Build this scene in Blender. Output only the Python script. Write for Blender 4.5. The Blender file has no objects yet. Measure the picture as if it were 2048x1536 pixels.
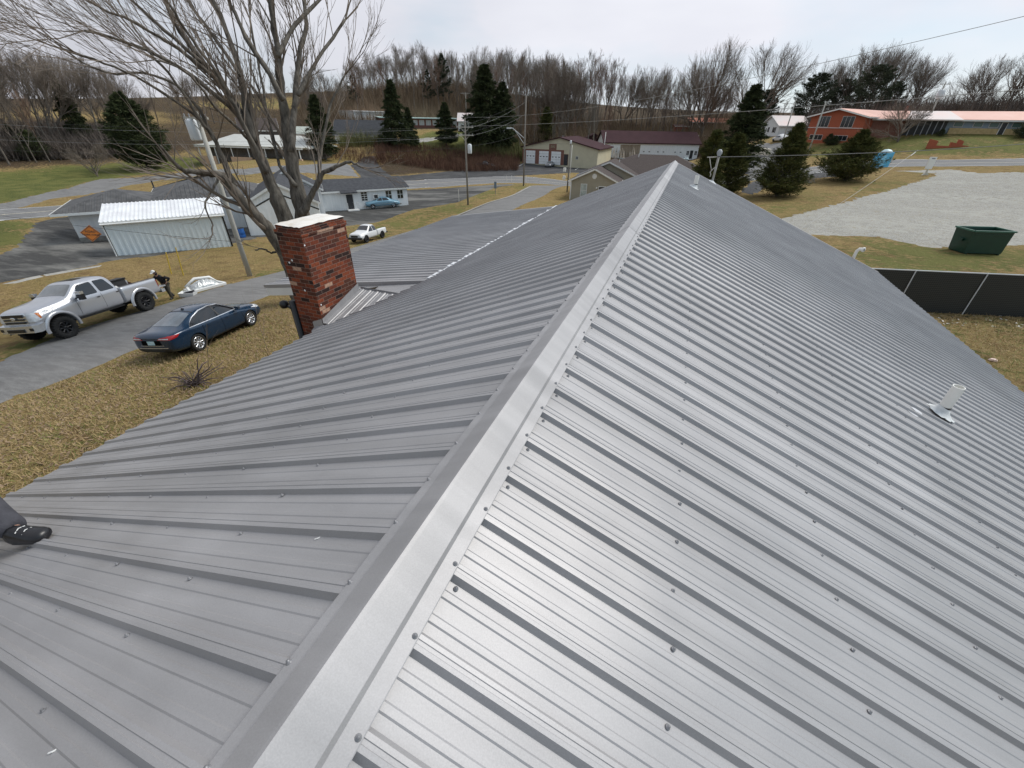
import bpy, bmesh, math, random
import numpy as np
from mathutils import Vector, Matrix, geometry
from mathutils.bvhtree import BVHTree

# ------------------------------------------------------------------ camera, sky, sun
F = 824.0
_up = -np.array([-24.0, 1292.0, F]); _up /= np.linalg.norm(_up)
_yy = -(_up[0]*376.0 + _up[2]*F)/_up[1]
_Y = np.array([376.0, _yy, F]); _Y /= np.linalg.norm(_Y)
_X = np.cross(_Y, _up)
CM = np.array([_X, _Y, _up])            # image vector -> world
S = bpy.context.scene
cam = bpy.data.cameras.new('camera'); cam_o = bpy.data.objects.new('camera', cam)
S.collection.objects.link(cam_o); S.camera = cam_o
cam.sensor_width = 36.0; cam.lens = F/2048*36.0; cam.clip_start = 0.05; cam.clip_end = 3000
_R = Matrix([[CM[i][0], -CM[i][1], -CM[i][2]] for i in range(3)]).to_4x4()
cam_o.matrix_world = _R                 # the camera stands at the world's origin, about 7 m above the lawn
S.render.resolution_x = 1024; S.render.resolution_y = 768

W = bpy.data.worlds.new('World'); S.world = W; W.use_nodes = True
SUN_EL, SUN_AZ = math.radians(50), math.radians(44)    # azimuth from +Y towards +X
nt = W.node_tree; nt.nodes.clear()
def _n(t, typ, **kw):
    n = t.nodes.new(typ)
    for k, v in kw.items(): setattr(n, k, v)
    return n
out = _n(nt, 'ShaderNodeOutputWorld'); bg = _n(nt, 'ShaderNodeBackground'); bg.inputs[1].default_value = 0.1
sky = _n(nt, 'ShaderNodeTexSky', sky_type='NISHITA'); sky.sun_disc = False
sky.sun_elevation = SUN_EL; sky.sun_rotation = SUN_AZ
tc = _n(nt, 'ShaderNodeTexCoord'); mp = _n(nt, 'ShaderNodeMapping'); mp.inputs['Scale'].default_value = (1.0, 1.0, 3.2)
nz = _n(nt, 'ShaderNodeTexNoise'); nz.inputs['Scale'].default_value = 1.7; nz.inputs['Detail'].default_value = 5; nz.inputs['Roughness'].default_value = .5
rp = _n(nt, 'ShaderNodeValToRGB'); rp.color_ramp.elements[0].position = .40; rp.color_ramp.elements[1].position = .64
rp.color_ramp.elements[0].color = (.12, .12, .12, 1); rp.color_ramp.elements[1].color = (1, 1, 1, 1)
nz2 = _n(nt, 'ShaderNodeTexNoise'); nz2.inputs['Scale'].default_value = 2.6; nz2.inputs['Detail'].default_value = 4
cr = _n(nt, 'ShaderNodeValToRGB'); cr.color_ramp.elements[0].color = (5.9, 6.0, 6.6, 1); cr.color_ramp.elements[1].color = (6.9, 7.0, 7.5, 1)
cr.color_ramp.elements[0].position = .3; cr.color_ramp.elements[1].position = .7
mx = _n(nt, 'ShaderNodeMixRGB'); L = nt.links.new
L(tc.outputs['Generated'], mp.inputs[0]); L(mp.outputs[0], nz.inputs[0]); L(mp.outputs[0], nz2.inputs[0])
L(nz.outputs[0], rp.inputs[0]); L(nz2.outputs[0], cr.inputs[0])
sc_ = _n(nt, 'ShaderNodeMixRGB', blend_type='MIX'); sc_.inputs[0].default_value = .55; sc_.inputs[2].default_value = (3.9, 5.5, 6.4, 1)
L(sky.outputs[0], sc_.inputs[1])

sx = _n(nt, 'ShaderNodeVectorMath', operation='DOT_PRODUCT'); sx.inputs[1].default_value = (.57, .75, .33)
L(tc.outputs['Generated'], sx.inputs[0])
gm = _n(nt, 'ShaderNodeMapRange'); gm.interpolation_type = 'SMOOTHSTEP'; gm.inputs[1].default_value = -.7; gm.inputs[2].default_value = .9; gm.inputs[3].default_value = .68; gm.inputs[4].default_value = 1.0
L(sx.outputs['Value'], gm.inputs[0])
fm = _n(nt, 'ShaderNodeVectorMath', operation='SCALE')

lx = _n(nt, 'ShaderNodeVectorMath', operation='DOT_PRODUCT'); lx.inputs[1].default_value = (-.9, .1, .15); L(tc.outputs['Generated'], lx.inputs[0])
ad = _n(nt, 'ShaderNodeMath', operation='MULTIPLY_ADD'); ad.inputs[1].default_value = .5; ad.use_clamp = True; L(lx.outputs['Value'], ad.inputs[0]); L(rp.outputs[0], ad.inputs[2])
L(ad.outputs[0], mx.inputs[0]); L(sc_.outputs[0], mx.inputs[1]); L(cr.outputs[0], mx.inputs[2]); L(mx.outputs[0], fm.inputs[0]); L(gm.outputs[0], fm.inputs['Scale']); L(fm.outputs[0], bg.inputs[0]); L(bg.outputs[0], out.inputs[0])
sl = bpy.data.lights.new('sun', 'SUN'); sl.energy = 2.0; sl.angle = math.radians(26); sl.color = (1, .96, .9)
so = bpy.data.objects.new('sun', sl); S.collection.objects.link(so)
_sd = Vector((math.sin(SUN_AZ)*math.cos(SUN_EL), math.cos(SUN_AZ)*math.cos(SUN_EL), math.sin(SUN_EL)))
so.rotation_euler = _sd.to_track_quat('Z', 'Y').to_euler()
S.view_settings.view_transform = 'Standard'; S.view_settings.look = 'None'; S.view_settings.exposure = 0.42; S.view_settings.gamma = 1
S.render.engine = 'CYCLES'
S.cycles.max_bounces = 5; S.cycles.diffuse_bounces = 2; S.cycles.glossy_bounces = 3; S.cycles.transmission_bounces = 3; S.cycles.transparent_max_bounces = 8

# ------------------------------------------------------------------ measuring: photo pixel <-> world
def ray(px, py): return CM @ np.array([px-1024, py-768, F])
def at_z(px, py, z): r = ray(px, py); return r*(z/r[2])
def at_d(px, py, d): r = ray(px, py); return r*(d/math.hypot(r[0], r[1]))
def proj(p):
    q = CM.T @ np.array(p, float); return q[0]/q[2]*F+1024, q[1]/q[2]*F+768
def z_for(x, y, py):
    """height z at which the vertical through (x,y) meets image row py"""
    a, b = -60.0, 80.0
    for _ in range(50):
        m = (a+b)/2
        if proj((x, y, m))[1] > py: a = m
        else: b = m
    return a

# ------------------------------------------------------------------ ground heights
CP = []
def cz(s):
    for t in s.split():
        a, b, z = map(float, t.split(',')); CP.append(at_z(a, b, z))
def cd(s):
    for t in s.split():
        a, b, d = map(float, t.split(',')); CP.append(at_d(a, b, d))
for p in [(-3,0,-6.9),(-3,15,-7.2),(6,0,-6.6),(6,15,-6.7),(12,22,-6.85),(-8,0,-7.1),(-9,10,-7.35),(-12,-10,-7.4),(12,-10,-6.6),(-8,20,-7.9),(-3,25,-7.7),
          (-3,-20,-7),(20,-15,-6.6),(-25,-15,-9),(-45,-5,-10),(-80,-5,-11.3),(-80,-40,-11.3),(0,-60,-7),(60,-20,-6.5),(80,-60,-6),(60,30,-6.6),(90,60,-6),(100,100,-5),
          (0,45,-8.2),(-14,40,-9.3),(-160,0,-9),(-160,-60,-9),(3,35,-7.2),(16,32,-6.9),(-16,95,-10.9),(-5,88,-9.6),(6,84,-7.9),(0,100,-9.6)]: CP.append(np.array(p, float))
cz('0,900,-7.35 300,760,-7.5 392,708,-7.75 511,650,-7.95 0,808,-8.2 0,722,-8.65 300,650,-8.5 560,590,-8.8 520,560,-9.1 125,680,-9.1 300,622,-9.4 345,590,-9.6 500,552,-9.7')
cz('0,560,-10.0 200,520,-10.4 0,500,-10.8 236,512,-10.7 460,480,-11.0 163,485,-11.0 640,452,-11.2 748,480,-10.9 850,440,-11.0 0,443,-11.3 107,432,-11.3 0,419,-11.3 144,408,-11.3')
cz('60,380,-11 220,360,-10.6 400,340,-10.1 0,340,-10.4 640,424,-11.3 817,410,-11.3 819,378,-11.3 860,376,-11.3 1018,366,-10.9 810,361,-11.3 1020,352,-11.1 1148,345,-10.7 1139,399,-10.1 1047,372,-9.9 936,410,-10.2 1000,405,-9.6')
cz('1047,327,-10.5 1193,325,-10.3 1205,318,-9.5 1395,318,-9.3 1480,317,-7 1490,380,-7.1 1550,393,-7.0 1685,362,-6.2 1600,440,-6.9 2048,500,-6.9 1850,400,-6.7 2048,420,-6.6 1530,345,-6.9 1440,380,-7.5')
cd('0,345,142 100,332,150 250,318,155 0,285,185 120,275,190 250,268,200 400,285,160 450,325,115 600,322,115 500,260,200 690,287,148 620,302,135 770,298,135 850,262,165 760,262,165 905,288,152 890,308,143 880,326,136 750,330,122')
cd('0,215,270 120,213,270 250,214,270 400,203,280 520,190,285 650,184,290 760,180,265 860,176,245 960,183,245 1060,212,245 1150,217,250 1260,226,260 1380,233,250 1500,238,230 1600,236,220 1750,238,220 1900,240,220 2048,238,220')
cd('850,235,195 950,245,190 1000,285,158 1050,308,152 1150,296,175 1270,270,205 1380,276,195 1500,274,165 1560,270,166 1520,286,140 1605,290,122 1720,287,118 1840,272,121 2010,272,124 1900,300,113 2048,300,114 1770,320,104 1900,319,106 2048,316,109 1770,334,95 1900,333,96.5 2048,331,98')
for a in range(0, 360, 12):
    t = math.radians(a); 
    for R_, zz in ((520, 4.0), (900, 0.0)):
        fr = math.cos(t-math.radians(-30))
        CP.append(np.array([math.sin(t)*R_, math.cos(t)*R_, zz if fr > -.2 else -8.0]))
CP = np.array(CP)
_sc = 100.0
def _K(r2): return np.where(r2 > 1e-12, r2*np.log(np.maximum(r2, 1e-12)), 0)*.5
_P = CP[:, :2]/_sc; _N = len(_P)
_d2 = ((_P[:, None]-_P[None])**2).sum(-1)
_A = np.zeros((_N+3, _N+3)); _A[:_N, :_N] = _K(_d2) + np.eye(_N)*0.0006
_A[:_N, _N] = 1; _A[:_N, _N+1:] = _P; _A[_N:, :_N] = _A[:_N, _N:].T
_w = np.linalg.solve(_A, np.concatenate([CP[:, 2], np.zeros(3)]))
def h_np(x, y):
    x = np.asarray(x, float)/_sc; y = np.asarray(y, float)/_sc
    o = np.full(x.shape, _w[_N]) + _w[_N+1]*x + _w[_N+2]*y
    for i in range(_N):
        o += _w[i]*_K((x-_P[i, 0])**2+(y-_P[i, 1])**2)
    return o
def _ax(lo, hi, st, LO, HI):
    a = list(np.arange(lo, hi+.01, st)); s = st
    while a[-1] < HI: s *= 1.13; a.append(a[-1]+s)
    s = st; b = [a[0]]
    while b[-1] > LO: s *= 1.13; b.append(b[-1]-s)
    return np.array(b[:0:-1]+a)
GX = _ax(-112, 72, 1.6, -900, 900); GY = _ax(-16, 172, 1.6, -400, 900)
_mx, _my = np.meshgrid(GX, GY); GZ = h_np(_mx, _my)
def h(x, y):
    i = int(min(max(np.searchsorted(GX, x)-1, 0), len(GX)-2)); j = int(min(max(np.searchsorted(GY, y)-1, 0), len(GY)-2))
    u = (x-GX[i])/(GX[i+1]-GX[i]); v = (y-GY[j])/(GY[j+1]-GY[j])
    a, b, c, d = GZ[j, i], GZ[j, i+1], GZ[j+1, i+1], GZ[j+1, i]
    return float(a+(b-a)*u+(c-b)*v) if u >= v else float(a+(c-d)*u+(d-a)*v)
def G(px, py, dmin=8.0):
    """ground point seen at photo pixel (px,py)"""
    r = ray(px, py); r = r/math.hypot(r[0], r[1]); t = dmin
    while t < 700:
        if r[2]*t <= h(r[0]*t, r[1]*t):
            a, b = t*.985-.3, t
            for _ in range(24):
                m = (a+b)/2
                if r[2]*m <= h(r[0]*m, r[1]*m): b = m
                else: a = m
            return Vector((r[0]*b, r[1]*b, h(r[0]*b, r[1]*b)))
        t = t*1.012+.1
    p = at_d(px, py, 300); return Vector((p[0], p[1], h(p[0], p[1])))
def GD(px, d):
    """ground point below column px at horizontal distance d"""
    r = at_d(px, 400, d); return Vector((r[0], r[1], h(r[0], r[1])))

# ------------------------------------------------------------------ object helpers
COL = S.collection
def tag(o, label=None, cat=None, group=None, kind=None):
    if label: o['label'] = label
    if cat: o['category'] = cat
    if group: o['group'] = group
    if kind: o['kind'] = kind
    return o
def thing(name, loc, rz, label, cat, group=None):
    o = bpy.data.objects.new(name, None); COL.objects.link(o); o.empty_display_size = .3
    o.location = loc; o.rotation_euler = (0, 0, rz); return tag(o, label, cat, group)
def kids(o): return [c for c in bpy.data.objects if c.parent == o]
def copy_tree(src, loc, rz=0, sc=(1, 1, 1), label=None, group=None, tree=None):
    """copies a thing with its parts; tree = [(part, [subparts])]"""
    r = src.copy(); COL.objects.link(r); r.location = loc; r.rotation_euler = (0, 0, rz); r.scale = sc
    if label: r['label'] = label
    if group: r['group'] = group
    for c, subs in tree:
        k = c.copy(); COL.objects.link(k); k.parent = r
        for s in subs:
            q = s.copy(); COL.objects.link(q); q.parent = k
    return r
def mesh_obj(name, verts, faces, mat, parent=None, smooth=False, mi=None):
    me = bpy.data.meshes.new(name); me.from_pydata([tuple(v) for v in verts], [], [tuple(f) for f in faces]); me.update()
    if mat is not None:
        for m in (mat if isinstance(mat, (list, tuple)) else [mat]): me.materials.append(m)
    if mi: me.polygons.foreach_set('material_index', mi)
    if smooth: me.polygons.foreach_set('use_smooth', [True]*len(me.polygons))
    o = bpy.data.objects.new(name, me); COL.objects.link(o)
    if parent: o.parent = parent
    return o
class MB:
    def __init__(s): s.v = []; s.f = []; s.m = []
    def add(s, vs, fs, mi=0):
        b = len(s.v); s.v += [tuple(v) for v in vs]; s.f += [tuple(b+i for i in f) for f in fs]; s.m += [mi]*len(fs); return s
    def box(s, x0, x1, y0, y1, z0, z1, mi=0, M=None):
        vs = [(x, y, z) for z in (z0, z1) for x, y in ((x0, y0), (x1, y0), (x1, y1), (x0, y1))]
        if M: vs = [M @ Vector(v) for v in vs]
        return s.add(vs, [(0, 3, 2, 1), (4, 5, 6, 7), (0, 1, 5, 4), (1, 2, 6, 5), (2, 3, 7, 6), (3, 0, 4, 7)], mi)
    def bar(s, a, b, w, t=None, mi=0, up=(0, 0, 1)):
        a = Vector(a); b = Vector(b); t = t or w; d = (b-a).normalized(); u = Vector(up)
        if abs(d.dot(u)) > .95: u = Vector((1, 0, 0))
        sd = d.cross(u).normalized(); u = sd.cross(d).normalized()
        vs = [p+sd*i*w/2+u*j*t/2 for p in (a, b) for i, j in ((-1, -1), (1, -1), (1, 1), (-1, 1))]
        return s.add(vs, [(0, 1, 2, 3), (7, 6, 5, 4), (0, 4, 5, 1), (1, 5, 6, 2), (2, 6, 7, 3), (3, 7, 4, 0)], mi)
    def tube(s, pts, rad, n=6, mi=0, cap=True):
        pts = [Vector(p) for p in pts]; 
        if not hasattr(rad, '__len__'): rad = [rad]*len(pts)
        b = len(s.v); u = None
        for i, p in enumerate(pts):
            d = (pts[min(i+1, len(pts)-1)]-pts[max(i-1, 0)])
            d = d.normalized() if d.length > 1e-9 else Vector((0, 0, 1))
            if u is None: u = d.orthogonal().normalized()
            u = (u-d*u.dot(d)); u = u.normalized() if u.length > 1e-6 else d.orthogonal().normalized()
            w = d.cross(u)
            for k in range(n):
                a = 2*math.pi*k/n; s.v.append(tuple(p+(u*math.cos(a)+w*math.sin(a))*rad[i]))
        for i in range(len(pts)-1):
            for k in range(n):
                k2 = (k+1) % n; s.f.append((b+i*n+k, b+i*n+k2, b+(i+1)*n+k2, b+(i+1)*n+k)); s.m.append(mi)
        if cap and n > 3:
            s.f.append(tuple(b+k for k in range(n))[::-1]); s.f.append(tuple(b+(len(pts)-1)*n+k for k in range(n))); s.m += [mi, mi]
        return s
    def lathe(s, prof, n=16, M=None, mi=0):
        """profile of (r,z) about local z"""
        b = len(s.v)
        for r, z in prof:
            for k in range(n):
                a = 2*math.pi*k/n; v = Vector((r*math.cos(a), r*math.sin(a), z)); s.v.append(tuple(M @ v if M else v))
        for i in range(len(prof)-1):
            for k in range(n):
                k2 = (k+1) % n; s.f.append((b+i*n+k, b+i*n+k2, b+(i+1)*n+k2, b+(i+1)*n+k)); s.m.append(mi)
        return s
    def prism(s, poly, vec, mi=0):
        n = len(poly); p = [Vector(q) for q in poly]; vec = Vector(vec)
        return s.add(p+[q+vec for q in p], [tuple(range(n))[::-1], tuple(range(n, 2*n))]+[(i, (i+1) % n, n+(i+1) % n, n+i) for i in range(n)], mi)
    def build(s, name, mat, parent=None, smooth=False):
        return mesh_obj(name, s.v, s.f, mat, parent, smooth, s.m if isinstance(mat, (list, tuple)) else None)

# ------------------------------------------------------------------ materials
MATS = {}
def mat(name, col, rough=.6, metal=0., var=.15, scale=3., bump=0., bscale=None, spec=.5, col2=None, coat=0., detail=4, stretch=(1, 1, 1), alpha=1.):
    """principled with a noise that varies the colour between col*(1-var) and col*(1+var), or between col and col2"""
    m = bpy.data.materials.new(name); m.use_nodes = True; t = m.node_tree; p = t.nodes['Principled BSDF']
    p.inputs['Roughness'].default_value = rough; p.inputs['Metallic'].default_value = metal
    p.inputs['Specular IOR Level'].default_value = spec
    if coat: p.inputs['Coat Weight'].default_value = coat; p.inputs['Coat Roughness'].default_value = .05
    c = _n(t, 'ShaderNodeTexCoord'); mpn = _n(t, 'ShaderNodeMapping'); mpn.inputs['Scale'].default_value = stretch
    t.links.new(c.outputs['Object'], mpn.inputs[0])
    n = _n(t, 'ShaderNodeTexNoise'); n.inputs['Scale'].default_value = scale; n.inputs['Detail'].default_value = detail; n.inputs['Roughness'].default_value = .6
    t.links.new(mpn.outputs[0], n.inputs[0])
    r = _n(t, 'ShaderNodeValToRGB'); r.color_ramp.elements[0].position = .3; r.color_ramp.elements[1].position = .7
    a = [x*(1-var) for x in col]; b = [min(1, x*(1+var)) for x in col]
    if col2: a, b = col, col2
    r.color_ramp.elements[0].color = (*a, 1); r.color_ramp.elements[1].color = (*b, 1)
    t.links.new(n.outputs[0], r.inputs[0]); t.links.new(r.outputs[0], p.inputs['Base Color'])
    if bump:
        n2 = _n(t, 'ShaderNodeTexNoise'); n2.inputs['Scale'].default_value = bscale or scale*4; n2.inputs['Detail'].default_value = 3
        t.links.new(mpn.outputs[0], n2.inputs[0])
        bp = _n(t, 'ShaderNodeBump'); bp.inputs['Strength'].default_value = min(1, bump); bp.inputs['Distance'].default_value = .02*max(1, bump)
        t.links.new(n2.outputs[0], bp.inputs['Height']); t.links.new(bp.outputs[0], p.inputs['Normal'])
    MATS[name] = m; return m
def multi_ground(name, layers, bump=.5, bscale=9., rough=.95, streak=None):
    """layers: list of (scale, detail, ramp-lo, ramp-hi, colour) mixed one over another"""
    m = bpy.data.materials.new(name); m.use_nodes = True; t = m.node_tree; p = t.nodes['Principled BSDF']
    p.inputs['Roughness'].default_value = rough; p.inputs['Specular IOR Level'].default_value = .2
    c = _n(t, 'ShaderNodeTexCoord'); cur = None
    for i, (sc, de, lo, hi, col) in enumerate(layers):
        if cur is None:
            v = _n(t, 'ShaderNodeRGB'); v.outputs[0].default_value = (*col, 1); cur = v.outputs[0]; continue
        mpn = _n(t, 'ShaderNodeMapping'); mpn.inputs['Location'].default_value = (i*13.7, i*7.1, 0)
        if streak and streak.get(i): mpn.inputs['Rotation'].default_value = (0, 0, streak[i][0]); mpn.inputs['Scale'].default_value = streak[i][1]
        t.links.new(c.outputs['Object'], mpn.inputs[0])
        n = _n(t, 'ShaderNodeTexNoise'); n.inputs['Scale'].default_value = sc; n.inputs['Detail'].default_value = de; n.inputs['Roughness'].default_value = .65
        t.links.new(mpn.outputs[0], n.inputs[0])
        r = _n(t, 'ShaderNodeMapRange'); r.inputs[1].default_value = lo; r.inputs[2].default_value = hi
        t.links.new(n.outputs[0], r.inputs[0])
        x = _n(t, 'ShaderNodeMixRGB'); x.inputs[2].default_value = (*col, 1)
        t.links.new(r.outputs[0], x.inputs[0]); t.links.new(cur, x.inputs[1]); cur = x.outputs[0]
    t.links.new(cur, p.inputs['Base Color'])
    if bump:
        n2 = _n(t, 'ShaderNodeTexNoise'); n2.inputs['Scale'].default_value = bscale; n2.inputs['Detail'].default_value = 4
        t.links.new(c.outputs['Object'], n2.inputs[0])
        bp = _n(t, 'ShaderNodeBump'); bp.inputs['Strength'].default_value = bump; bp.inputs['Distance'].default_value = .06
        t.links.new(n2.outputs[0], bp.inputs['Height']); t.links.new(bp.outputs[0], p.inputs['Normal'])
    MATS[name] = m; return m

# ------------------------------------------------------------------ the ground
def W2(pts): return [G(*p) if len(p) == 2 else Vector((p[0], p[1], 0)) for p in pts]
def inside(poly, X, Y):
    ins = np.zeros(X.shape, bool); n = len(poly)
    for i in range(n):
        x1, y1 = poly[i][0], poly[i][1]; x2, y2 = poly[(i+1) % n][0], poly[(i+1) % n][1]
        if y1 == y2: continue
        c = ((y1 > Y) != (y2 > Y)) & (X < (x2-x1)*(Y-y1)/(y2-y1)+x1); ins ^= c
    return ins
_ny, _nx = GZ.shape
gv = np.stack([_mx, _my, GZ], -1).reshape(-1, 3)
_f = []
for j in range(_ny-1):
    b = j*_nx
    for i in range(_nx-1): _f += [(b+i, b+i+1, b+_nx+i+1), (b+i, b+_nx+i+1, b+_nx+i)]
green = np.full(len(gv), .16); litter = np.zeros(len(gv))
def region(arr, px, val): arr[inside(W2(px), gv[:, 0], gv[:, 1])] = val
dist = np.hypot(gv[:, 0], gv[:, 1])
litter[dist > 150] = .8
litter[(dist > 165) & (gv[:, 0] > -150)] = 1.0
region(litter, [(-150, 345), (120, 335), (250, 322), (250, 240), (-150, 240)], .85)
region(litter, [(120, 240), (330, 245), (330, 224), (-150, 224), (-150, 245)], 0.0)
region(litter, [(400, 215), (640, 215), (640, 192), (400, 205)], .1); region(green, [(400, 250), (640, 250), (640, 192), (400, 205)], .45)
region(litter, [(740, 352), (925, 338), (1040, 325), (1040, 300), (900, 312), (760, 322)], .95)
region(litter, [(1040, 322), (1230, 322), (1230, 280), (1010, 290)], .9)
region(litter, [(-150, 400), (-150, 352), (0, 345), (100, 334), (250, 320), (330, 314), (430, 313), (430, 330), (0, 400)], 0)
region(green, [(-150, 400), (-150, 352), (0, 345), (100, 334), (250, 320), (330, 314), (430, 316), (430, 328), (270, 350), (180, 364), (60, 398), (0, 408)], .95)
region(green, [(-200, 440), (62, 443), (58, 470), (30, 492), (-200, 540)], .9)
region(litter, [(760, 262), (850, 258), (1020, 270), (1020, 300), (880, 311), (760, 318)], 0)
region(green, [(770, 300), (860, 262), (1020, 270), (1020, 300), (880, 311), (780, 316)], .9)
for a in (litter,): region(a, [(1590, 296), (2300, 280), (2300, 262), (1590, 275)], .0)
region(litter, [(1590, 330), (1590, 296), (1720, 286), (2300, 270), (2300, 330)], 0)
region(green, [(1590, 318), (1590, 296), (1720, 286), (2300, 270), (2300, 311), (1900, 312)], .72)
region(green, [(690, 452), (1040, 366), (1066, 372), (930, 430), (700, 500)], .5)
region(green, [(-200, 800), (0, 700), (366, 592), (577, 530), (577, 545), (366, 612), (0, 740), (-200, 860)], .62)
region(green, [(1600, 500), (1740, 485), (2300, 520), (2300, 560), (1740, 545)], .6)
region(green, [(1860, 640), (2300, 640), (2300, 850), (2000, 850)], .5)
region(green, [(1480, 420), (1600, 400), (1700, 370), (1860, 345), (1850, 356), (1700, 400), (1540, 440)], .4)
region(litter, [(0, 1000), (140, 920), (330, 800), (345, 790), (420, 760), (560, 690), (600, 690), (0, 1100)], .35)
region(litter, [(1840, 625), (2300, 640), (2300, 665), (1880, 650)], .9)
def blur(a, n=2):
    a = a.reshape(_ny, _nx).copy()
    for _ in range(n):
        p = np.pad(a, 1, mode='edge'); a = (p[:-2, 1:-1]+p[2:, 1:-1]+p[1:-1, :-2]+p[1:-1, 2:]+a*2)/6
    return a.ravel()
gr = mesh_obj('ground', gv, _f, None, smooth=True); tag(gr, kind='structure')
for nm, a in (('green', blur(green)), ('litter', blur(litter))):
    at = gr.data.attributes.new(nm, 'FLOAT', 'POINT'); at.data.foreach_set('value', a.astype(np.float32))
def ground_mat():
    m = bpy.data.materials.new('grass_ground'); m.use_nodes = True; t = m.node_tree; p = t.nodes['Principled BSDF']
    p.inputs['Roughness'].default_value = .95; p.inputs['Specular IOR Level'].default_value = .1
    c = _n(t, 'ShaderNodeTexCoord'); K = t.links.new
    def noise(sc, de, lo, hi, loc=(0, 0, 0), s=(1, 1, 1), rot=0, rough=.65):
        mp_ = _n(t, 'ShaderNodeMapping'); mp_.inputs['Location'].default_value = loc; mp_.inputs['Scale'].default_value = s; mp_.inputs['Rotation'].default_value = (0, 0, rot)
        K(c.outputs['Object'], mp_.inputs[0]); n = _n(t, 'ShaderNodeTexNoise'); n.inputs['Scale'].default_value = sc; n.inputs['Detail'].default_value = de; n.inputs['Roughness'].default_value = rough
        K(mp_.outputs[0], n.inputs[0]); r = _n(t, 'ShaderNodeMapRange'); r.inputs[1].default_value = lo; r.inputs[2].default_value = hi; K(n.outputs[0], r.inputs[0]); return r.outputs[0]
    def mixc(f, a, b):
        x = _n(t, 'ShaderNodeMixRGB')
        if isinstance(f, float): x.inputs[0].default_value = f
        else: K(f, x.inputs[0])
        for s, v in ((1, a), (2, b)):
            if isinstance(v, tuple): x.inputs[s].default_value = (*v, 1)
            else: K(v, x.inputs[s])
        return x.outputs[0]
    def mth(op, a, b):
        x = _n(t, 'ShaderNodeMath', operation=op); x.use_clamp = False
        for s, v in ((0, a), (1, b)):
            if isinstance(v, (int, float)): x.inputs[s].default_value = v
            else: K(v, x.inputs[s])
        return x.outputs[0]
    ag = _n(t, 'ShaderNodeAttribute', attribute_name='green').outputs['Fac']; al = _n(t, 'ShaderNodeAttribute', attribute_name='litter').outputs['Fac']
    fine = noise(6.5, 5, .34, .66, (3, 1, 0), (1, 1.0, 1), .6, .75); patch = noise(.35, 4, .38, .62, (9, 2, 0)); clump = noise(1.6, 4, .4, .62, (5, 5, 0), (1, 2.2, 1), -.5)
    dry = mixc(fine, (.17, .115, .052), (.50, .36, .17)); dry = mixc(mth('MULTIPLY', clump, .45), dry, (.29, .215, .075))
    dry = mixc(mth('MULTIPLY', noise(.16, 5, .42, .62, (4, 6, 0)), .5), dry, (.24, .20, .07)); dry = mixc(mth('MULTIPLY', noise(.9, 4, .5, .68, (1, 8, 0)), .55), dry, (.15, .085, .045))
    grn = mixc(fine, (.05, .066, .02), (.165, .185, .058)); grn = mixc(mth('MULTIPLY', patch, .5), grn, (.26, .24, .08))
    lit = mixc(fine, (.035, .024, .016), (.125, .085, .055)); lit = mixc(mth('MULTIPLY', patch, .5), lit, (.085, .072, .042))
    gf = _n(t, 'ShaderNodeMapRange'); gf.inputs[1].default_value = .38; gf.inputs[2].default_value = .62
    K(mth('ADD', ag, mth('MULTIPLY', mth('SUBTRACT', mth('ADD', mth('MULTIPLY', patch, .5), mth('MULTIPLY', clump, .5)), .5), .85)), gf.inputs[0])
    lf = _n(t, 'ShaderNodeMapRange'); lf.inputs[1].default_value = .35; lf.inputs[2].default_value = .65
    K(mth('ADD', al, mth('MULTIPLY', mth('SUBTRACT', clump, .5), .5)), lf.inputs[0])
    K(mixc(lf.outputs[0], mixc(gf.outputs[0], dry, grn), lit), p.inputs['Base Color'])
    bp = _n(t, 'ShaderNodeBump'); bp.inputs['Strength'].default_value = .8; bp.inputs['Distance'].default_value = .12; K(fine, bp.inputs['Height']); K(bp.outputs[0], p.inputs['Normal'])
    return m
gr.data.materials.append(ground_mat())

def spl(pts, n=8):
    """smooth open curve through points"""
    P = [Vector((p[0], p[1], 0)) for p in pts]; o = []
    for i in range(len(P)-1):
        a, b, c, d = P[max(i-1, 0)], P[i], P[i+1], P[min(i+2, len(P)-1)]
        for k in range(n):
            t = k/n; o.append(.5*((2*b)+(c-a)*t+(2*a-5*b+4*c-d)*t*t+(3*b-a-3*c+d)*t**3))
    o.append(P[-1]); return o
def drape(name, poly, mt, off=.03, step=1.2, jit=0., seed=1, kind='structure', parent=None):
    rnd = random.Random(seed); P = []
    n = len(poly)
    for i in range(n):
        a = Vector(poly[i][:2]); b = Vector(poly[(i+1) % n][:2]); k = max(1, int((b-a).length/step))
        for q in range(k):
            p = a.lerp(b, q/k)
            if jit: p += Vector((rnd.uniform(-jit, jit), rnd.uniform(-jit, jit)))
            P.append(p)
    xs = [p.x for p in P]; ys = [p.y for p in P]
    gx, gy = np.meshgrid(np.arange(min(xs), max(xs), step), np.arange(min(ys), max(ys), step))
    m = inside(P, gx, gy); pts = [Vector((float(a), float(b))) for a, b in zip(gx[m], gy[m])]
    nb = len(P); vs, es, fs, ov, *_r = geometry.delaunay_2d_cdt(P+pts, [], [list(range(nb))], 1, 1e-4)
    bd = {i for i, q in enumerate(ov) if any(k < nb for k in q)}       # the rim dips into the turf
    o = mesh_obj(name, [(v.x, v.y, h(v.x, v.y)+(off if i not in bd else -.012)) for i, v in enumerate(vs)], [tuple(f) for f in fs], mt, parent, smooth=True)
    # thin edges: faces must look up
    if fs and o.data.polygons[0].normal.z < 0: o.data.flip_normals()
    if kind: tag(o, kind=kind)
    return o
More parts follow.
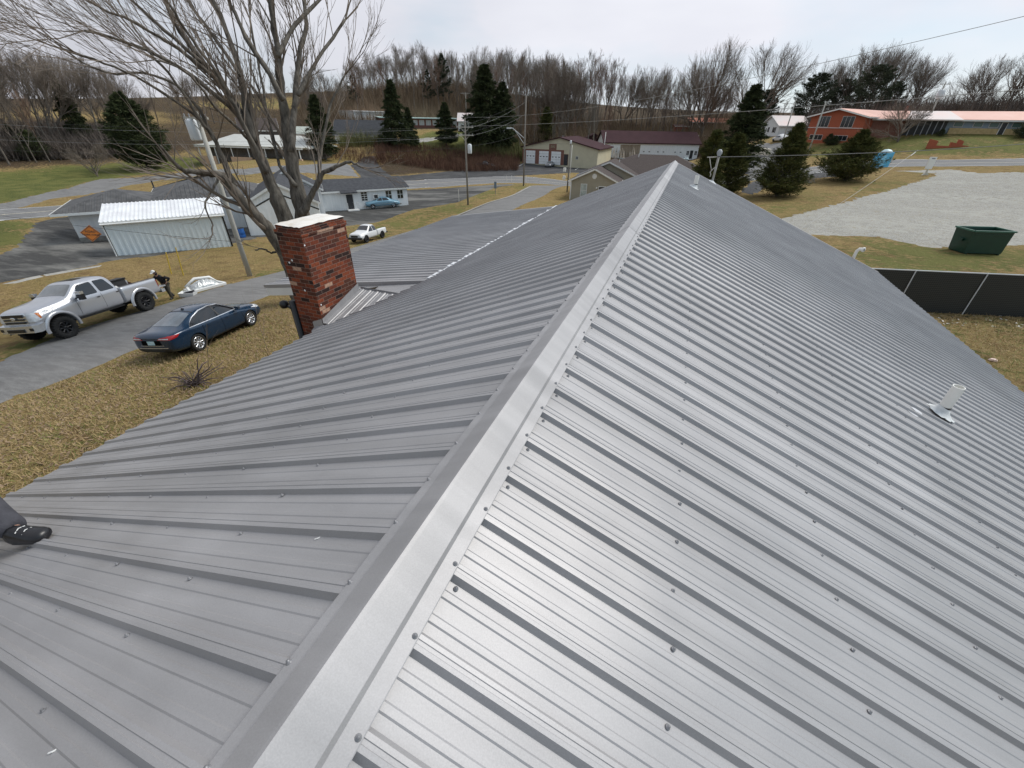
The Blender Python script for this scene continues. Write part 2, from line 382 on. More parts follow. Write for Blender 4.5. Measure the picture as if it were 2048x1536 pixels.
ASPH = multi_ground('asphalt_worn', [(0, 0, 0, 0, (.16, .16, .16)), (.5, 4, .4, .62, (.23, .228, .225)), (2.2, 5, .42, .7, (.12, .12, .12)), (14, 3, .45, .75, (.26, .255, .25))], .25, 30, .85, streak={1: (.9, (.25, 1.6, 1)), 2: (.9, (.2, 1.5, 1))})
DRV = multi_ground('driveway_tarmac', [(0, 0, 0, 0, (.205, .20, .195)), (.7, 4, .4, .62, (.15, .147, .143)), (3, 5, .42, .7, (.25, .247, .24)), (20, 3, .45, .75, (.16, .157, .152))], .3, 30, .9, streak={1: (1.1, (.15, 1.8, 1)), 2: (1.1, (.25, 1.6, 1))})
LOT = multi_ground('old_dark_asphalt', [(0, 0, 0, 0, (.05, .049, .047)), (.16, 5, .48, .62, (.20, .195, .18)), (.9, 5, .5, .66, (.115, .112, .105)), (9, 3, .5, .75, (.085, .085, .082))], .3, 20, .85, streak={1: (.7, (.5, 1.5, 1)), 2: (.7, (.35, 2.4, 1))})
LOT2 = multi_ground('fresh_dark_asphalt', [(0, 0, 0, 0, (.045, .045, .047)), (.3, 4, .45, .62, (.085, .085, .085)), (6, 3, .5, .75, (.11, .11, .11))], .2, 20, .85)
GRV = multi_ground('gravel', [(0, 0, 0, 0, (.29, .28, .25)), (.22, 5, .42, .6, (.40, .39, .345)), (1.3, 5, .45, .62, (.23, .222, .2)), (9, 4, .42, .62, (.46, .45, .41)), (22, 3, .5, .68, (.22, .21, .185)), (3, 5, .56, .7, (.28, .245, .17))], .6, 45, .95, streak={1: (.5, (.4, 1.4, 1))})
CONC = multi_ground('old_concrete', [(0, 0, 0, 0, (.36, .345, .31)), (1.2, 4, .4, .62, (.27, .26, .235)), (12, 3, .45, .7, (.40, .39, .36))], .2, 30, .9)
WPAINT = mat('road_paint_white', (.72, .72, .7), .7, var=.18, scale=3)
YPAINT = mat('road_paint_yellow', (.72, .66, .5), .7, var=.18, scale=3)

nearE = spl([at_z(-300, 480, -11.3), G(-150, 458), G(0, 443.5), G(107, 433), G(819, 378), G(860, 376), G(1018, 366), Vector((-17, 84, 0)), Vector((1, 78, 0)), Vector((14, 82, 0)), G(1772, 335), G(1900, 333.2), G(2048, 331.5), G(2300, 330)])
farE = spl([at_z(-300, 448, -11.3), G(-150, 432), G(0, 418.5), G(144, 408.5), G(810, 361.5), G(860, 358), G(1020, 352), Vector((-15, 95, 0)), Vector((0, 89, 0)), Vector((12, 92, 0)), G(1770, 320), G(1900, 319), G(2048, 316.5), G(2300, 315)])
drape('road', nearE+farE[::-1], ASPH, .03, 1.5)
def strip(name, line, w, mt, off=.045, dash=None):
    mb = MB(); n = len(line); acc = 0
    pts = []
    for i in range(n-1):
        a, b = line[i], line[i+1]; k = max(1, int((b-a).length/1.0))
        for q in range(k): pts.append(a.lerp(b, q/k))
    pts.append(line[-1])
    L_, R_ = [], []
    for i, p in enumerate(pts):
        d = (pts[min(i+1, len(pts)-1)]-pts[max(i-1, 0)]); d = Vector((d.x, d.y, 0)).normalized(); s = Vector((-d.y, d.x, 0))*w/2
        for q, l in ((p+s, L_), (p-s, R_)): l.append((q.x, q.y, h(q.x, q.y)+off))
    m = len(pts)
    fs = [(i, m+i, m+i+1, i+1) for i in range(m-1) if not dash or (int(i/dash[0]) % 2 == 0)]
    o = mesh_obj(name, L_+R_, fs, mt)
    if fs and o.data.polygons[0].normal.z < 0: o.data.flip_normals()
    return tag(o, kind='structure')
mid = [a.lerp(b, .5) for a, b in zip(nearE, farE)]
strip('road_edge_line', [a.lerp(b, .05) for a, b in zip(nearE, farE)], .16, WPAINT)
strip('road_edge_line', [a.lerp(b, .93) for a, b in zip(nearE, farE)], .16, WPAINT)
strip('road_centre_line', mid, .16, YPAINT)

drvL = W2([(-260, 850), (0, 722), (146, 661), (366, 596), (440, 573), (577, 538), (700, 497), (790, 470), (920, 430), (1000, 398), (1062, 371)])
drvR = W2([(1136, 371), (1095, 387), (1037, 415), (925, 455), (760, 520), (620, 562), (520, 598), (205, 730), (0, 808), (-260, 950)])
drape('driveway', spl(drvL, 5)+spl(drvR, 5), DRV, .035, .8, .03)
strip('driveway_curb', spl(W2([(905, 436), (1000, 399.5), (1062, 373)]), 6), .35, CONC, .08)
drape('parking_lot', W2([(-260, 560), (0, 508), (30, 491), (55, 464), (60, 447), (107, 435.5), (819, 380), (860, 378), (1018, 368), (1037, 370), (990, 376), (919, 404), (826, 420), (758, 445), (691, 453), (520, 475), (463, 488), (240, 521), (117, 546), (0, 567), (-260, 640)]), LOT, .02, 1.2, .12)
drape('parking_lot_edge', W2([(88, 553.5), (205, 533), (208, 529), (80, 549), (-60, 585), (-60, 590)]), CONC, .05, .8, .05)
drape('parking_lot', W2([(700, 353), (810, 362.5), (860, 359), (1020, 353), (1148, 346), (1235, 346), (1240, 330), (1193, 326), (1044, 326.5), (990, 327), (925, 338), (860, 346), (780, 352)]), LOT2, .02, 1.5, .1)
drape('side_street', W2([(722, 355), (785, 353), (756, 325), (752, 312), (725, 313), (700, 330)]), LOT2, .04, 1.5, .1)
drape('side_lot', W2([(470, 352), (560, 345), (720, 354), (700, 330), (690, 324), (600, 330), (480, 338)]), ASPH, .025, 1.5, .1)
drape('side_lane', W2([(-150, 440), (0, 407), (82, 387), (133, 377), (205, 357), (287, 354), (420, 339), (500, 338), (500, 346), (390, 353), (348, 357), (266, 370), (184, 388), (102, 398), (49, 415), (0, 422), (-150, 445)]), DRV, .02, 1.5, .15)
gpoly = W2([(1480, 470), (1545, 441), (1640, 417), (1722, 394), (1862, 355), (1868, 347), (1790, 342), (1900, 339), (1960, 346), (2048, 344), (2400, 347), (2700, 520), (2048, 491), (1865, 497), (1758, 475), (1640, 472)])
drape('gravel_lot', gpoly, GRV, .02, .55, .3)
drape('side_street', W2([(1440, 338), (1460, 303), (1530, 286), (1590, 283), (1602, 292), (1560, 345), (1500, 352)]), ASPH, .035, 1.5, .1)
drape('neighbour_parking', W2([(1475, 385), (1500, 364), (1560, 350), (1700, 341), (1700, 352), (1560, 362), (1510, 390)]), LOT2, .028, 1.2, .1)
drape('school_drive', W2([(740, 290), (880, 280), (1030, 268), (1030, 264), (900, 271), (860, 275), (740, 283)]), CONC, .03, 2)
# painted stall lines in front of the garage
for a, b in (((990, 333), (1003, 327)), ((1012, 333), (1028, 327)), ((1033, 335), (1048, 327)), ((965, 334), (978, 328)), ((1128, 337), (1142, 328)), ((1150, 340), (1164, 330))):
    strip('parking_stall_line', [G(*a), G(*b)], .16, WPAINT, .05)
strip('parking_stall_line', [G(1497, 357.5), G(1520, 356.5)], .3, WPAINT, .06)

# ------------------------------------------------------------------ the metal-roofed house under the camera
def painted_metal(name, col, rough=.38, var=.05, oil=.25):
    m = bpy.data.materials.new(name); m.use_nodes = True; t = m.node_tree; p = t.nodes['Principled BSDF']; K = t.links.new
    p.inputs['Specular IOR Level'].default_value = .55; p.inputs['Metallic'].default_value = .2
    c = _n(t, 'ShaderNodeTexCoord')
    n = _n(t, 'ShaderNodeTexNoise'); n.inputs['Scale'].default_value = 1.1; n.inputs['Detail'].default_value = 5; K(c.outputs['Object'], n.inputs[0])
    g = _n(t, 'ShaderNodeTexNoise'); g.inputs['Scale'].default_value = 260; g.inputs['Detail'].default_value = 2; K(c.outputs['Object'], g.inputs[0])
    r = _n(t, 'ShaderNodeMapRange'); r.inputs[1].default_value = .3; r.inputs[2].default_value = .7; r.inputs[3].default_value = 1-var; r.inputs[4].default_value = 1+var; K(n.outputs[0], r.inputs[0])
    r2 = _n(t, 'ShaderNodeMapRange'); r2.inputs[1].default_value = .3; r2.inputs[2].default_value = .7; r2.inputs[3].default_value = .93; r2.inputs[4].default_value = 1.07; K(g.outputs[0], r2.inputs[0])
    mu0 = _n(t, 'ShaderNodeMath', operation='MULTIPLY'); K(r.outputs[0], mu0.inputs[0]); K(r2.outputs[0], mu0.inputs[1])
    sp_ = _n(t, 'ShaderNodeSeparateXYZ'); K(c.outputs['Object'], sp_.inputs[0]); fl = _n(t, 'ShaderNodeMath', operation='DIVIDE'); K(sp_.outputs[1], fl.inputs[0]); fl.inputs[1].default_value = .9144
    ff = _n(t, 'ShaderNodeMath', operation='FLOOR'); K(fl.outputs[0], ff.inputs[0]); wn = _n(t, 'ShaderNodeTexWhiteNoise', noise_dimensions='1D'); K(ff.outputs[0], wn.inputs['W'])
    pr_ = _n(t, 'ShaderNodeMapRange'); pr_.inputs[3].default_value = .955; pr_.inputs[4].default_value = 1.045; K(wn.outputs[0], pr_.inputs[0])
    # rain-washed dust streaks running down the sheets
    ms = _n(t, 'ShaderNodeMapping'); ms.inputs['Scale'].default_value = (.5, 7, 1); K(c.outputs['Object'], ms.inputs[0]); ns = _n(t, 'ShaderNodeTexNoise'); ns.inputs['Scale'].default_value = 1.4; ns.inputs['Detail'].default_value = 6; K(ms.outputs[0], ns.inputs[0])
    rs2 = _n(t, 'ShaderNodeMapRange'); rs2.inputs[1].default_value = .35; rs2.inputs[2].default_value = .7; rs2.inputs[3].default_value = .92; rs2.inputs[4].default_value = 1.10; K(ns.outputs[0], rs2.inputs[0])
    mu1 = _n(t, 'ShaderNodeMath', operation='MULTIPLY'); K(pr_.outputs[0], mu1.inputs[0]); K(rs2.outputs[0], mu1.inputs[1])
    mu = _n(t, 'ShaderNodeMath', operation='MULTIPLY'); K(mu0.outputs[0], mu.inputs[0]); K(mu1.outputs[0], mu.inputs[1])
    vm = _n(t, 'ShaderNodeVectorMath', operation='SCALE'); vm.inputs[0].default_value = col; K(mu.outputs[0], vm.inputs['Scale']); K(vm.outputs[0], p.inputs['Base Color'])
    rr = _n(t, 'ShaderNodeMapRange'); rr.inputs[3].default_value = rough-.07; rr.inputs[4].default_value = rough+.09; K(n.outputs[0], rr.inputs[0]); K(rr.outputs[0], p.inputs['Roughness'])
    n3 = _n(t, 'ShaderNodeTexNoise'); n3.inputs['Scale'].default_value = 2.6; n3.inputs['Detail'].default_value = 1; K(c.outputs['Object'], n3.inputs[0])
    b1 = _n(t, 'ShaderNodeBump'); b1.inputs['Strength'].default_value = oil; b1.inputs['Distance'].default_value = .02; K(n3.outputs[0], b1.inputs['Height'])
    b2 = _n(t, 'ShaderNodeBump'); b2.inputs['Strength'].default_value = .12; b2.inputs['Distance'].default_value = .0008; K(g.outputs[0], b2.inputs['Height']); K(b1.outputs[0], b2.inputs['Normal']); K(b2.outputs[0], p.inputs['Normal'])
    return m
ROOF = painted_metal('charcoal_grey_roof_metal', (.325, .319, .323), .44, .10, .5)
TRIM = painted_metal('grey_trim_metal', (.33, .324, .328), .48, .05, .6)
WHITE = mat('white_trim', (.78, .78, .76), .5, var=.05, scale=2)
PVC = mat('white_pvc', (.82, .81, .76), .35, var=.04, scale=4)
SEAL = mat('white_sealant', (.62, .64, .64), .9, spec=.1, var=.12, scale=12, bump=.6, bscale=25)
SCREW = mat('screw_steel', (.26, .26, .27), .4, .3, var=.2)
BLACK = mat('black_plastic', (.012, .012, .013), .4, var=.2)
DARK = mat('dark_metal', (.035, .035, .038), .5, var=.2)
RX, RZ, RS = -.566, -1.152, .4167
PITCH = .2286
def rib_profile(ph, y0, y1):
    prof = [(-.033, 0), (-.0195, .0245), (-.007, .025), (-.005, .0225), (.005, .0225), (.007, .025), (.0195, .0245), (.033, 0)]
    for c in (.0762, .1524): prof += [(c-.0145, 0), (c-.0095, .0032), (c+.0095, .0032), (c+.0145, 0)]
    o = [(y0, 0)]; k = int(math.floor((y0-ph)/PITCH))
    while ph+k*PITCH < y1+PITCH:
        for d, z in prof:
            y = ph+k*PITCH+d
            if y0 < y < y1: o.append((y, z))
        k += 1
    o.append((y1, 0)); return o
def slope_panel(name, ph, y0, y1, top, bot, parent, mt, n=1):
    """corrugated sheet: ribs run from top(y) to bot(y), each (x,z)"""
    vs, fs = [], []
    pr = rib_profile(ph, y0, y1)
    for y, z in pr:
        a, b = top(y), bot(y)
        for k in range(n+1):
            t = k/n; vs.append((a[0]+(b[0]-a[0])*t, y, a[1]+(b[1]-a[1])*t+z))
    m = n+1
    for i in range(len(pr)-1):
        for k in range(n): fs.append((i*m+k, i*m+k+1, (i+1)*m+k+1, (i+1)*m+k))
    o = mesh_obj(name, vs, fs, mt, parent)
    if o.data.polygons[0].normal.z < 0: o.data.flip_normals()
    return o
Y0, Y1, YW = -4.2, 17.8, 7.5
house = thing('metal_roofed_house', (0, 0, 0), 0, 'brick house right below the camera with new grey ribbed metal roof and ridge cap', 'house')
def zl(x): return RZ-RS*(RX-x)
def zr(x): return RZ-RS*(x-RX)
phR, phL = .213, .262
def xl_end(y):
    if y < 5.6: return -6.03
    if y < 6.85: return -5.93+(y-5.6)/1.25*.83
    if y < YW: return -5.10+(y-6.85)/(YW-6.85)*.30
    return -4.79
rs_ = slope_panel('roof_slope', phR, Y0, Y1, lambda y: (RX+.02, zr(RX+.02)), lambda y: (6.8, zr(6.8)), house, ROOF)
ls_ = slope_panel('roof_slope', phL, Y0, Y1, lambda y: (RX-.02, zl(RX-.02)), lambda y: (xl_end(y), zl(xl_end(y))), house, ROOF)
wing_z = lambda x: -2.94-.158*(-4.74-x)
slope_panel('wing_roof', phL+.05, YW, Y1, lambda y: (-4.74, wing_z(-4.74)), lambda y: (-9.78, wing_z(-9.78)), house, ROOF)
# light closure foam poking out along the pitch break, one piece per rib
mb = MB(); rnd = random.Random(5); k = 0; y = YW+.12
while y < Y1-.05:
    w = .05+rnd.random()*.05; x = -4.80+rnd.uniform(-.03, .03); z = zl(-4.79)
    mb.box(x-.055, x+.045, y-w, y+w, z-.02, z+.012+rnd.random()*.014); y += PITCH
mb.box(-4.83, -4.77, YW+.05, Y1-.05, zl(-4.79)-.05, zl(-4.79)-.012)
mb.build('closure_strip', mat('pale_foam', (.62, .63, .65), .6, var=.12), house)
# ridge cap in overlapping lengths
def cap_piece(a, b, lift, seed):
    rnd = random.Random(seed); cs = [(-.142, .0245), (-.140, .0255), (-.098, .0265), (-.090, .038), (-.012, .0565), (0, .058), (.012, .0565), (.090, .038), (.098, .0265), (.140, .0255), (.142, .0245)]
    vs, fs = [], []; ys = np.arange(a, b, .05).tolist()+[b]
    for y in ys:
        for dx, dz in cs:
            base = RZ-RS*abs(dx)
            wv = 0
            if abs(dx) > .13:
                ph = phL if dx < 0 else phR; f = ((y-ph)/PITCH) % 1.0
                wv = (.0030 if dx < 0 else .0012)*(1-math.cos(2*math.pi*f))*.5*math.sin(y*2.1+seed)**2*1.5
            vs.append((RX+dx, y, base+dz+lift+wv))
    n = len(cs)
    for i in range(len(ys)-1):
        for k in range(n-1): fs.append((i*n+k, i*n+k+1, (i+1)*n+k+1, (i+1)*n+k))
    o = mesh_obj('ridge_cap', vs, fs, TRIM, house)
    if o.data.polygons[5].normal.z < 0: o.data.flip_normals()
cuts = [-4.2, 2.62, 5.66, 8.7, 11.75, 14.8, 17.86]
for i in range(6): cap_piece(cuts[i]-(.05 if i else 0), cuts[i+1], .0 if i % 2 else .0025, i)
# rake and eave trim
for x0_, x1_, zf in ((RX, 6.82, zr), (-4.79, RX, zl)):
    mb = MB(); mb.bar((x0_, Y1+.01, zf(x0_)+.012), (x1_, Y1+.01, zf(x1_)+.012), .10, .026)
    mb.bar((x0_, Y1+.055, zf(x0_)-.06), (x1_, Y1+.055, zf(x1_)-.06), .012, .15); mb.build('rake_trim', TRIM, house)
    mb = MB(); mb.bar((x0_, Y0-.05, zf(x0_)-.05), (x1_, Y0-.05, zf(x1_)-.05), .012, .15); mb.build('rake_trim', TRIM, house)
mb = MB()
mb.bar((-4.74, Y1+.01, wing_z(-4.74)+.01), (-9.8, Y1+.01, wing_z(-9.8)+.01), .10, .02); mb.build('rake_trim', TRIM, house); mb = MB()
mb.bar((-4.74, YW-.012, wing_z(-4.74)-.022), (-9.82, YW-.012, wing_z(-9.82)-.022), .02, .075)
mb.bar((-4.74, YW+.03, wing_z(-4.74)+.012), (-9.82, YW+.03, wing_z(-9.82)+.012), .09, .02)
mb.build('rake_trim', TRIM, house)
mb = MB(); mb.bar((-4.9, YW-.006, wing_z(-4.9)-.17), (-9.75, YW-.006, wing_z(-9.75)-.17), .03, .2); mb.build('fascia', WHITE, house)
mb = MB(); mb.bar((-9.74, YW, wing_z(-9.74)-.10), (-9.74, Y1, wing_z(-9.74)-.10), .03, .16); mb.build('fascia', WHITE, house)
mb = MB(); mb.box(-9.72, -9.3, YW+.02, Y1-.05, wing_z(-9.74)-.2, wing_z(-9.74)-.17); mb.build('fascia', WHITE, house)
mb = MB(); mb.bar((-5.98, Y0, zl(-6.0)-.09), (-5.98, 5.58, zl(-6.0)-.09), .03, .16); mb.build('fascia', WHITE, house)
mb = MB(); mb.bar((6.75, Y0, zr(6.8)-.09), (6.75, Y1, zr(6.8)-.09), .03, .16); mb.build('fascia', WHITE, house)
mb = MB(); mb.box(-5.97, -5.6, Y0, 5.58, zl(-6.0)-.18, zl(-6.0)-.16); mb.build('fascia', WHITE, house)
mb = MB(); mb.box(6.3, 6.74, Y0, Y1, zr(6.8)-.18, zr(6.8)-.16); mb.build('fascia', WHITE, house)
# cricket between chimney, main slope and the porch roof
vs, fs = [], []
pr = []
xs = -6.05
def crz(y): return -3.38+.264*(y-5.65)
k = 0; prof = [(xs, .0)]
x = -5.98
while x < -5.05:
    for d, z in ((-.03, 0), (-.016, .012), (.016, .012), (.03, 0), (.0762-.012, 0), (.0762-.007, .004), (.0762+.007, .004), (.0762+.012, 0)):
        prof.append((x+d, z))
    x += PITCH*.8
prof = sorted(p for p in prof if p[0] < -5.0)
for x, z in prof:
    ya = max(5.62, 5.62+(x+5.93)/.83*1.25) if x > -5.93 else 5.62
    ya = min(ya, 6.84)
    vs += [(x, ya, crz(ya)+z), (x, 6.85, crz(6.85)+z)]
for i in range(len(prof)-1): fs.append((2*i, 2*i+2, 2*i+3, 2*i+1))
DKROOF = painted_metal('shaded_grey_roof_metal', (.2, .2, .21))
o = mesh_obj('cricket_roof', vs, fs, ROOF, house)
mb = MB()
mb.add([(-6.06, 6.86, -3.27), (-5.08, 6.86, -3.13), (-4.80, 7.49, -2.985), (-6.06, 7.49, -3.21)], [(0, 1, 2, 3)])
mb.add([(-6.06, 6.82, crz(6.85)+.03), (-5.08, 6.82, crz(6.85)+.03), (-5.08, 6.82, crz(6.85)-.02), (-6.06, 6.82, crz(6.85)-.02)], [(0, 1, 2, 3)])
mb.add([(-6.62, 6.73, -3.2), (-6.06, 6.73, crz(6.85)), (-6.06, 7.49, -3.24), (-6.85, 7.49, -3.36)], [(0, 1, 2, 3)])
# step flashing against the brick, and the apron in front of the chimney
mb.add([(-6.035, 5.59, -3.42), (-6.035, 6.74, crz(6.74)), (-6.035, 6.74, crz(6.74)+.17), (-6.035, 5.59, -3.28)], [(0, 1, 2, 3)])
mb.add([(-6.035, 5.6, -3.37), (-5.96, 5.6, -3.37), (-5.96, 6.8, crz(6.8)+.012), (-6.035, 6.8, crz(6.8)+.012)], [(0, 1, 2, 3)])
mb.add([(-6.05, 5.585, -3.43), (-6.3, 5.585, -3.5), (-6.3, 5.585, -3.38), (-6.05, 5.585, -3.28)], [(0, 1, 2, 3)])
mb.add([(-6.03, 5.585, -3.40), (-5.93, 5.50, -3.41), (-6.25, 5.44, -3.52), (-6.3, 5.585, -3.5)], [(0, 1, 2, 3)])
mb.build('flashing', TRIM, house)
# walls, gables, foundation
BRICKW = mat('tan_brick', (.30, .17, .11), .85, col2=(.42, .25, .17), scale=8)
mb = MB()
mb.prism([(-5.6, -3.8, -8.3), (6.3, -3.8, -8.3), (6.3, -3.8, zr(6.3)-.06), (RX, -3.8, RZ-.06), (-5.6, -3.8, zl(-5.6)-.06)], (0, 21.2, 0))
mb.box(-9.3, -5.601, YW+.35, 17.4, -8.6, -3.78)
mb.build('wall', BRICKW, house)
# windows in the visible side walls, for other viewpoints
GLASS = mat('window_glass', (.02, .025, .03), .08, var=.2, spec=.8)
for (xw, sx) in ((-5.61, -1), (6.31, 1)):
    for yw in (-1.5, 2.2, 12.5):
        if sx < 0 and yw > 5: continue
        mb = MB(); mb.box(min(xw, xw+sx*.04), max(xw, xw+sx*.04), yw-.55, yw+.55, -6.1, -4.7); f = mb.build('window', WHITE, house)
        mb = MB(); mb.box(min(xw+sx*.045, xw+sx*.05), max(xw+sx*.045, xw+sx*.05), yw-.48, yw+.48, -6.03, -4.77); mb.build('pane', GLASS, f)
# black downspout beside the chimney
mb = MB(); mb.box(-6.76, -6.66, 5.56, 5.66, -7.3, -3.02); mb.lathe([(0, .09), (.07, .06), (.09, 0), (.07, -.06), (0, -.08)], 10, Matrix.Translation((-6.95, 5.6, -3.13))); mb.bar((-6.95, 5.6, -3.13), (-6.7, 5.6, -3.2), .04)
mb.build('downspout', BLACK, house, True)

# brick chimney with its own courses
def brick_mat():
    m = bpy.data.materials.new('mottled_red_brick'); m.use_nodes = True; t = m.node_tree; p = t.nodes['Principled BSDF']; K = t.links.new
    p.inputs['Roughness'].default_value = .85; p.inputs['Specular IOR Level'].default_value = .25
    uv = _n(t, 'ShaderNodeUVMap')
    def br(c1, c2, mo, seedoff):
        b = _n(t, 'ShaderNodeTexBrick'); b.inputs['Scale'].default_value = 1; b.inputs['Brick Width'].default_value = .205; b.inputs['Row Height'].default_value = .0745; b.inputs['Mortar Size'].default_value = .0045
        b.inputs['Mortar Smooth'].default_value = .3; b.inputs['Bias'].default_value = 0; b.inputs['Color1'].default_value = c1; b.inputs['Color2'].default_value = c2; b.inputs['Mortar'].default_value = mo; K(uv.outputs[0], b.inputs[0]); return b
    b = br((0, 0, 0, 1), (1, 1, 1, 1), (.5, .5, .5, 1), 0)
    r = _n(t, 'ShaderNodeValToRGB'); r.color_ramp.interpolation = 'CONSTANT'; e = r.color_ramp.elements
    e[0].position = 0; e[0].color = (.032, .017, .014, 1); e[1].position = .13; e[1].color = (.085, .032, .02, 1)
    for pos, c in ((.30, (.17, .042, .02, 1)), (.48, (.12, .034, .018, 1)), (.62, (.215, .055, .024, 1)), (.80, (.145, .038, .02, 1)), (.93, (.08, .028, .02, 1)), (.975, (.42, .26, .18, 1))): q = e.new(pos); q.color = c
    K(b.outputs['Color'], r.inputs[0])
    # stain
    n = _n(t, 'ShaderNodeTexNoise'); n.inputs['Scale'].default_value = 22; n.inputs['Detail'].default_value = 4; K(uv.outputs[0], n.inputs[0])
    mr = _n(t, 'ShaderNodeMapRange'); mr.inputs[1].default_value = .3; mr.inputs[2].default_value = .7; mr.inputs[3].default_value = .72; mr.inputs[4].default_value = 1.3; K(n.outputs[0], mr.inputs[0])
    vm = _n(t, 'ShaderNodeVectorMath', operation='SCALE'); K(r.outputs[0], vm.inputs[0]); K(mr.outputs[0], vm.inputs['Scale'])
    x = _n(t, 'ShaderNodeMixRGB'); K(b.outputs['Fac'], x.inputs[0]); K(vm.outputs[0], x.inputs[1]); x.inputs[2].default_value = (.235, .165, .13, 1); K(x.outputs[0], p.inputs['Base Color'])
    n2 = _n(t, 'ShaderNodeMath', operation='MULTIPLY_ADD'); K(b.outputs['Fac'], n2.inputs[0]); n2.inputs[1].default_value = -1; K(n.outputs[0], n2.inputs[2])
    bp = _n(t, 'ShaderNodeBump'); bp.inputs['Strength'].default_value = .7; bp.inputs['Distance'].default_value = .008; K(n2.outputs[0], bp.inputs['Height']); K(bp.outputs[0], p.inputs['Normal']); return m
BRICK = brick_mat()
def uv_box(o, ox=0):
    me = o.data; uv = me.uv_layers.new(name='UVMap')
    for pl in me.polygons:
        n = pl.normal
        for li in pl.loop_indices:
            c = me.vertices[me.loops[li].vertex_index].co
            if abs(n.z) > .7: u = (c.x, c.y)
            elif abs(n.x) > abs(n.y): u = (c.y+ox+.09, c.z)
            else: u = (c.x+ox, c.z)
            uv.data[li].uv = u
    return o
mb = MB(); cx0, cx1, cy0, cy1, ct = -6.63, -6.05, 5.6, 6.72, -1.60
mb.box(cx0, cx1, cy0, cy1, -8.2, ct-.15)
mb.box(cx0-.018, cx1+.018, cy0-.018, cy1+.018, ct-.15, ct-.075)
mb.box(cx0+.012, cx1-.012, cy0+.012, cy1-.012, ct-.075, ct)
chim = mb.build('chimney', BRICK, house); uv_box(chim)
mb = MB(); rnd = random.Random(3)
n = 10; top = []
for i in range(n+1):
    for j in range(n+1):
        u, v = i/n, j/n; e = min(u, 1-u, v, 1-v)
        z = ct+.003+.035*min(1, e*6)+rnd.uniform(-.008, .008)
        top.append((cx0-.005+(cx1-cx0+.01)*u+rnd.uniform(-.006, .006), cy0-.005+(cy1-cy0+.01)*v+rnd.uniform(-.006, .006), z))
b0 = [(i*(n+1)+j, (i+1)*(n+1)+j, (i+1)*(n+1)+j+1, i*(n+1)+j+1) for i in range(n) for j in range(n)]
mb.add(top, b0); mb.build('chimney_crown', mat('pale_mortar', (.62, .56, .47), .8, col2=(.8, .79, .77), scale=3.5), chim, True)
# snow-white splashes of mortar on the brick
mb = MB()
for (yy, zz) in ((5.66, -3.02), (5.62, -1.9)): mb.lathe([(0, .006), (.014, .004), (.018, 0)], 6, Matrix.Translation((-6.05, yy, zz)) @ Matrix.Rotation(math.pi/2, 4, 'Y'))
for (xx, zz) in ((-6.5, -2.25), (-6.42, -2.2), (-6.3, -2.75)): mb.lathe([(0, .006), (.016, .004), (.022, 0)][::-1], 6, Matrix.Translation((xx, 5.598, zz)) @ Matrix.Rotation(math.pi/2, 4, 'X'))
mb.build('mortar_blob', WHITE, chim)

# vent pipes with sealant skirts
def vent_pipe(x, y, r, hgt, skirt=True):
    z = zr(x); mb = MB(); mb.tube([(x, y, z-.05), (x, y, z+hgt)], r, 16, cap=False); mb.tube([(x, y, z+hgt), (x, y, z+hgt-.12)], r*.86, 16, cap=False)
    mb.lathe([(r*.86, hgt), (r, hgt)], 16, Matrix.Translation((x, y, z)))
    for a in (.2, .9, 1.5): mb.lathe([(0, .004), (.007, .002)], 5, Matrix.Translation((x+r*math.cos(a-1.6), y-abs(r*math.sin(a-1.6)), z+hgt-.05)) @ Matrix.Rotation(math.pi/2, 4, 'X'))
    p = mb.build('vent_pipe', PVC, house, True)
    mb = MB(); rnd = random.Random(int(x*10)); n = 26
    ring = lambda rr, zz, j: [(x+(rr*(1+j*rnd.uniform(-.25, .35)))*math.cos(a)*1.0-.02*(rr > r*1.5), y+(rr*(1+j*rnd.uniform(-.2, .3)))*math.sin(a)*1.15-.03*(rr > r*1.5), 0) for a in [2*math.pi*k/n for k in range(n)]]
    vs = []
    for rr, zz, j in ((r*1.02, .10, 0), (r*1.35, .055, .1), (r*1.9, .03, .7), (r*2.3, .024, .9)):
        vs += [(q[0], q[1], zr(q[0])+zz) for q in ring(rr, zz, j)]
    fs = [(i*n+k, i*n+(k+1) % n, (i+1)*n+(k+1) % n, (i+1)*n+k) for i in range(3) for k in range(n)]
    mb.add(vs, fs); mb.build('pipe_boot', SEAL, p, True)
    mb = MB(); mb.tube([(x, y, z+.095), (x, y, z+.115)], r*1.04, 16); mb.build('pipe_collar', BLACK, p)
vent_pipe(3.22, 5.28, .054, .37)
vent_pipe(.22, 13.4, .055, .32)
# pale smears of caulk below the near pipe
mb = MB(); rnd = random.Random(8)
for i in range(3):
    cx, cy = 2.93-.12*i, 5.08-.16*i; n = 12; vs = [(cx+(.05+.02*rnd.random())*math.cos(2*math.pi*k/n), cy+(.035+.02*rnd.random())*math.sin(2*math.pi*k/n), 0) for k in range(n)]
    mb.add([(a, b, zr(a)+.0048) for a, b, _ in vs], [tuple(range(n))])
mb.build('caulk_smear', mat('faint_caulk', (.55, .55, .57), .5, var=.1), house)
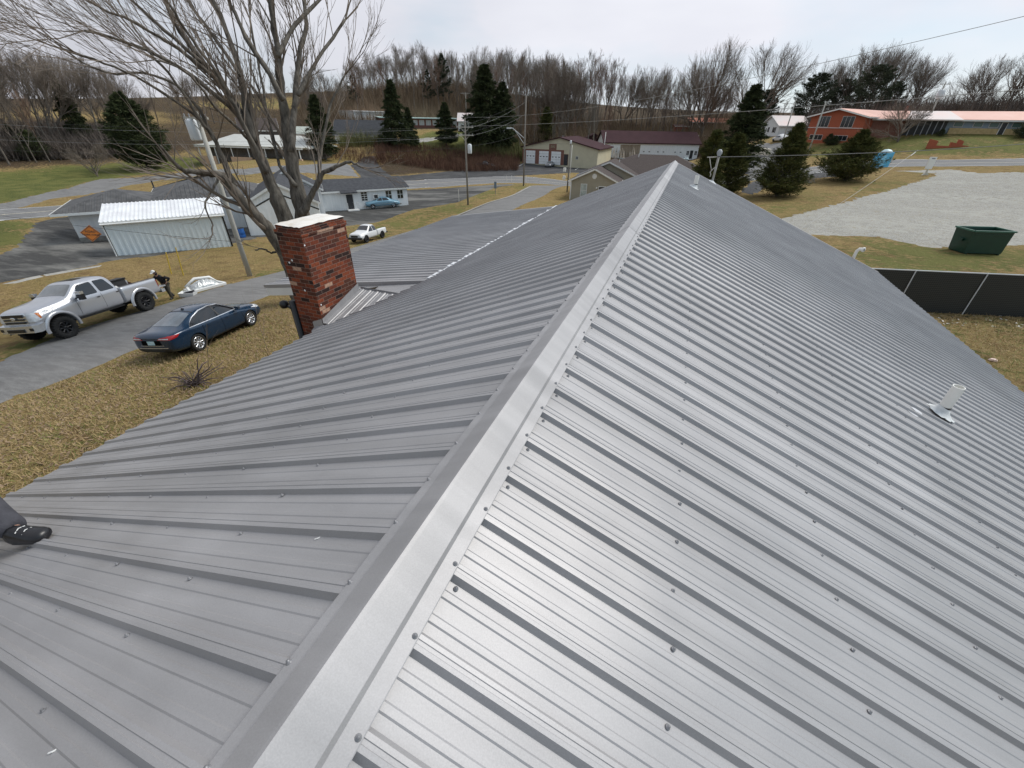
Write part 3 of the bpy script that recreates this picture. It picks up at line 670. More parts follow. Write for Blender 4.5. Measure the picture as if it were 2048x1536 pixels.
# service mast beyond the ridge end
mb = MB(); mx_, my_ = .82, 17.55; zb = zr(mx_)
mb.tube([(mx_, my_, zb-.1), (mx_, my_, -.86)], .038, 10)
mst = mb.build('service_mast', mat('weathered_conduit', (.30, .27, .22), .7, col2=(.42, .41, .40), scale=4), house, True)
mb = MB(); M_ = Matrix.Translation((mx_, my_-.02, -.80)) @ Matrix.Rotation(-.5, 4, 'X')
mb.lathe([(.0, .11), (.05, .10), (.085, .05), (.085, -.02), (.06, -.07), (.04, -.12)], 12, M_); mb.build('weatherhead', mat('cast_grey', (.3, .31, .32), .5, var=.15), mst, True)
mb = MB(); zi = -.93
mb.tube([(mx_, my_, zi+.02), (mx_-.16, my_-.02, zi), (mx_-.36, my_-.05, zi-.01)], .016, 6)
mb.tube([(mx_-.28, my_-.04, zi), (mx_-.2, my_-.06, zi-.22), (mx_-.12, my_-.06, zi-.40)], .012, 6)
mb.tube([(mx_-.02, my_-.05, zi-.30), (mx_-.09, my_-.06, zi-.36), (mx_-.15, my_-.06, zi-.46), (mx_-.11, my_-.06, zi-.53), (mx_-.12, my_-.06, zi-.60)], .016, 6)
mb.build('service_wire', mat('pale_wire', (.5, .47, .42), .6, var=.1), mst, True)
mb = MB(); mb.add([(mx_-.12, my_-.16, zr(mx_-.12)+.03), (mx_+.13, my_-.16, zr(mx_+.13)+.03), (mx_+.13, my_+.14, zr(mx_+.13)+.03), (mx_-.12, my_+.14, zr(mx_-.12)+.03), (mx_, my_, zb+.10)], [(0, 1, 4), (1, 2, 4), (2, 3, 4), (3, 0, 4)])
mb.build('mast_boot', SEAL, mst)
# elbow vent at the far corner
mb = MB(); ex, ey = 6.0, 17.98
mb.tube([(ex, ey, -5.6), (ex, ey, -3.75), (ex+.01, ey-.01, -3.62), (ex+.05, ey-.04, -3.55), (ex+.12, ey-.1, -3.54)], [.05, .05, .052, .055, .06], 12, cap=False)
mb.lathe([(.045, 0), (.078, .0), (.078, .05), (.045, .05)], 14, Matrix.Translation((ex+.12, ey-.1, -3.54)) @ Vector((.7, -.7, 0)).to_track_quat('Z', 'Y').to_matrix().to_4x4())
mb.build('elbow_vent', PVC, house, True)

# screws: nearest hundred as parts, the rest together
def screw_bm(mb, p, nrm, n=8, s=.72):
    q = nrm.to_track_quat('Z', 'Y').to_matrix().to_4x4(); M = Matrix.Translation(p) @ q
    mb.lathe([(.0115*s, 0), (.0115*s, .0025), (.0085*s, .0045), (.0065*s, .0045), (.006*s, .0095), (0, .0105)], n, M)
nR = Vector((RS, 0, 1)).normalized(); nL = Vector((-RS, 0, 1)).normalized()
sp = []; rnd = random.Random(11)
for k in range(-18, 78):
    yr, yl = phR+k*PITCH, phL+k*PITCH
    j = lambda a=.012: rnd.uniform(-a, a)
    if Y0 < yr < Y1-.1:
        sp.append((Vector((RX+.131, yr+.008+j(.01), RZ-RS*.131+.0265)), nR))
        if k % 2 == 0 or k > 4: sp.append((Vector((RX+.158+j(.008), yr-.05+j(.006), zr(RX+.158)+.0005)), nR))
        o_ = .84
        while o_ < 7.2: sp.append((Vector((RX+o_+j(.01), yr-.052+j(.008), zr(RX+o_)+.0005)), nR)); o_ += .748
    if Y0 < yl < Y1-.1:
        sp.append((Vector((RX-.133, yl+.02+j(.01), RZ-RS*.133+.0265)), nL))
        o_ = .94
        while RX-o_ > xl_end(yl)+.05: sp.append((Vector((RX-o_+j(.01), yl-.045+j(.008), zl(RX-o_)+.0005)), nL)); o_ += .655
    if YW < yl < Y1-.1:
        for o_ in (.8, 1.6, 2.4, 3.2, 4.0, 4.8): sp.append((Vector((-4.74-o_, yl+.02, wing_z(-4.74-o_)+.0005)), Vector((-.158, 0, 1)).normalized()))
def vis(p): a, b = proj(p); return p.y > .02 and -10 < a < 2058 and -10 < b < 1546
sv = sorted([s for s in sp if vis(s[0])], key=lambda s: s[0].length)
near = sv[:99]; ids = {id(s) for s in near}
mb = MB(); screw_bm(mb, Vector((0, 0, 0)), Vector((0, 0, 1)), 10); proto = None
for p, n_ in near:
    if proto is None: o = proto = mb.build('screw', SCREW, house, True)
    else: o = proto.copy(); COL.objects.link(o)
    o.location = p; o.rotation_euler = n_.to_track_quat('Z', 'Y').to_euler()
mb = MB()
for s in sp:
    if id(s) not in ids: screw_bm(mb, s[0], s[1], 6)
tag(mb.build('screw', SCREW, house), kind='stuff')
# drips of white sealant and scraps on the sheets
mb = MB()
for (px_, py_) in ((290, 1268), (630, 1080), (98, 1508)):
    r = ray(px_, py_); t = (RZ-RS*RX)/(r[2]-RS*r[0]); q = Vector(r*t)
    mb.tube([q+Vector((0, 0, .004)), q+Vector((.008, .006, .006)), q+Vector((.012, .016, .004))], .0022, 5)
mb.build('sealant_drip', WHITE, house)

# ------------------------------------------------------------------ buildings
MWHITE = mat('white_wall_paint', (.74, .76, .76), .7, col2=(.9, .9, .89), scale=1.2, stretch=(3, 3, .5))
MCREAM = mat('cream_siding', (.58, .53, .38), .75, var=.07, scale=.6)
MBEIGE = mat('beige_siding', (.36, .325, .25), .75, var=.08, scale=.8)
MMAROON = mat('maroon_metal_roof', (.055, .026, .030), .85, spec=.15, var=.15, scale=.5)
MBRICK2 = mat('red_brick_far', (.34, .085, .045), .85, col2=(.43, .12, .06), scale=6)
MBRICK3 = mat('brown_brick_far', (.18, .08, .06), .85, col2=(.25, .12, .09), scale=6)
MSTONE = mat('tan_stone', (.38, .28, .13), .85, col2=(.55, .42, .22), scale=3)
MSALMON = mat('salmon_roof', (.62, .32, .24), .6, col2=(.7, .42, .35), scale=.25)
MPALER = mat('pale_roof', (.62, .60, .58), .6, col2=(.7, .55, .52), scale=.3)
MSHING = mat('brown_shingles', (.06, .047, .044), .9, spec=.2, col2=(.10, .082, .075), scale=6)
MSHINGG = mat('grey_shingles', (.045, .047, .053), .9, spec=.2, col2=(.08, .083, .09), scale=2.5)
MROOFG = mat('weathered_grey_metal', (.06, .06, .062), .7, spec=.25, col2=(.13, .13, .13), scale=1.1, stretch=(1, 1, 1))
MGREENT = mat('pale_green_fascia', (.42, .55, .52), .6, var=.1)
MDOOR = mat('dark_door', (.03, .032, .035), .5, var=.2)
MPEACH = mat('peach_block', (.62, .42, .28), .85, var=.12)
MGREY = mat('grey_panel', (.3, .31, .33), .6, var=.12)
def building(name, A, B, depth, hgt, label, cat, wallm, roofm, roof='gable_u', rise=1.2, over=.4, trim=None, zb=None, group=None, thick=.12, rib=0, ext=(0, 0), foundation=None):
    """front wall from A to B (left to right as seen), local x along the front, y away from the viewer"""
    A = Vector(A); B = Vector(B); d = Vector((B.x-A.x, B.y-A.y, 0)); w = d.length; rz = math.atan2(d.y, d.x)
    z = zb if zb is not None else (A.z+B.z)/2
    r = thing(name, (A.x, A.y, z), rz, label, cat, group); D = depth; H = hgt; o = over; mb = MB(); rf = MB(); tr = MB()
    trim = trim or WHITE
    if roof == 'gable_u':        # ridge runs along the front
        mb.prism([(0, 0, -1.2), (0, D, -1.2), (0, D, H), (0, D/2, H+rise), (0, 0, H)], (w, 0, 0))
        s = rise/(D/2)
        for sg in (0, 1):
            y0, y1 = (-o, D/2) if not sg else (D+o, D/2); z0, z1 = H-s*o, H+rise
            rf.prism([(-o, y0, z0+.02), (-o, y1, z1+.02), (-o, y1, z1+.02+thick), (-o, y0, z0+.02+thick)], (w+2*o, 0, 0))
            tr.bar((-o, y0+(-.015 if not sg else .015), z0-.02), (w+o, y0+(-.015 if not sg else .015), z0-.02), .025, .22)
            for xx in (-o-.015, w+o+.015): tr.bar((xx, y0, z0-.01), (xx, y1, z1-.01), .025, .2)
        if rib:
            n = int((w+2*o)/rib)
            for k in range(n+1):
                x = -o+k*rib+.02; rf.bar((x, -o, H-s*o+.03+thick), (x, D/2, H+rise+.03+thick), .05, .03)
    elif roof == 'gable_v':      # gable end faces the viewer
        mb.prism([(0, 0, -1.2), (w, 0, -1.2), (w, 0, H), (w/2, 0, H+rise), (0, 0, H)], (0, D, 0)); s = rise/(w/2)
        for sg in (-1, 1):
            x0 = -o if sg < 0 else w+o; z0 = H-s*o
            rf.prism([(x0, -o, z0+.02), (w/2, -o, H+rise+.02), (w/2, -o, H+rise+.02+thick), (x0, -o, z0+.02+thick)], (0, D+2*o, 0))
            tr.bar((x0, -o-.015, z0+.0), (w/2, -o-.015, H+rise+.0), .03, .22); tr.bar((x0+sg*.015, -o, z0-.02), (x0+sg*.015, D+o, z0-.02), .025, .18)
    elif roof == 'hip':
        mb.box(0, w, 0, D, -1.2, H); ins = min(w, D)/2
        if w >= D: a, b = (ext[0] or ins, D/2), (w-(ext[1] or ins), D/2)
        else: a, b = (w/2, ins), (w/2, D-ins)
        P = [(-o, -o, H-.05), (w+o, -o, H-.05), (w+o, D+o, H-.05), (-o, D+o, H-.05), (*a, H+rise), (*b, H+rise)]
        rf.add(P+[(x, y, z-.1) for x, y, z in P[:4]], [(0, 1, 5, 4), (2, 3, 4, 5), (1, 2, 5), (3, 0, 4), (0, 6, 7, 1), (1, 7, 8, 2), (2, 8, 9, 3), (3, 9, 6, 0), (6, 9, 8, 7)] if w >= D else [(0, 1, 4), (1, 2, 5, 4), (2, 3, 5), (3, 0, 4, 5), (0, 6, 7, 1), (1, 7, 8, 2), (2, 8, 9, 3), (3, 9, 6, 0), (6, 9, 8, 7)])
        tr.bar((-o, -o-.02, H-.13), (w+o, -o-.02, H-.13), .03, .22); tr.bar((-o-.02, -o, H-.13), (-o-.02, D+o, H-.13), .03, .22)
        if rib:
            n = int((w+2*o)/rib); 
            for k in range(1, n):
                x = -o+k*rib; t = 1.0
                if x < a[0]: t = (x+o)/(a[0]+o)
                if x > b[0]: t = (w+o-x)/(w+o-b[0])
                rf.bar((x, -o, H-.03), (x, -o+(a[1]+o)*t*.98, H-.05+(rise+.05)*t*.98+.02), .13, .08)
    elif roof == 'shed':         # low at the front, high at the back
        mb.prism([(0, 0, -1.2), (0, D, -1.2), (0, D, H+rise), (0, 0, H)], (w, 0, 0)); s = rise/D
        rf.prism([(-o, -o, H-s*o+.02), (-o, D+o, H+rise+s*o+.02), (-o, D+o, H+rise+s*o+.02+thick), (-o, -o, H-s*o+.02+thick)], (w+2*o, 0, 0))
        tr.bar((-o, -o-.015, H-s*o), (w+o, -o-.015, H-s*o), .025, .24)
        if rib:
            n = int((w+2*o)/rib)
            for k in range(n+1): x = -o+.03+k*rib; rf.bar((x, -o, H-s*o+.03+thick), (x, D+o, H+rise+s*o+.03+thick), .1, .07)
    mb.build('wall', wallm, r); rf.build('roof', roofm, r); tr.build('fascia', trim, r)
    if foundation: m2 = MB(); m2.box(-.02, w+.02, -.03, 0, -.6, .45); m2.build('foundation', foundation, r)
    return r, w
def win(r, x, z, w, hh, y=0, fm=None, nx=2, nz=2, pane=None, fr=.06):
    mb = MB(); mb.box(x, x+w, y-.05, y-.003, z, z+hh); f = mb.build('window', fm or WHITE, r)
    mb = MB(); cw = (w-fr*(nx+1))/nx; ch = (hh-fr*(nz+1))/nz
    for i in range(nx):
        for j in range(nz):
            xx = x+fr+i*(cw+fr); zz = z+fr+j*(ch+fr); mb.box(xx, xx+cw, y-.058, y-.0505, zz, zz+ch)
    mb.build('pane', pane or GLASS, f); return f
def door(r, x, w, hh, y=0, m=None, fm=None, z=0):
    mb = MB(); mb.box(x-.1, x+w+.1, y-.04, y-.003, z, z+hh+.1); f = mb.build('door', fm or WHITE, r); f.name = 'door_frame'
    mb = MB(); mb.box(x, x+w, y-.075, y-.041, z, z+hh); d = mb.build('door', m or MDOOR, r)
    mb = MB(); mb.box(x+w*.82, x+w*.88, y-.13, y-.076, z+hh*.45, z+hh*.48); mb.build('handle', MGREY, d)
def garage_door(r, x, w, hh, y=0, wins=3, wz=.55, m=None, gap=True):
    mb = MB(); n = 5
    for k in range(n): mb.box(x, x+w, y-.07, y-.003, k*hh/n+.015, (k+1)*hh/n-.015)
    d = mb.build('garage_door', m or MWHITE, r); mb = MB()
    for k in range(wins):
        mb = MB(); c = x+w*(k+.5)/wins; mb.box(c-w*.07, c+w*.07, y-.08, y-.071, hh*wz, hh*wz+.22); mb.build('pane', GLASS, d)

def LV(a, b, n=None):
    A = G(*a); q = at_z(b[0], b[1], A.z); B = Vector((q[0], q[1], A.z)); return (A, A+(B-A).normalized()*n) if n else (A, B)
# neighbour: beige gables and the long brown hip roof
A = G(1139, 399); B = A+Vector((6.9, .35, 0))
r, w = building('beige_house', A, B, 5.5, 2.75, 'beige sided gabled house with white trim just past the grey roof ridge', 'house', MBEIGE, MSHING, 'gable_v', 1.55, .35)
win(r, 1.55, .55, .95, 1.75, nx=1, nz=2, pane=mat('curtained_pane', (.42, .47, .45), .3, var=.25, scale=3)); door(r, 4.3, .9, 2.0)
mb = MB(); mb.lathe([(0, .04), (.30, .04), (.36, 0)], 16, Matrix.Translation((w/2, -.005, 3.35)) @ Matrix.Rotation(math.pi/2, 4, 'X')); mb.build('gable_vent', WHITE, r)
mb = MB(); mb.box(-.03, .12, -.04, -.003, -.4, 2.7); mb.box(w-.12, w+.03, -.04, -.003, -.4, 2.7); mb.build('corner_board', WHITE, r)
mb = MB(); mb.box(3.85, 4.05, -.15, -.003, 1.75, 1.95); mb.build('wall_lamp', WHITE, r)
# the rear, higher wing of the same house
m2 = MB(); off = (1.0, 5.4)
def wing(r, x0, x1, y0, y1, H, rise, wallm, roofm, kind, o=.35, nm='wing'):
    m = MB(); f = MB(); t = MB(); w = x1-x0
    if kind == 'gable_v':
        m.prism([(x0, y0, -1.2), (x1, y0, -1.2), (x1, y0, H), ((x0+x1)/2, y0, H+rise), (x0, y0, H)], (0, y1-y0, 0)); s = rise/(w/2); c = (x0+x1)/2
        for sg, xx in ((-1, x0-o), (1, x1+o)):
            f.prism([(xx, y0-o, H-s*o+.02), (c, y0-o, H+rise+.02), (c, y0-o, H+rise+.14), (xx, y0-o, H-s*o+.14)], (0, y1-y0+2*o, 0))
            t.bar((xx, y0-o-.015, H-s*o), (c, y0-o-.015, H+rise), .03, .22)
    else:
        m.box(x0, x1, y0, y1, -1.2, H); D = y1-y0; i = D/2
        P = [(x0-o, y0-o, H), (x1+o, y0-o, H), (x1+o, y1+o, H), (x0-o, y1+o, H), (x0+i, (y0+y1)/2, H+rise), (x1-i, (y0+y1)/2, H+rise)]
        f.add(P+[(a, b, c-.1) for a, b, c in P[:4]], [(0, 1, 5, 4), (2, 3, 4, 5), (1, 2, 5), (3, 0, 4), (0, 6, 7, 1), (1, 7, 8, 2), (2, 8, 9, 3), (3, 9, 6, 0), (6, 9, 8, 7)])
        t.bar((x0-o, y0-o-.02, H-.1), (x1+o, y0-o-.02, H-.1), .03, .2); t.bar((x0-o-.02, y0-o, H-.1), (x0-o-.02, y1+o, H-.1), .03, .2)
    m.build('wall', wallm, r); f.build('roof', roofm, r); t.build('fascia', WHITE, r)
wing(r, .2, 9.4, 5.51, 12.5, 3.0, 1.9, MBEIGE, MSHING, 'gable_v')
wing(r, 2.2, 20.5, 8.2, 20.0, 3.15, 2.55, MBEIGE, MSHING, 'hip')
wing(r, 9.8, 13.5, 3.2, 8.0, 2.9, 1.1, MBEIGE, MSHING, 'gable_v')
mb = MB()
for x, y, z in ((5.8, 10.4, 4.5), (8.6, 13.1, 5.3)): mb.tube([(x, y, z-.5), (x, y, z+.5)], .06, 8)
mb.build('vent_pipe', WHITE, r)

# fire-station-like garage with three white doors
A, B = LV((1045, 326), (1193, 334))
r, w = building('garage_building', A, B, 18, 4.3, 'cream building with maroon gable roof and three white garage doors', 'garage', MCREAM, MMAROON, 'gable_v', 2.5, .5, trim=MMAROON)
mb = MB(); mb.box(-.03, 12.6, -.06, -.004, 0, 3.75); mb.box(8.1, 10.3, -.06, -.004, 3.76, 5.2); mb.build('brick_facing', MBRICK3, r)
for x in (1.1, 5.2, 8.9): garage_door(r, x, 2.85, 3.35, -.06)
door(r, 12.75, 1.1, 2.7, -.02, fm=MBRICK3); win(r, 16.1, 1.6, .8, .8, nx=2, nz=2)
mb = MB(); mb.box(8.5, 9.9, -.075, -.0615, 4.2, 4.9); mb.build('wall_sign', mat('faded_brown_sign', (.2, .1, .07), .7, col2=(.3, .26, .17), scale=3), r)
mb = MB(); mb.tube([(11, 3, 6.2), (11, 3, 7.3)], .09, 8); mb.tube([(15, 4, 5.4), (15, 4, 6.0)], .12, 8); mb.build('vent_pipe', MGREY, r)
# maroon-roofed row of bays
A, B = LV((1206, 314.5), (1393, 317.5))
r, w = building('garage_building', A, B, 11, 4.3, 'long low building with maroon roof, white bays and scattered lumber outside', 'workshop', MWHITE, MMAROON, 'gable_u', 2.9, .5, trim=MMAROON)
for x in (1.4, 12.0, 16.6, 22.2): garage_door(r, x, 3.6, 3.3, 0, 2, .5)
door(r, 28.0, .95, 2.3); win(r, 26.8, 1.0, .9, 1.2); win(r, 29.4, 1.0, .9, 1.2)
mb = MB(); mb.box(5.2, 11.6, -.03, -.003, 0, 3.6); mb.build('plank_screen', mat('weathered_planks', (.2, .15, .11), .9, col2=(.42, .35, .27), scale=1.2, stretch=(6, 6, .3)), r)
WSA, WSU = Vector((A.x, A.y, r.location.z)), (B-A).normalized()
def WS(x, d): v = Vector((-WSU.y, WSU.x, 0)); q = WSA+Vector((WSU.x, WSU.y, 0)).normalized()*x-v*d; return Vector((q.x, q.y, max(WSA.z, h(q.x, q.y))))
lum = thing('lumber_pile', WS(6.2, 1.0), r.rotation_euler.z, 'pale boards leaning in a heap against the maroon roofed workshop', 'lumber'); mb = MB(); rnd = random.Random(4)
for k in range(26):
    x = rnd.uniform(-3.5, 3.8); mb.bar((x+rnd.uniform(-.8, .8), -.6-rnd.random(), 0), (x, .1, 1.2+rnd.random()*1.8), .12, .05)
mb.build('board', mat('pale_lumber', (.4, .32, .24), .8, col2=(.6, .54, .45), scale=3), lum)
kinds_fix = tag(kids(lum)[0], kind='stuff')
# dark red shed roof between the two
A = GD(1150, 168); A.z = h(A.x, A.y); B = A+Vector((9, 3.2, 0))
building('shed', A, B, 6, 3.0, 'dark maroon roofed shed half hidden behind the cream garage', 'shed', MMAROON, MMAROON, 'gable_v', 2.4, .3, trim=MMAROON)

# long white block with the dark low roof
B = G(817, 410); q = at_z(640, 423.5, B.z); u = (B-Vector(q)).normalized(); A = B-u*17.5
r, w = building('long_white_building', A, B, 7.5, 2.55, 'long low white block building with dark grey roof behind the light blue vintage car', 'building', MWHITE, MSHINGG, 'gable_u', 1.0, .35)
for i, (px_, wd) in enumerate(((716, .95), (769, .95), (796, .95))):
    f = (G(px_, 412)-A).dot(u); win(r, f, 1.0, wd, 1.25, nx=2, nz=4 if i == 0 else 2, fm=WHITE)
f = (G(691, 415)-A).dot(u); door(r, f-.1, .9, 2.0, fm=WHITE)
mb = MB(); mb.prism([(f-.9, -.9, 2.25), (f+1.4, -.9, 2.25), (f+1.4, -.01, 2.6), (f-.9, -.01, 2.6)], (0, 0, .12)); mb.build('awning', MSHINGG, r)
mb = MB(); mb.box(f-.3, f+1.3, -1.1, -.01, -.3, .05); [mb.bar((xx, yy, .05), (xx, yy, .95), .05) for xx in (f-.25, f+1.25) for yy in (-1.05, -.1)]; mb.bar((f+1.25, -1.05, .95), (f+1.25, -.1, .95), .05); mb.bar((f-.25, -1.05, .95), (f-.25, -.1, .95), .05); mb.build('porch_step', WHITE, r)
f = (G(741, 412)-A).dot(u); mb = MB(); mb.box(f, f+.75, -.35, -.003, 1.25, 1.85); ac = mb.build('air_conditioner', WHITE, r); mb = MB(); mb.box(f+.1, f+.65, -.36, -.351, 1.32, 1.78); mb.build('grille', MDOOR, ac)
garage_door(r, .3, 3.9, 2.1, 0, 3, .6)
mb = MB(); mb.box(4.4, 4.6, -.1, -.003, 1.2, 1.45); mb.build('meter_box', MGREY, r)
mb = MB(); mb.tube([(1.9, 2.2, 2.9), (1.9, 2.2, 3.75)], .07, 8); mb.build('vent_pipe', WHITE, r)
mb = MB()
for k in range(7):
    if k == 3: continue
    mb.box(1.0+k*.62, 1.25+k*.62, 3.9, 4.1, 3.5, 3.85)
mb.build('roof_marker', WHITE, r)

# white metal gable building left of it
uW = u
A, B = LV((502, 472), (648, 462)); uW = (B-A).normalized()
r, w = building('white_metal_barn', A, B, 9, 3.1, 'white metal gabled building with black trim lines behind the big bare tree', 'barn', MWHITE, MSHINGG, 'gable_v', 2.0, .25)
mb = MB(); mb.bar((0, -.02, 2.35), (w/2, -.02, 4.1), .03, .13); mb.bar((w/2, -.02, 4.1), (w, -.02, 2.35), .03, .13); mb.bar((-.05, -.02, -.2), (-.05, -.02, 3.0), .12, .03); mb.build('trim_line', BLACK, r)
A2 = A+uW*.6+Vector((-uW.y, uW.x, 0))*9.5
building('white_metal_barn', A2, A2+uW*7.5, 5, 3.3, 'smaller white trimmed gable roof behind the black trimmed white barn', 'barn', MWHITE, MSHINGG, 'gable_v', 2.1, .3)

# shed with ribbed white lean-to roof
A = G(237, 512); us = Vector((.588, .809, 0)); B = A+us*4
while proj(B+Vector((0, 0, 2.7)))[0] < 444: B = B+us*.05
us = (B-A).normalized(); vs_ = Vector((-us.y, us.x, 0))
RIBW = mat('white_ribbed_metal', (.74, .80, .82), .45, var=.03, scale=1)
r, w = building('metal_shed', A, B, 4.3, 2.75, 'white ribbed metal shed with pale translucent lean-to roof beside the driveway', 'shed', RIBW, mat('pale_translucent_roof', (.66, .66, .68), .4, col2=(.84, .86, .86), scale=.9, stretch=(1, 1, 1)), 'shed', .75, .18, rib=.3)
mb = MB(); k = 0
while k*.42 < w: mb.box(k*.42, k*.42+.13, -.055, -.002, -.3, 2.52); k += 1
mb.build('wall_rib', RIBW, r)
mb = MB(); mb.tube([(-.1, -.1, 2.6), (-.1, -.1, .05), (-.1, -.35, -.02)], .055, 6); mb.build('downspout', WHITE, r); mb = MB(); mb.box(w-.12, w+.03, -.05, -.003, -.4, 2.6); mb.box(-.08, .04, -.05, -.003, -.4, 2.6); mb.build('corner_trim', BLACK, r)
mb = MB(); mb.tube([(-.2, -.24, 2.68), (w+.2, -.24, 2.68)], .06, 6); mb.build('gutter', WHITE, r)
# the old white shop behind it
S0 = G(163.5, 485); S1 = S0+us*4
while proj(S1+Vector((0, 0, 3)))[0] < 322: S1 = S1+us*.05
us = (S1-S0).normalized(); vs_ = Vector((-us.y, us.x, 0))
r, w = building('workshop', S0, S1, 8.0, 2.9, 'old white walled workshop with grey hipped metal roof and leaning orange sign', 'workshop', MWHITE, MROOFG, 'hip', 1.35, 1.0, rib=.42, foundation=mat('stained_foundation', (.2, .19, .17), .9, col2=(.4, .38, .34), scale=2))
wing(r, w-.6, w+9.5, 1.0, 11.5, 3.3, 1.75, MWHITE, MROOFG, 'hip', o=.6)
mb = MB()
for k in range(24):
    x = w-.9+k*.42
    if x < w+4.5: t = min(1, (x-(w-1.2))/5.6)
    else: t = min(1, (w+10.1-x)/5.6)
    mb.bar((x, .42, 3.33), (x, .4+5.8*t*.97, 3.33+1.75*t*.97), .13, .08)
mb.build('roof_rib', MROOFG, r)
mb = MB(); mb.lathe([(.0, .0), (.16, .0), (.1, .12), (.07, .14), (.07, .7), (.12, .72), (0, .8)], 10, Matrix.Translation((w-.4, 4.2, 4.15))); mb.build('flue', MDOOR, r)
ORANGE = mat('orange_sign_paint', (.62, .19, .025), .5, var=.1)
P0 = G(178, 486)-vs_*.55; sg = thing('road_sign', (P0.x, P0.y, h(P0.x, P0.y)+.05), math.atan2(us.y, us.x), 'orange diamond road work sign leaning on the white workshop wall', 'sign')
Mx = Matrix.Translation((.55, .3, .85)) @ Matrix.Rotation(-.14, 4, 'X') @ Matrix.Rotation(math.radians(56), 4, 'Y')
mb = MB(); mb.box(-.55, .55, -.02, .02, -.55, .55, 0, Mx); mb.build('sign_board', ORANGE, sg)
mb = MB()
for a, b, c, d in ((-.5, .5, .46, .5), (-.5, .5, -.5, -.46)): mb.box(a, b, -.026, -.0205, c, d, 0, Mx)
for a, b in ((-.5, -.46), (.46, .5)): mb.box(a, b, -.026, -.0205, -.455, .455, 0, Mx)
mb.build('sign_border', MDOOR, sg)
Mt = Matrix.Translation((.55, .262, .85)) @ Matrix.Rotation(-.14, 4, 'X') @ Matrix.Rotation(math.radians(8), 4, 'Y')
def text_obj(name, body, size, M, m, parent, align='CENTER', ext=.004):
    c = bpy.data.curves.new(name, 'FONT'); c.body = body; c.size = size; c.align_x = align; c.align_y = 'CENTER'; c.extrude = ext
    t = bpy.data.objects.new(name, c); COL.objects.link(t)
    dg = bpy.context.evaluated_depsgraph_get(); me = bpy.data.meshes.new_from_object(t.evaluated_get(dg)); bpy.data.objects.remove(t)
    me.transform(M); me.materials.clear(); me.materials.append(m); o = bpy.data.objects.new(name, me); COL.objects.link(o); o.parent = parent; return o
TX = Mt @ Matrix.Rotation(math.pi/2, 4, 'X')
text_obj('lettering', 'ROAD', .27, TX @ Matrix.Translation((0, .17, 0)), MDOOR, sg); text_obj('lettering', 'WORK AHEAD', .2, TX @ Matrix.Translation((0, -.12, 0)), MDOOR, sg)
# black shelf against the shop wall, and the blue barrel in the shed's mouth
q = S0+us*2.75-vs_*.2; bn = thing('wall_plate', (q.x, q.y, S0.z), math.atan2(us.y, us.x), 'small black rectangular panel low on the white workshop wall', 'panel')
mb = MB(); mb.box(0, 1.1, -.1, .14, .95, 1.25); mb.build('panel', BLACK, bn); mb = MB(); mb.box(0, 1.2, -.12, .14, .86, .93); mb.build('ledge', WHITE, bn)
q = G(486, 475); bl = thing('barrel', q, 0, 'bright blue plastic barrel in the shade right of the metal shed', 'barrel')
mb = MB(); mb.lathe([(0, 0), (.30, 0), (.31, .05), (.33, .3), (.31, .32), (.33, .36), (.33, .62), (.31, .65), (.32, .9), (.28, .98), (0, .98)], 16); mb.build('drum', mat('blue_plastic', (.01, .09, .32), .4, var=.1), bl, True)
mb = MB(); mb.lathe([(.3, .97), (.33, .985), (.3, 1.0), (0, 1.0)], 16); mb.build('lid', BLACK, bl)

# open-fronted station with a canopy, beyond the road
A = G(402, 329); B = G(602, 321.5)
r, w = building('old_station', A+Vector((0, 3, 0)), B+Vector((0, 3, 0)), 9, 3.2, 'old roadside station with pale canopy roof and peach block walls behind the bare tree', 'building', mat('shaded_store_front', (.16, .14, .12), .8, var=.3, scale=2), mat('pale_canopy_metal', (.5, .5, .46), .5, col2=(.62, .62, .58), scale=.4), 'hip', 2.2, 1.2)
mb = MB()
for k in range(7): mb.bar((.4+k*(w-.8)/6, -3.0, -.6), (.4+k*(w-.8)/6, -3.0, 3.0), .16)
mb.bar((-.5, -3.1, 3.1), (w+.5, -3.1, 3.1), .2, .3); mb.build('post', WHITE, r)
mb = MB(); mb.box(-.5, w+.5, -3.3, -.8, 3.26, 3.4); mb.build('canopy', mat('canopy_top', (.55, .55, .5), .5, var=.1), r)
mb = MB(); mb.box(.2, 4.4, -3.2, -2.9, -.8, 1.1); mb.box(8.5, 14, -3.2, -2.9, -.8, 1.1); mb.box(w-5, w, -3.2, -2.9, -.8, 1.1); mb.build('half_wall', MPEACH, r)
mb = MB(); mb.prism([(w*.60, -3.4, .2), (w*.60+3.4, -3.4, -.3), (w*.60+3.2, -3.4, .5), (w*.60+.3, -3.4, 2.1)], (0, .1, 0)); mb.build('leaning_sheet', mat('pale_yellow_sheet', (.6, .6, .36), .6, var=.1), r)
A = GD(520, 150); B = GD(590, 150); A.z += 1.5; B.z += 1.5
building('house', A, B, 8, 2.2, 'dark roofed house with white ridge line behind the old station', 'house', MSHING, MSHING, 'gable_u', 2.6, .4)
A = GD(606, 152); B = GD(650, 152)
building('house', A, B, 6, 2.4, 'low pale roofed building between the tree trunks right of the old station', 'house', MPALER, mat('pale_sage_roof', (.4, .43, .38), .6, var=.1), 'gable_u', 1.4, .5)
A = G(672, 287); B = A+Vector((13.5, 6.5, 0)); 
r, w = building('house', A, B, 9, 2.4, 'white cottage with large grey roof seen through branches left of the school', 'house', MWHITE, MSHINGG, 'gable_u', 3.4, .5)
win(r, 2.2, .6, 1.3, 1.3); win(r, 6, .6, 1.3, 1.3)
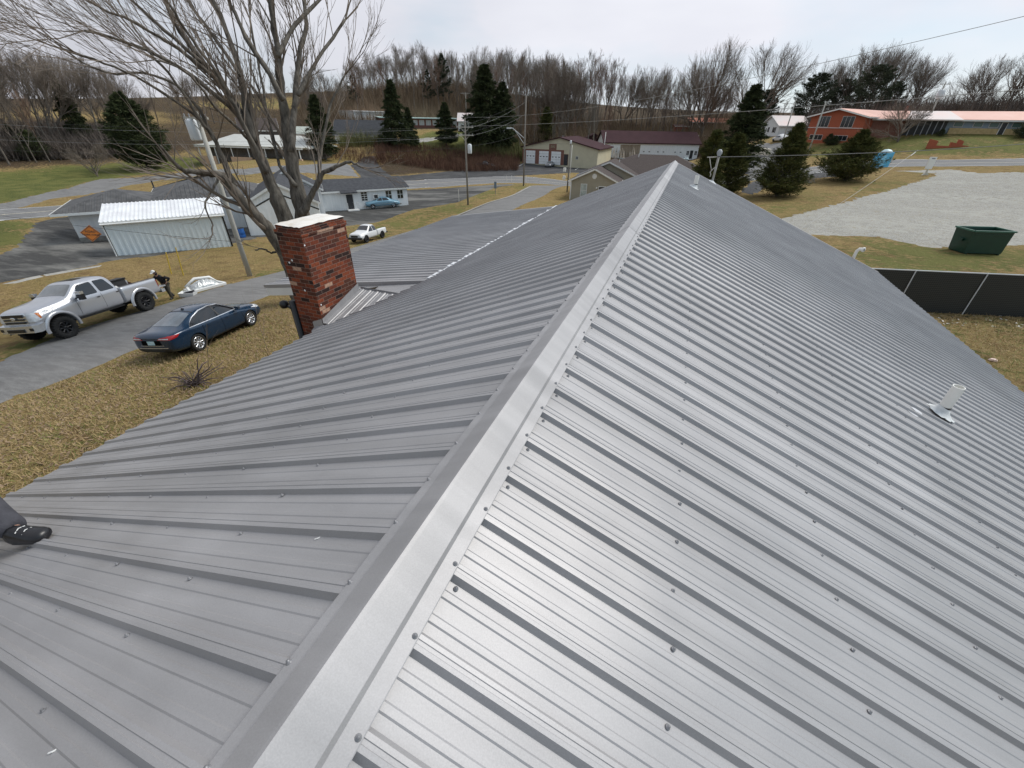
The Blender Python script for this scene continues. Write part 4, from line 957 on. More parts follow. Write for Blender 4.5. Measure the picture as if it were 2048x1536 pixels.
# school
A = G(765, 258); B = G(912, 257); B = A+(B-A).normalized()*31
r, w = building('school_building', A, B, 14, 3.0, 'long flat school block with pale green fascia and window band on the hill', 'school', MBRICK3, MGREENT, 'shed', .25, .8, trim=MGREENT)
for k in range(13): win(r, 1.0+k*2.3, 1.0, 1.7, 1.5, nx=2, nz=1, pane=mat('pale_blinds', (.5, .52, .5), .5, var=.1) if k == 0 else bpy.data.materials['pale_blinds'])
A = GD(735, 182); B = GD(812, 190); A.z += .2
building('school_building', A, B, 12, 3.2, 'taller white end of the school block behind the evergreens', 'school', MWHITE, MPALER, 'shed', .2, .4)
A = G(917, 262); A.z = h(A.x, A.y); B = A+Vector((11, 4.5, 0))
building('house', A, B, 8, 3.0, 'white house between the conifer trunks above the green lawn', 'house', MWHITE, MPALER, 'gable_u', 2.2, .4)
A = GD(985, 168); B = A+Vector((5, 2, 0)); building('house', A, B, 5, 2.6, 'small white shed in the scrub left of the leaning street lamp pole', 'shed', MWHITE, MWHITE, 'gable_v', 1.2, .2)

# white house and tan shed, right centre
A = G(1517, 272); B = G(1592, 268); B = A+(B-A).normalized()*13
r, w = building('house', A, B, 8, 2.5, 'small white sided house with dark shutters left of the red brick house', 'house', MWHITE, MPALER, 'gable_v', 2.3, .4)
for x in (1.6, 5.6, 9.4): win(r, x, .8, 1.2, 1.3, nx=2, nz=1); 
mb = MB(); [mb.box(x, x+.4, -.045, -.003, .75, 2.15) for x in (1.1, 2.9, 9.0, 10.7)]; mb.build('shutter', MDOOR, r)
A = G(1462, 272); B = A+Vector((5.0, 1.2, 0))
r, w = building('shed', A, B, 6, 2.6, 'tan shed with white metal roof left of the small white house', 'shed', mat('tan_shed', (.5, .42, .28), .8, var=.08), MPALER, 'gable_v', 1.2, .3)
# red structures half hidden behind the maroon-roofed row
A = GD(1322, 196); B = A+Vector((5, 1, 0)); building('red_shed', A, B, 5, 4.2, 'bright red shed seen through branches above the maroon roof', 'shed', mat('red_paint', (.33, .035, .02), .6, var=.15), MMAROON, 'shed', .4, .2)
A = GD(1350, 200); B = A+Vector((14, 3, 0)); 
r, w = building('red_shed', A, B, 6, 4.4, 'open fronted shed with rusty orange roof behind the maroon roof', 'shed', MMAROON, mat('rusty_orange_roof', (.42, .13, .07), .7, var=.2), 'shed', 1.2, .5)
mb = MB(); [mb.bar((x, -.35, 0), (x, -.35, 4.4), .3) for x in (.5, 4.5, 9, 13.5)]; mb.build('post', MPALER, r)
A = GD(1362, 186); B = A+Vector((5, .5, 0)); building('camper', A, B, 2.5, 2.3, 'white camper trailer parked behind the maroon roofed workshop', 'camper', MWHITE, WHITE, 'shed', .1, .05)

# red brick split-level house and its ranch wing on the right bank
A = G(1605, 289.5); B = G(1722, 287); uu = (B-A).normalized(); B = A+uu*10.4
r, w = building('brick_house', A, B, 30, 4.9, 'red brick split level gabled house with salmon roof on the grassy bank', 'house', MBRICK2, MSALMON, 'gable_v', 1.25, .7)
for x in (1.55, 6.1): win(r, x, 3.0, 2.3, 1.95, nx=3, nz=1, fm=MPALER, pane=GLASS)
for x in (.9, 5.7): win(r, x, .7, 2.6, .95, nx=3, nz=1, fm=MPALER)
mb = MB(); mb.box(-.05, w+.05, -.12, -.003, 2.85, 2.98); mb.build('sill_band', MPALER, r)
A2 = G(1722, 281)+Vector((0, 1.0, 0)); B2 = G(2048, 270.5); A2.z = h(A2.x, A2.y)
uu2 = Vector((B2.x-A2.x, B2.y-A2.y, 0)).normalized(); zb = h(B2.x, B2.y)+.0
B3 = B2+uu2*14; zb = (h(A2.x, A2.y)+h(B2.x, B2.y))/2+.25
r, w = building('ranch_house', Vector((A2.x, A2.y, zb)), Vector((B3.x, B3.y, zb)), 9, 2.75, 'long low ranch wing with salmon roof, stone base and blue-grey upper wall', 'house', mat('blue_grey_siding', (.24, .3, .36), .8, var=.08), MSALMON, 'gable_u', 1.2, .8, zb=zb)
def fx(px): 
    rr = ray(px, 268); q = Vector((rr[0], rr[1], 0)).normalized(); 
    den = q.x*uu2.y-q.y*uu2.x; t = (A2.x*uu2.y-A2.y*uu2.x)/den; p = q*t; return (Vector((p.x-A2.x, p.y-A2.y, 0))).dot(uu2)
mb = MB(); mb.box(fx(1893), fx(2036), -.25, -.003, -.8, 1.35); mb.build('stone_base', MSTONE, r); mb = MB(); mb.box(0, fx(1800), -.25, -.003, -.8, 2.7); mb.build('brick_base', MBRICK3, r)
mb = MB(); mb.box(fx(1800), fx(1885), -.03, -.003, -.1, 2.7); mb.build('porch_opening', MDOOR, r)
mb = MB(); [mb.bar((fx(p), -.9, -.1), (fx(p), -.9, 2.6), .12) for p in (1812, 1826, 1838, 1850, 1862, 1874)]; mb.build('post', MGREY, r)
mb = MB(); mb.prism([(fx(1795), -1.6, 2.45), (fx(1800), -1.6, 2.6), (fx(1908), -1.6, 2.6), (fx(1908), -1.6, 2.45)], (0, .9, 0)); mb.add([(fx(1798), -1.6, 2.63), (fx(1908), -1.6, 2.63), (fx(1892), 4.4, 4.09), (fx(1812), 4.4, 4.09)], [(0, 1, 2, 3)]); mb.build('porch_roof', MPALER, r)
for p in (1898, 1937, 1969, 2014): win(r, fx(p), 1.5, fx(p+19)-fx(p), .85, nx=1, nz=1, fm=MPALER, pane=mat('teal_glass', (.1, .16, .15), .2, var=.1) if p == 1898 else bpy.data.materials['teal_glass'])
door(r, fx(1993), fx(2003)-fx(1993), 2.25, -.26, fm=WHITE)
mb = MB(); mb.box(fx(1797), fx(1801), 3.2, 3.8, 3.5, 4.9); ch = mb.build('chimney', MBRICK3, r)
A = GD(2010, 150); B = GD(2090, 150); A.z += .9; B.z += .9
building('house', A, B, 9, 3.2, 'pink roofed gable rising behind the right end of the ranch wing', 'house', MWHITE, MSALMON, 'gable_u', 2.6, .3)
# brick planter remains on the lawn
pl = thing('brick_planter', G(1890, 296), 0, 'low broken red brick planter walls on the lawn below the ranch house', 'planter')
mb = MB(); 
for (a, b, c, d, e) in ((-2.6, 0, -1.4, .2, 1.3), (-1.4, .0, .6, .3, .35), (.6, .0, 1.5, .3, .9), (1.5, 0, 2.2, .3, 1.35), (2.2, 0, 3.2, .3, .5)): mb.prism([(a, b, -.3), (c, b, -.3), (c, b, e*.8), (a, b, e)], (0, d+.3, 0))
mb.build('brick_wall', MBRICK2, pl)
# low white wall by the side street
a, b = G(1500, 306), G(1536, 312); wl = MB(); a2 = Vector(a); b2 = Vector(b)
wl.prism([(a2.x, a2.y, a2.z-.4), (b2.x, b2.y, b2.z-.4), (b2.x, b2.y, b2.z+1.3), (a2.x, a2.y, a2.z+1.5)], (.5, .6, 0))
tag(wl.build('barrier_wall', mat('white_block_wall', (.66, .62, .52), .8, var=.1)), 'low white block wall beside the red pickup and side street', 'wall')

# ------------------------------------------------------------------ poles, signs, wires
WOOD = mat('grey_pole_wood', (.16, .14, .12), .9, col2=(.3, .28, .25), scale=5, stretch=(1, 1, .15))
WOODL = mat('pale_pole_wood', (.36, .35, .31), .9, col2=(.5, .49, .45), scale=5, stretch=(1, 1, .15))
WIREM = mat('wire_dark', (.06, .06, .06), .6, var=.1); WIREL = mat('wire_grey', (.3, .3, .29), .5, var=.1)
CAN = mat('galvanised_grey', (.62, .65, .67), .45, var=.06)
POLES = {}
def pole(key, px, py, ytop, label, r0=.15, wood=None, arms=(), can=None, lamp=None, group=None, rzz=0):
    b = G(px, py); zt = z_for(b.x, b.y, ytop); H = zt-b.z
    t = thing('utility_pole', b, rzz, label, 'pole', group)
    mb = MB(); mb.tube([(0, 0, -.3), (0, 0, H*.5), (0, 0, H)], [r0, r0*.86, r0*.68], 10); mb.build('post', wood or WOOD, t, True)
    for dz, ln in arms:
        mb = MB(); mb.bar((-ln/2, -.12, H-dz), (ln/2, -.12, H-dz), .1, .12); mb.bar((-ln*.3, -.12, H-dz), (0, -.12, H-dz-.6), .04); mb.bar((ln*.3, -.12, H-dz), (0, -.12, H-dz-.6), .04); a = mb.build('crossarm', WOODL, t)
        mb = MB(); [mb.lathe([(.05, 0), (.03, .08), (.05, .12), (0, .16)], 6, Matrix.Translation((x, -.12, H-dz+.06))) for x in (-ln/2+.1, -ln/4, ln/4, ln/2-.1)]; mb.build('insulator', MGREY, a)
    if can:
        x, dz, rr, hh = can; mb = MB(); mb.lathe([(0, 0), (rr*.9, 0), (rr, .08), (rr, hh-.1), (rr*.7, hh), (0, hh+.05)], 14, Matrix.Translation((x, -.1, H-dz))); mb.build('transformer', CAN, t, True)
    if lamp:
        dx, dy, dz, rise = lamp; mb = MB(); mb.tube([(0, 0, H-dz), (dx*.8, dy*.8, H-dz+rise), (dx, dy, H-dz+rise+.05)], .06, 6); mb.tube([(0, 0, H-dz-.9), (dx*.7, dy*.7, H-dz+rise*.9)], .04, 6); a = mb.build('lamp_arm', CAN, t)
        mb = MB(); mb.box(dx-.5, dx+.25, dy-.15, dy+.15, H-dz+rise-.1, H-dz+rise+.12); mb.build('lamp_head', CAN, a)
    POLES[key] = (b, zt); return t, H
pole('L', 500, 552, 222, 'tall pale utility pole with grey transformer standing in the verge left of the brick chimney', .17, WOODL, can=(-.55, 1.5, .3, 1.1), arms=((.35, 2.0),))
pole('M', 936, 410, 236, 'dark utility pole with two crossarms and a white transformer by the driveway', .14, WOOD, arms=((1.0, 2.4), (1.9, 2.4)), can=(.62, 4.0, .28, 1.1))
pole('K', 1047, 372, 190, 'tallest utility pole with a long silver street lamp arm by the road', .15, WOOD, lamp=(-2.6, -.6, 6.2, 1.5))
pole('H', 1134, 384, 283, 'utility pole with two white floodlights at the corner of the beige house', .12, WOOD, can=(.0, .35, .17, .5))
t = pole('H2', 1138, 372, 290, 'slim white conduit pole beside the floodlight pole at the beige house', .05, PVC)
b, zt = POLES['H']; fl = thing('floodlight', (b.x-.12, b.y-.15, h(b.x, b.y)+2.1), 0, 'pair of white floodlights clamped low on the pole by the beige house', 'floodlight')
for dz in (0, 1.2):
    mb = MB(); mb.box(-.75, -.35, -.2, .2, dz-.2, dz+.35); mb.build('lamp_head', PVC, fl); mb = MB(); mb.bar((-.4, 0, dz), (.1, .1, dz), .06); mb.build('bracket', WOOD, fl)
pole('W', 1205, 322, 264, 'white pole at the left corner of the maroon roofed workshop', .12, PVC)
pole('far', 935, 292, 185, 'thin pole with one crossarm rising behind the crossarm pole', .12, WOODL, arms=((.2, 3.2),))
pole('R1', 1563, 290, 198, 'leaning looking pole above the small white house', .15, WOODL)
pole('R2', 1615, 309, 203, 'grey pole in front of the left corner of the red brick house', .15, WOODL)
pole('R3', 1846, 262, 163, 'pole with white transformer above the ranch house roof', .15, WOODL, arms=((.4, 1.6),), can=(.0, 2.6, .55, 1.3))
pole('B1', 676, 300, 208, 'thin pole among the branches left of the school', .12, WOODL) if False else None
def wire(a, b, sag=.5, r=.012, m=None, n=16):
    a, b = Vector(a), Vector(b); pts = []
    for k in range(n+1):
        t = k/n; p = a.lerp(b, t); p.z -= sag*4*t*(1-t); pts.append(p)
    mb = MB(); mb.tube(pts, r, 5); return mb.build('overhead_wire', m or WIREM)
def AD(px, py, d): return Vector(at_d(px, py, d))
def top(k, dz=0, dx=0): b, z = POLES[k]; return Vector((b.x+dx, b.y, z-dz))
tag(wire(AD(2300, -28, 26), top('M', -.1), 1.0, .010, WIREL, 30), 'topmost pale wire crossing the sky from the upper right corner', 'wire')
tag(wire(AD(2300, 158, 30), top('M', .9), .3, .013, WIREL, 30), 'thick pale cable passing in front of the far right trees and maroon roofs', 'wire')
mt_ = Vector((mx_-.36, my_-.05, zi-.01))
tag(wire(AD(2300, 262, 45), mt_, .25, .014, WIREM, 24), 'dark service cable ending at the mast on the ridge end', 'wire')
tag(wire(G(1606, 456)+Vector((0, 0, .05)), AD(1836, 300, 62), .15, .014, WIREL), 'slanting guy wire rising from the gravel lot edge', 'wire')
gp = MB(); q0 = AD(1822, 311, 61.4); q1 = AD(1831, 304, 61.8); gp.tube([q0, q1], .04, 6); tag(gp.build('guy_marker', PVC), 'white sleeve near the top of the slanting guy wire', 'marker')
ws = [('M', 1.0, -1.1, (0, 226), 85, .8), ('M', 1.0, 1.1, (0, 232), 85, 1.0), ('M', 1.9, -1.1, (0, 258), 80, .9), ('M', 1.9, 1.1, (0, 266), 80, 1.0), ('M', 3.3, 0, (0, 287), 75, .9)]
for i, (k, dz, dx, (px, py), d, sg_) in enumerate(ws):
    e = AD(-200, py+3, d); tag(wire(top(k, dz, dx), e, sg_, .009, WIREL if i % 2 else WIREM), 'one of the five thin lines running left from the crossarm pole to the picture edge', 'wire', 'lines left of the crossarm pole')
for i, (dz, dx, dz2) in enumerate(((1.0, -1.1, .6), (1.0, 1.1, .9), (1.9, -1.1, 2.3), (1.9, 1.1, 2.6), (3.2, 0, 5.2))):
    tag(wire(top('M', dz, dx), top('K', dz2), .35, .009, WIREL if i % 2 else WIREM), 'one of the short lines between the crossarm pole and the street lamp pole', 'wire', 'lines between the two roadside poles')
for i, (a, da, b, db, lab) in enumerate((('K', .6, 'W', .3, 'line from the street lamp pole to the white pole'), ('K', 5.2, 'H', .3, 'line from the street lamp pole down to the floodlight pole'), ('L', .4, 'M', 2.1, 'line between the pale transformer pole and the crossarm pole'), ('R2', .4, 'R3', .6, 'line running right over the salmon roof'), ('R1', .5, 'R2', .5, 'short line between the two poles left of the brick house'))):
    tag(wire(top(a, da), top(b, db), .6, .012, WIREM), lab, 'wire')
tag(wire(top('L', 7.5), AD(-250, 392, 60), .3, .012, WIREM), 'low dark line crossing the green lawn at the left edge', 'wire')
tag(wire(AD(2300, 325, 60), AD(1425, 319, 40), .2, .011, WIREM), 'dark line sagging over the right road behind the cedars', 'wire') if False else None
# yellow guy guards
YEL = mat('yellow_guard', (.62, .44, .05), .5, var=.08)
for (x0_, y0_, x1_, y1_, lb) in ((343, 548, 350, 505, 'left yellow guy wire guard in the dry grass behind the person'), (367, 551, 378, 495, 'right yellow guy wire guard in the dry grass behind the person')):
    b = G(x0_, y0_); zt = z_for(b.x, b.y, y1_); mb = MB(); e = Vector(ray(x1_, y1_)); 
    q = Vector((b.x, b.y, zt)); mb.tube([b, b.lerp(q, 1)+Vector((.25, .1, 0))], .035, 6); o = mb.build('guy_guard', YEL); tag(o, lb, 'marker')
# small grey sign, thin white stakes
b = G(991, 389); t = thing('street_sign', b, 0, 'blue-grey sign on a thin post in the verge between the roadside poles', 'sign'); mb = MB(); mb.bar((0, 0, -.2), (0, 0, 1.1), .07); mb.build('post', WOOD, t); mb = MB(); mb.box(-.2, .2, -.07, -.04, .9, 1.9); mb.build('sign_plate', mat('blue_grey_plate', (.14, .19, .24), .5, var=.1), t)
for i, (px, py) in enumerate(((918, 403), (1013, 366), (1023, 366), (1052, 366))):
    b = G(px, py); mb = MB(); mb.tube([(b.x, b.y, b.z-.2), (b.x, b.y, b.z+1.7-.3*(i > 0))], .03, 5); tag(mb.build('marker_stake', PVC), 'thin white marker stake in the grass verge near the road junction', 'stake', 'thin stakes in the verge by the junction')
b = G(1850, 350); t = thing('lot_sign', b, .25, 'white board sign on a short pedestal at the gravel lot entrance', 'sign')
mb = MB(); mb.box(-.42, .42, -.06, .06, .75, 2.2); mb.build('sign_board', PVC, t); mb = MB(); mb.prism([(-.1, -.08, .2), (.1, -.08, .2), (.08, -.08, .75), (-.08, -.08, .75)], (0, .16, 0)); mb.prism([(-.45, -.15, -.1), (.45, -.15, -.1), (.12, -.15, .3), (-.12, -.15, .3)], (0, .3, 0)); mb.build('pedestal', mat('pale_concrete', (.6, .58, .5), .8, var=.1), t); mb = MB(); mb.box(-.2, .25, -.07, -.061, 1.95, 2.1); mb.build('sign_marking', MGREY, t)
b = G(1757, 334); t = thing('blue_booth', b, .3, 'bright light blue booth with pale domed top beside the road behind the cedar', 'booth')
BLU = mat('sky_blue_plastic', (.12, .5, .78), .45, var=.12, scale=2)
mb = MB(); mb.prism([(-.95, -.7, 0), (.95, -.7, 0), (1.05, -.7, 2.1), (-.95, -.7, 1.9)], (0, 1.4, 0)); mb.build('booth_wall', BLU, t)
mb = MB(); mb.lathe([(.75, 0), (.7, .22), (.45, .42), (0, .5)], 14, Matrix.Translation((.3, 0, 2.0))); mb.build('dome', mat('pale_aqua', (.6, .78, .82), .4, var=.06), t, True); mb = MB(); mb.box(-.7, .1, -.74, -.703, .15, 1.7); mb.build('booth_door', mat('lighter_blue', (.25, .62, .85), .4, var=.06), t)

# fence with black slats
FB = mat('black_privacy_mesh', (.011, .012, .012), .55, col2=(.03, .032, .03), scale=30)
def fence_mat():
    m = bpy.data.materials.new('black_slatted_chain_link'); m.use_nodes = True; t = m.node_tree; p = t.nodes['Principled BSDF']; K = t.links.new; p.inputs['Roughness'].default_value = .5
    c = _n(t, 'ShaderNodeTexCoord'); mp_ = _n(t, 'ShaderNodeMapping'); mp_.inputs['Rotation'].default_value = (0, math.radians(45), 0); K(c.outputs['Object'], mp_.inputs[0])
    ch = _n(t, 'ShaderNodeTexChecker'); ch.inputs['Scale'].default_value = 17; ch.inputs[1].default_value = (.010, .011, .011, 1); ch.inputs[2].default_value = (.034, .037, .035, 1); K(mp_.outputs[0], ch.inputs[0]); K(ch.outputs[0], p.inputs['Base Color']); return m
zt, zb = -5.05, -6.9
fa = Vector((8.3, 21.9, 0)); r_ = at_z(1974.6, 547, zt); fb = Vector((r_[0], r_[1], 0)); fd = (fb-fa).normalized()
fn = thing('slatted_fence', (fa.x, fa.y, zb), math.atan2(fd.y, fd.x), 'black slatted chain link fence along the grass below the dumpster', 'fence')
Lf = 13.5; mb = MB(); mb.box(-2, Lf, -.02, .02, .02, zt-zb-.03); mb.build('slat_panel', fence_mat(), fn)
mb = MB(); mb.tube([(-2, 0, zt-zb), (Lf, 0, zt-zb)], .025, 6); mb.build('top_rail', CAN, fn)
f2 = (Vector((r_[0], r_[1], 0))-fa).length; r1_ = at_z(1836, 543, zt); f1 = (Vector((r1_[0], r1_[1], 0))-fa).length
for x in (f1-(f2-f1), f1, f2, f2+(f2-f1), f2+2*(f2-f1)):
    mb = MB(); mb.tube([(x, -.045, -.1), (x, -.045, zt-zb+.02)], .024, 6); mb.build('post', CAN, fn)
# dumpster
DG = mat('dark_green_paint', (.006, .04, .026), .4, var=.15, scale=2)
c0 = G(1926, 508); c1 = Vector(at_z(2000.5, 510, c0.z)); dd = Vector((c1.x-c0.x, c1.y-c0.y, 0)); wD = dd.length; dp = thing('dumpster', c0, math.atan2(dd.y, dd.x), 'open dark green steel dumpster on the edge of the gravel lot', 'dumpster')
mb = MB(); Hh, Dp, fl_ = 1.42, 1.2, .32
def shell(x0, x1, y0, y1, z0, X0, X1, Y0_, Y1_, z1, t=.05):
    mb = MB(); o = [(x0, y0, z0), (x1, y0, z0), (x1, y1, z0), (x0, y1, z0), (X0, Y0_, z1), (X1, Y0_, z1), (X1, Y1_, z1), (X0, Y1_, z1)]
    i = [(X0+t, Y0_+t, z1), (X1-t, Y0_+t, z1), (X1-t, Y1_-t, z1), (X0+t, Y1_-t, z1), (x0+t, y0+t, z0+.1), (x1-t, y0+t, z0+.1), (x1-t, y1-t, z0+.1), (x0+t, y1-t, z0+.1)]
    mb.add(o+i, [(0, 3, 2, 1), (0, 1, 5, 4), (1, 2, 6, 5), (2, 3, 7, 6), (3, 0, 4, 7), (4, 5, 9, 8), (5, 6, 10, 9), (6, 7, 11, 10), (7, 4, 8, 11), (8, 9, 13, 12), (9, 10, 14, 13), (10, 11, 15, 14), (11, 8, 12, 15), (12, 13, 14, 15)]); return mb
shell(0, wD, 0, Dp, .06, -.12, wD+.02, -.02, Dp+.12, Hh).build('bin_body', DG, dp)
mb = MB(); z_ = Hh+.02
for a, b in (((-.15, -.05, z_), (wD+.06, -.05, z_)), ((wD+.05, -.05, z_), (wD+.05, Dp+.15, z_)), ((wD+.06, Dp+.15, z_), (-.15, Dp+.15, z_)), ((-.14, Dp+.15, z_), (-.14, -.05, z_))): mb.bar(a, b, .1, .09)
mb.build('rim', mat('worn_green_rim', (.05, .14, .10), .5, var=.2), dp)
mb = MB(); mb.box(.03, wD-.0, -.035, -.005, Hh-.24, Hh-.17); mb.box(.1, .2, -.02, Dp+.02, -.02, .08); mb.box(wD-.2, wD-.1, -.02, Dp+.02, -.02, .08); mb.box(-.2, -.06, .4, .7, .75, .9); mb.build('side_channel', DG, dp)
tr_ = thing('cardboard_scrap', c0+Vector((.9, .75, .3)), .4, 'tan scrap board lying inside the green dumpster', 'scrap'); mb = MB(); mb.box(-.5, .5, -.2, .25, 0, .35); mb.bar((-.6, .3, .3), (.6, .35, .5), .3, .05); mb.build('board', mat('cardboard', (.42, .3, .15), .8, var=.15), tr_)

# ------------------------------------------------------------------ trees and scrub
BARK = mat('grey_brown_bark', (.04, .033, .027), .95, col2=(.20, .178, .148), scale=7, stretch=(1, 1, .3), bump=.8, bscale=14)
BARKF = mat('far_bark', (.085, .07, .058), .95, col2=(.22, .195, .165), scale=1.5, spec=.1)
TWIG = mat('twig_brown', (.13, .105, .085), .9, col2=(.27, .225, .185), scale=1, spec=.1)
TWIGR = mat('twig_reddish', (.14, .09, .065), .9, col2=(.23, .155, .115), scale=1, spec=.1)
BARKL = mat('pale_bark', (.16, .145, .12), .95, col2=(.33, .31, .27), scale=2, spec=.1)
def foliage(name, a, b):
    m = bpy.data.materials.new(name); m.use_nodes = True; t = m.node_tree; p = t.nodes['Principled BSDF']; p.inputs['Roughness'].default_value = .9; p.inputs['Specular IOR Level'].default_value = .05
    c = _n(t, 'ShaderNodeTexCoord'); n = _n(t, 'ShaderNodeTexNoise'); n.inputs['Scale'].default_value = 1.6; n.inputs['Detail'].default_value = 5; t.links.new(c.outputs['Object'], n.inputs[0])
    r = _n(t, 'ShaderNodeValToRGB'); r.color_ramp.elements[0].position = .35; r.color_ramp.elements[1].position = .68; r.color_ramp.elements[0].color = (*a, 1); r.color_ramp.elements[1].color = (*b, 1)
    t.links.new(n.outputs[0], r.inputs[0]); t.links.new(r.outputs[0], p.inputs['Base Color']); return m
CED = foliage('cedar_green', (.04, .052, .018), (.13, .13, .045)); CEDD = foliage('dark_evergreen', (.025, .034, .018), (.085, .10, .045)); PINE = foliage('pine_green', (.035, .045, .03), (.095, .11, .07))
def rdir(rnd, d, spread):
    d = Vector(d).normalized(); o = d.orthogonal().normalized(); a = rnd.uniform(0, 2*math.pi); o = Matrix.Rotation(a, 3, d) @ o
    s = math.radians(rnd.uniform(spread*.55, spread*1.25)); return (d*math.cos(s)+o*math.sin(s)).normalized()
def grow(mb, rnd, p, d, ln, r, lvl, up=.18, spread=34, nseg=4, kids_=(4, 7), rmin=.012, bias=None, tw=None, first=.3):
    pts = [Vector(p)]; d = Vector(d).normalized(); rs_ = [r]; dirs = [d]
    for k in range(nseg):
        d = (d+Vector((rnd.uniform(-1, 1), rnd.uniform(-1, 1), rnd.uniform(-1, 1)))*.16+Vector((0, 0, up))+(bias or Vector((0, 0, 0)))).normalized()
        pts.append(pts[-1]+d*ln/nseg); rs_.append(max(rmin*.7, r*(1-(k+1)/nseg*.62))); dirs.append(d)
    m = tw if (tw is not None and lvl <= 1) else mb
    m.tube(pts, rs_, 3 if r < .05 else (5 if r < .12 else 7), cap=False)
    if lvl <= 0: return
    n = rnd.randint(*kids_)
    for i in range(n):
        t = first+(1-first)*(i+rnd.random())/n; f = min(nseg-1e-3, t*nseg); k = int(f); q = pts[k].lerp(pts[k+1], f-k); rr = rs_[k]*.62
        grow(mb, rnd, q, rdir(rnd, dirs[k], spread), ln*rnd.uniform(.45, .72)*(1.15-t*.4), max(rmin, rr), lvl-1, up, spread, max(2, nseg-1), kids_, rmin, bias, tw, .2)
def bare_variant(i, seed, H=15., r=.22, mode='forest', twm=None, bark=None):
    rnd = random.Random(seed); tr = MB(); cr = MB()
    if mode == 'forest': h0, sp, up, ks, ln, n = .22+.25*rnd.random(), 34, .2, (4, 6), .36+.14*rnd.random(), rnd.randint(8, 13)
    elif mode == 'spread': h0, sp, up, ks, ln, n = .16, 42, .16, (5, 7), .60, 10
    else: h0, sp, up, ks, ln, n = .12, 55, .05, (5, 7), .85, 16
    pts = [Vector((0, 0, -.4))]; d = Vector((0, 0, 1)); ns = 8; top_ = H*(.92 if mode == 'forest' else .55); rs_ = [r*1.25]
    for k in range(ns): d = (d+Vector((rnd.uniform(-1, 1), rnd.uniform(-1, 1), 0))*.09+Vector((0, 0, .1))).normalized(); pts.append(pts[-1]+d*(top_+.4)/ns); rs_.append(r*(1-.75*(k+1)/ns))
    tr.tube(pts, rs_, 7, cap=False)
    for k in range(n):
        t = h0+(1-h0)*(k+rnd.random()*.8)/n; f = min(ns-1e-3, t*ns); q = pts[int(f)].lerp(pts[int(f)+1], f-int(f)); rr = rs_[int(f)]*.6
        dr = rdir(rnd, (0, 0, 1), sp+10*(1-t)); grow(cr, rnd, q, dr, H*ln*(1.1-.55*t), max(.03, rr), 3, up, 30, 4, ks if mode != 'low' else (4, 5), .013)
    a = tr; t_ = thing('bare_tree', (0, 0, 0), 0, 'x', 'tree')
    o1 = tr.build('trunk', bark or BARKF, t_, True); o2 = cr.build('branches', twm or TWIG, t_); zs = sorted(v[2] for v in cr.v); return t_, [(o1, []), (o2, [])], zs[int(len(zs)*.965)]
def cone_points(rnd, n, prof, H, clumps):
    """points within a crown outline prof(t)->radius, gathered in clumps"""
    cs = []
    for _ in range(clumps):
        t = rnd.random()**.8; R = prof(t); a = rnd.uniform(0, 2*math.pi); rr = R*(.45+.6*rnd.random()**.6); cs.append((rr*math.cos(a), rr*math.sin(a), t*H, .13*R+.16+.1*rnd.random()))
    out_ = []
    for _ in range(n):
        c = cs[rnd.randrange(len(cs))]; s = c[3]
        out_.append((c[0]+rnd.gauss(0, s), c[1]+rnd.gauss(0, s), c[2]+rnd.gauss(0, s*1.1), c))
    return out_
def evergreen(seed, H, prof, n, m, size=.28, clumps=90, droop=-.2, name='cedar_tree', trunk=.16, base=.03, rise=.5, jag=.3, fill=.2):
    """a trunk with boughs; each bough carries its own spray of small leaf faces"""
    prof_ = prof; prof = lambda t: prof_(min(max(t, 0.0), .999))
    rnd = random.Random(seed); t_ = thing(name, (0, 0, 0), 0, 'x', 'tree'); mb = MB()
    mb.tube([(0, 0, -.4), (0, 0, H*.4), (0, 0, H*.95)], [trunk, trunk*.7, .03], 7, cap=False); vs, fs = [], []; per = max(8, int(n/clumps))
    for k in range(clumps):
        t = base+(1.0-base)*((k+rnd.random())/clumps)**1.05; a = rnd.uniform(0, 6.283); R = max(.12, prof(t)*rnd.uniform(1-jag, 1+jag*.75)); el = rise*rnd.uniform(.5, 1.3)*(.6+.6*t)
        p0 = Vector((0, 0, max(base*H*.6, t*H-R*math.sin(el)*.6))); ax = Vector((math.cos(a), math.sin(a), 0)); pts = []
        for q in range(5): u = q/4; pts.append(p0+ax*R*u*math.cos(el)+Vector((0, 0, R*math.sin(el)*u+droop*R*u*u)))
        mb.tube(pts, [.05*R/3+.012, .04*R/3+.01, .03*R/3+.008, .015, .006], 3, cap=False); sd = ax.cross(Vector((0, 0, 1)))
        for _ in range(per):
            u = fill+(1.02-fill)*rnd.random()**.7; f = min(3.999, u*4); p = pts[int(f)].lerp(pts[int(f)+1], f-int(f)); w = R*.26*(1.15-u)+.10
            p = p+sd*rnd.gauss(0, w)+Vector((0, 0, rnd.gauss(0, w*.45)))+ax*rnd.gauss(0, .08); d = (ax*rnd.uniform(.2, 1)+sd*rnd.uniform(-.9, .9)+Vector((0, 0, rnd.uniform(-.35, .8)+droop))).normalized()
            s_ = d.cross(Vector((rnd.uniform(-1, 1), rnd.uniform(-1, 1), rnd.uniform(-.3, 1)))).normalized(); L_ = size*rnd.uniform(.5, 1.35); ww = L_*rnd.uniform(.16, .34); b = len(vs)
            vs += [p-s_*ww*.5, p+s_*ww*.5, p+d*L_]; fs.append((b, b+1, b+2))
    o1 = mb.build('trunk', BARKF, t_, True); o2 = mesh_obj('crown', vs, fs, m, t_); return t_, [(o1, []), (o2, [])], H
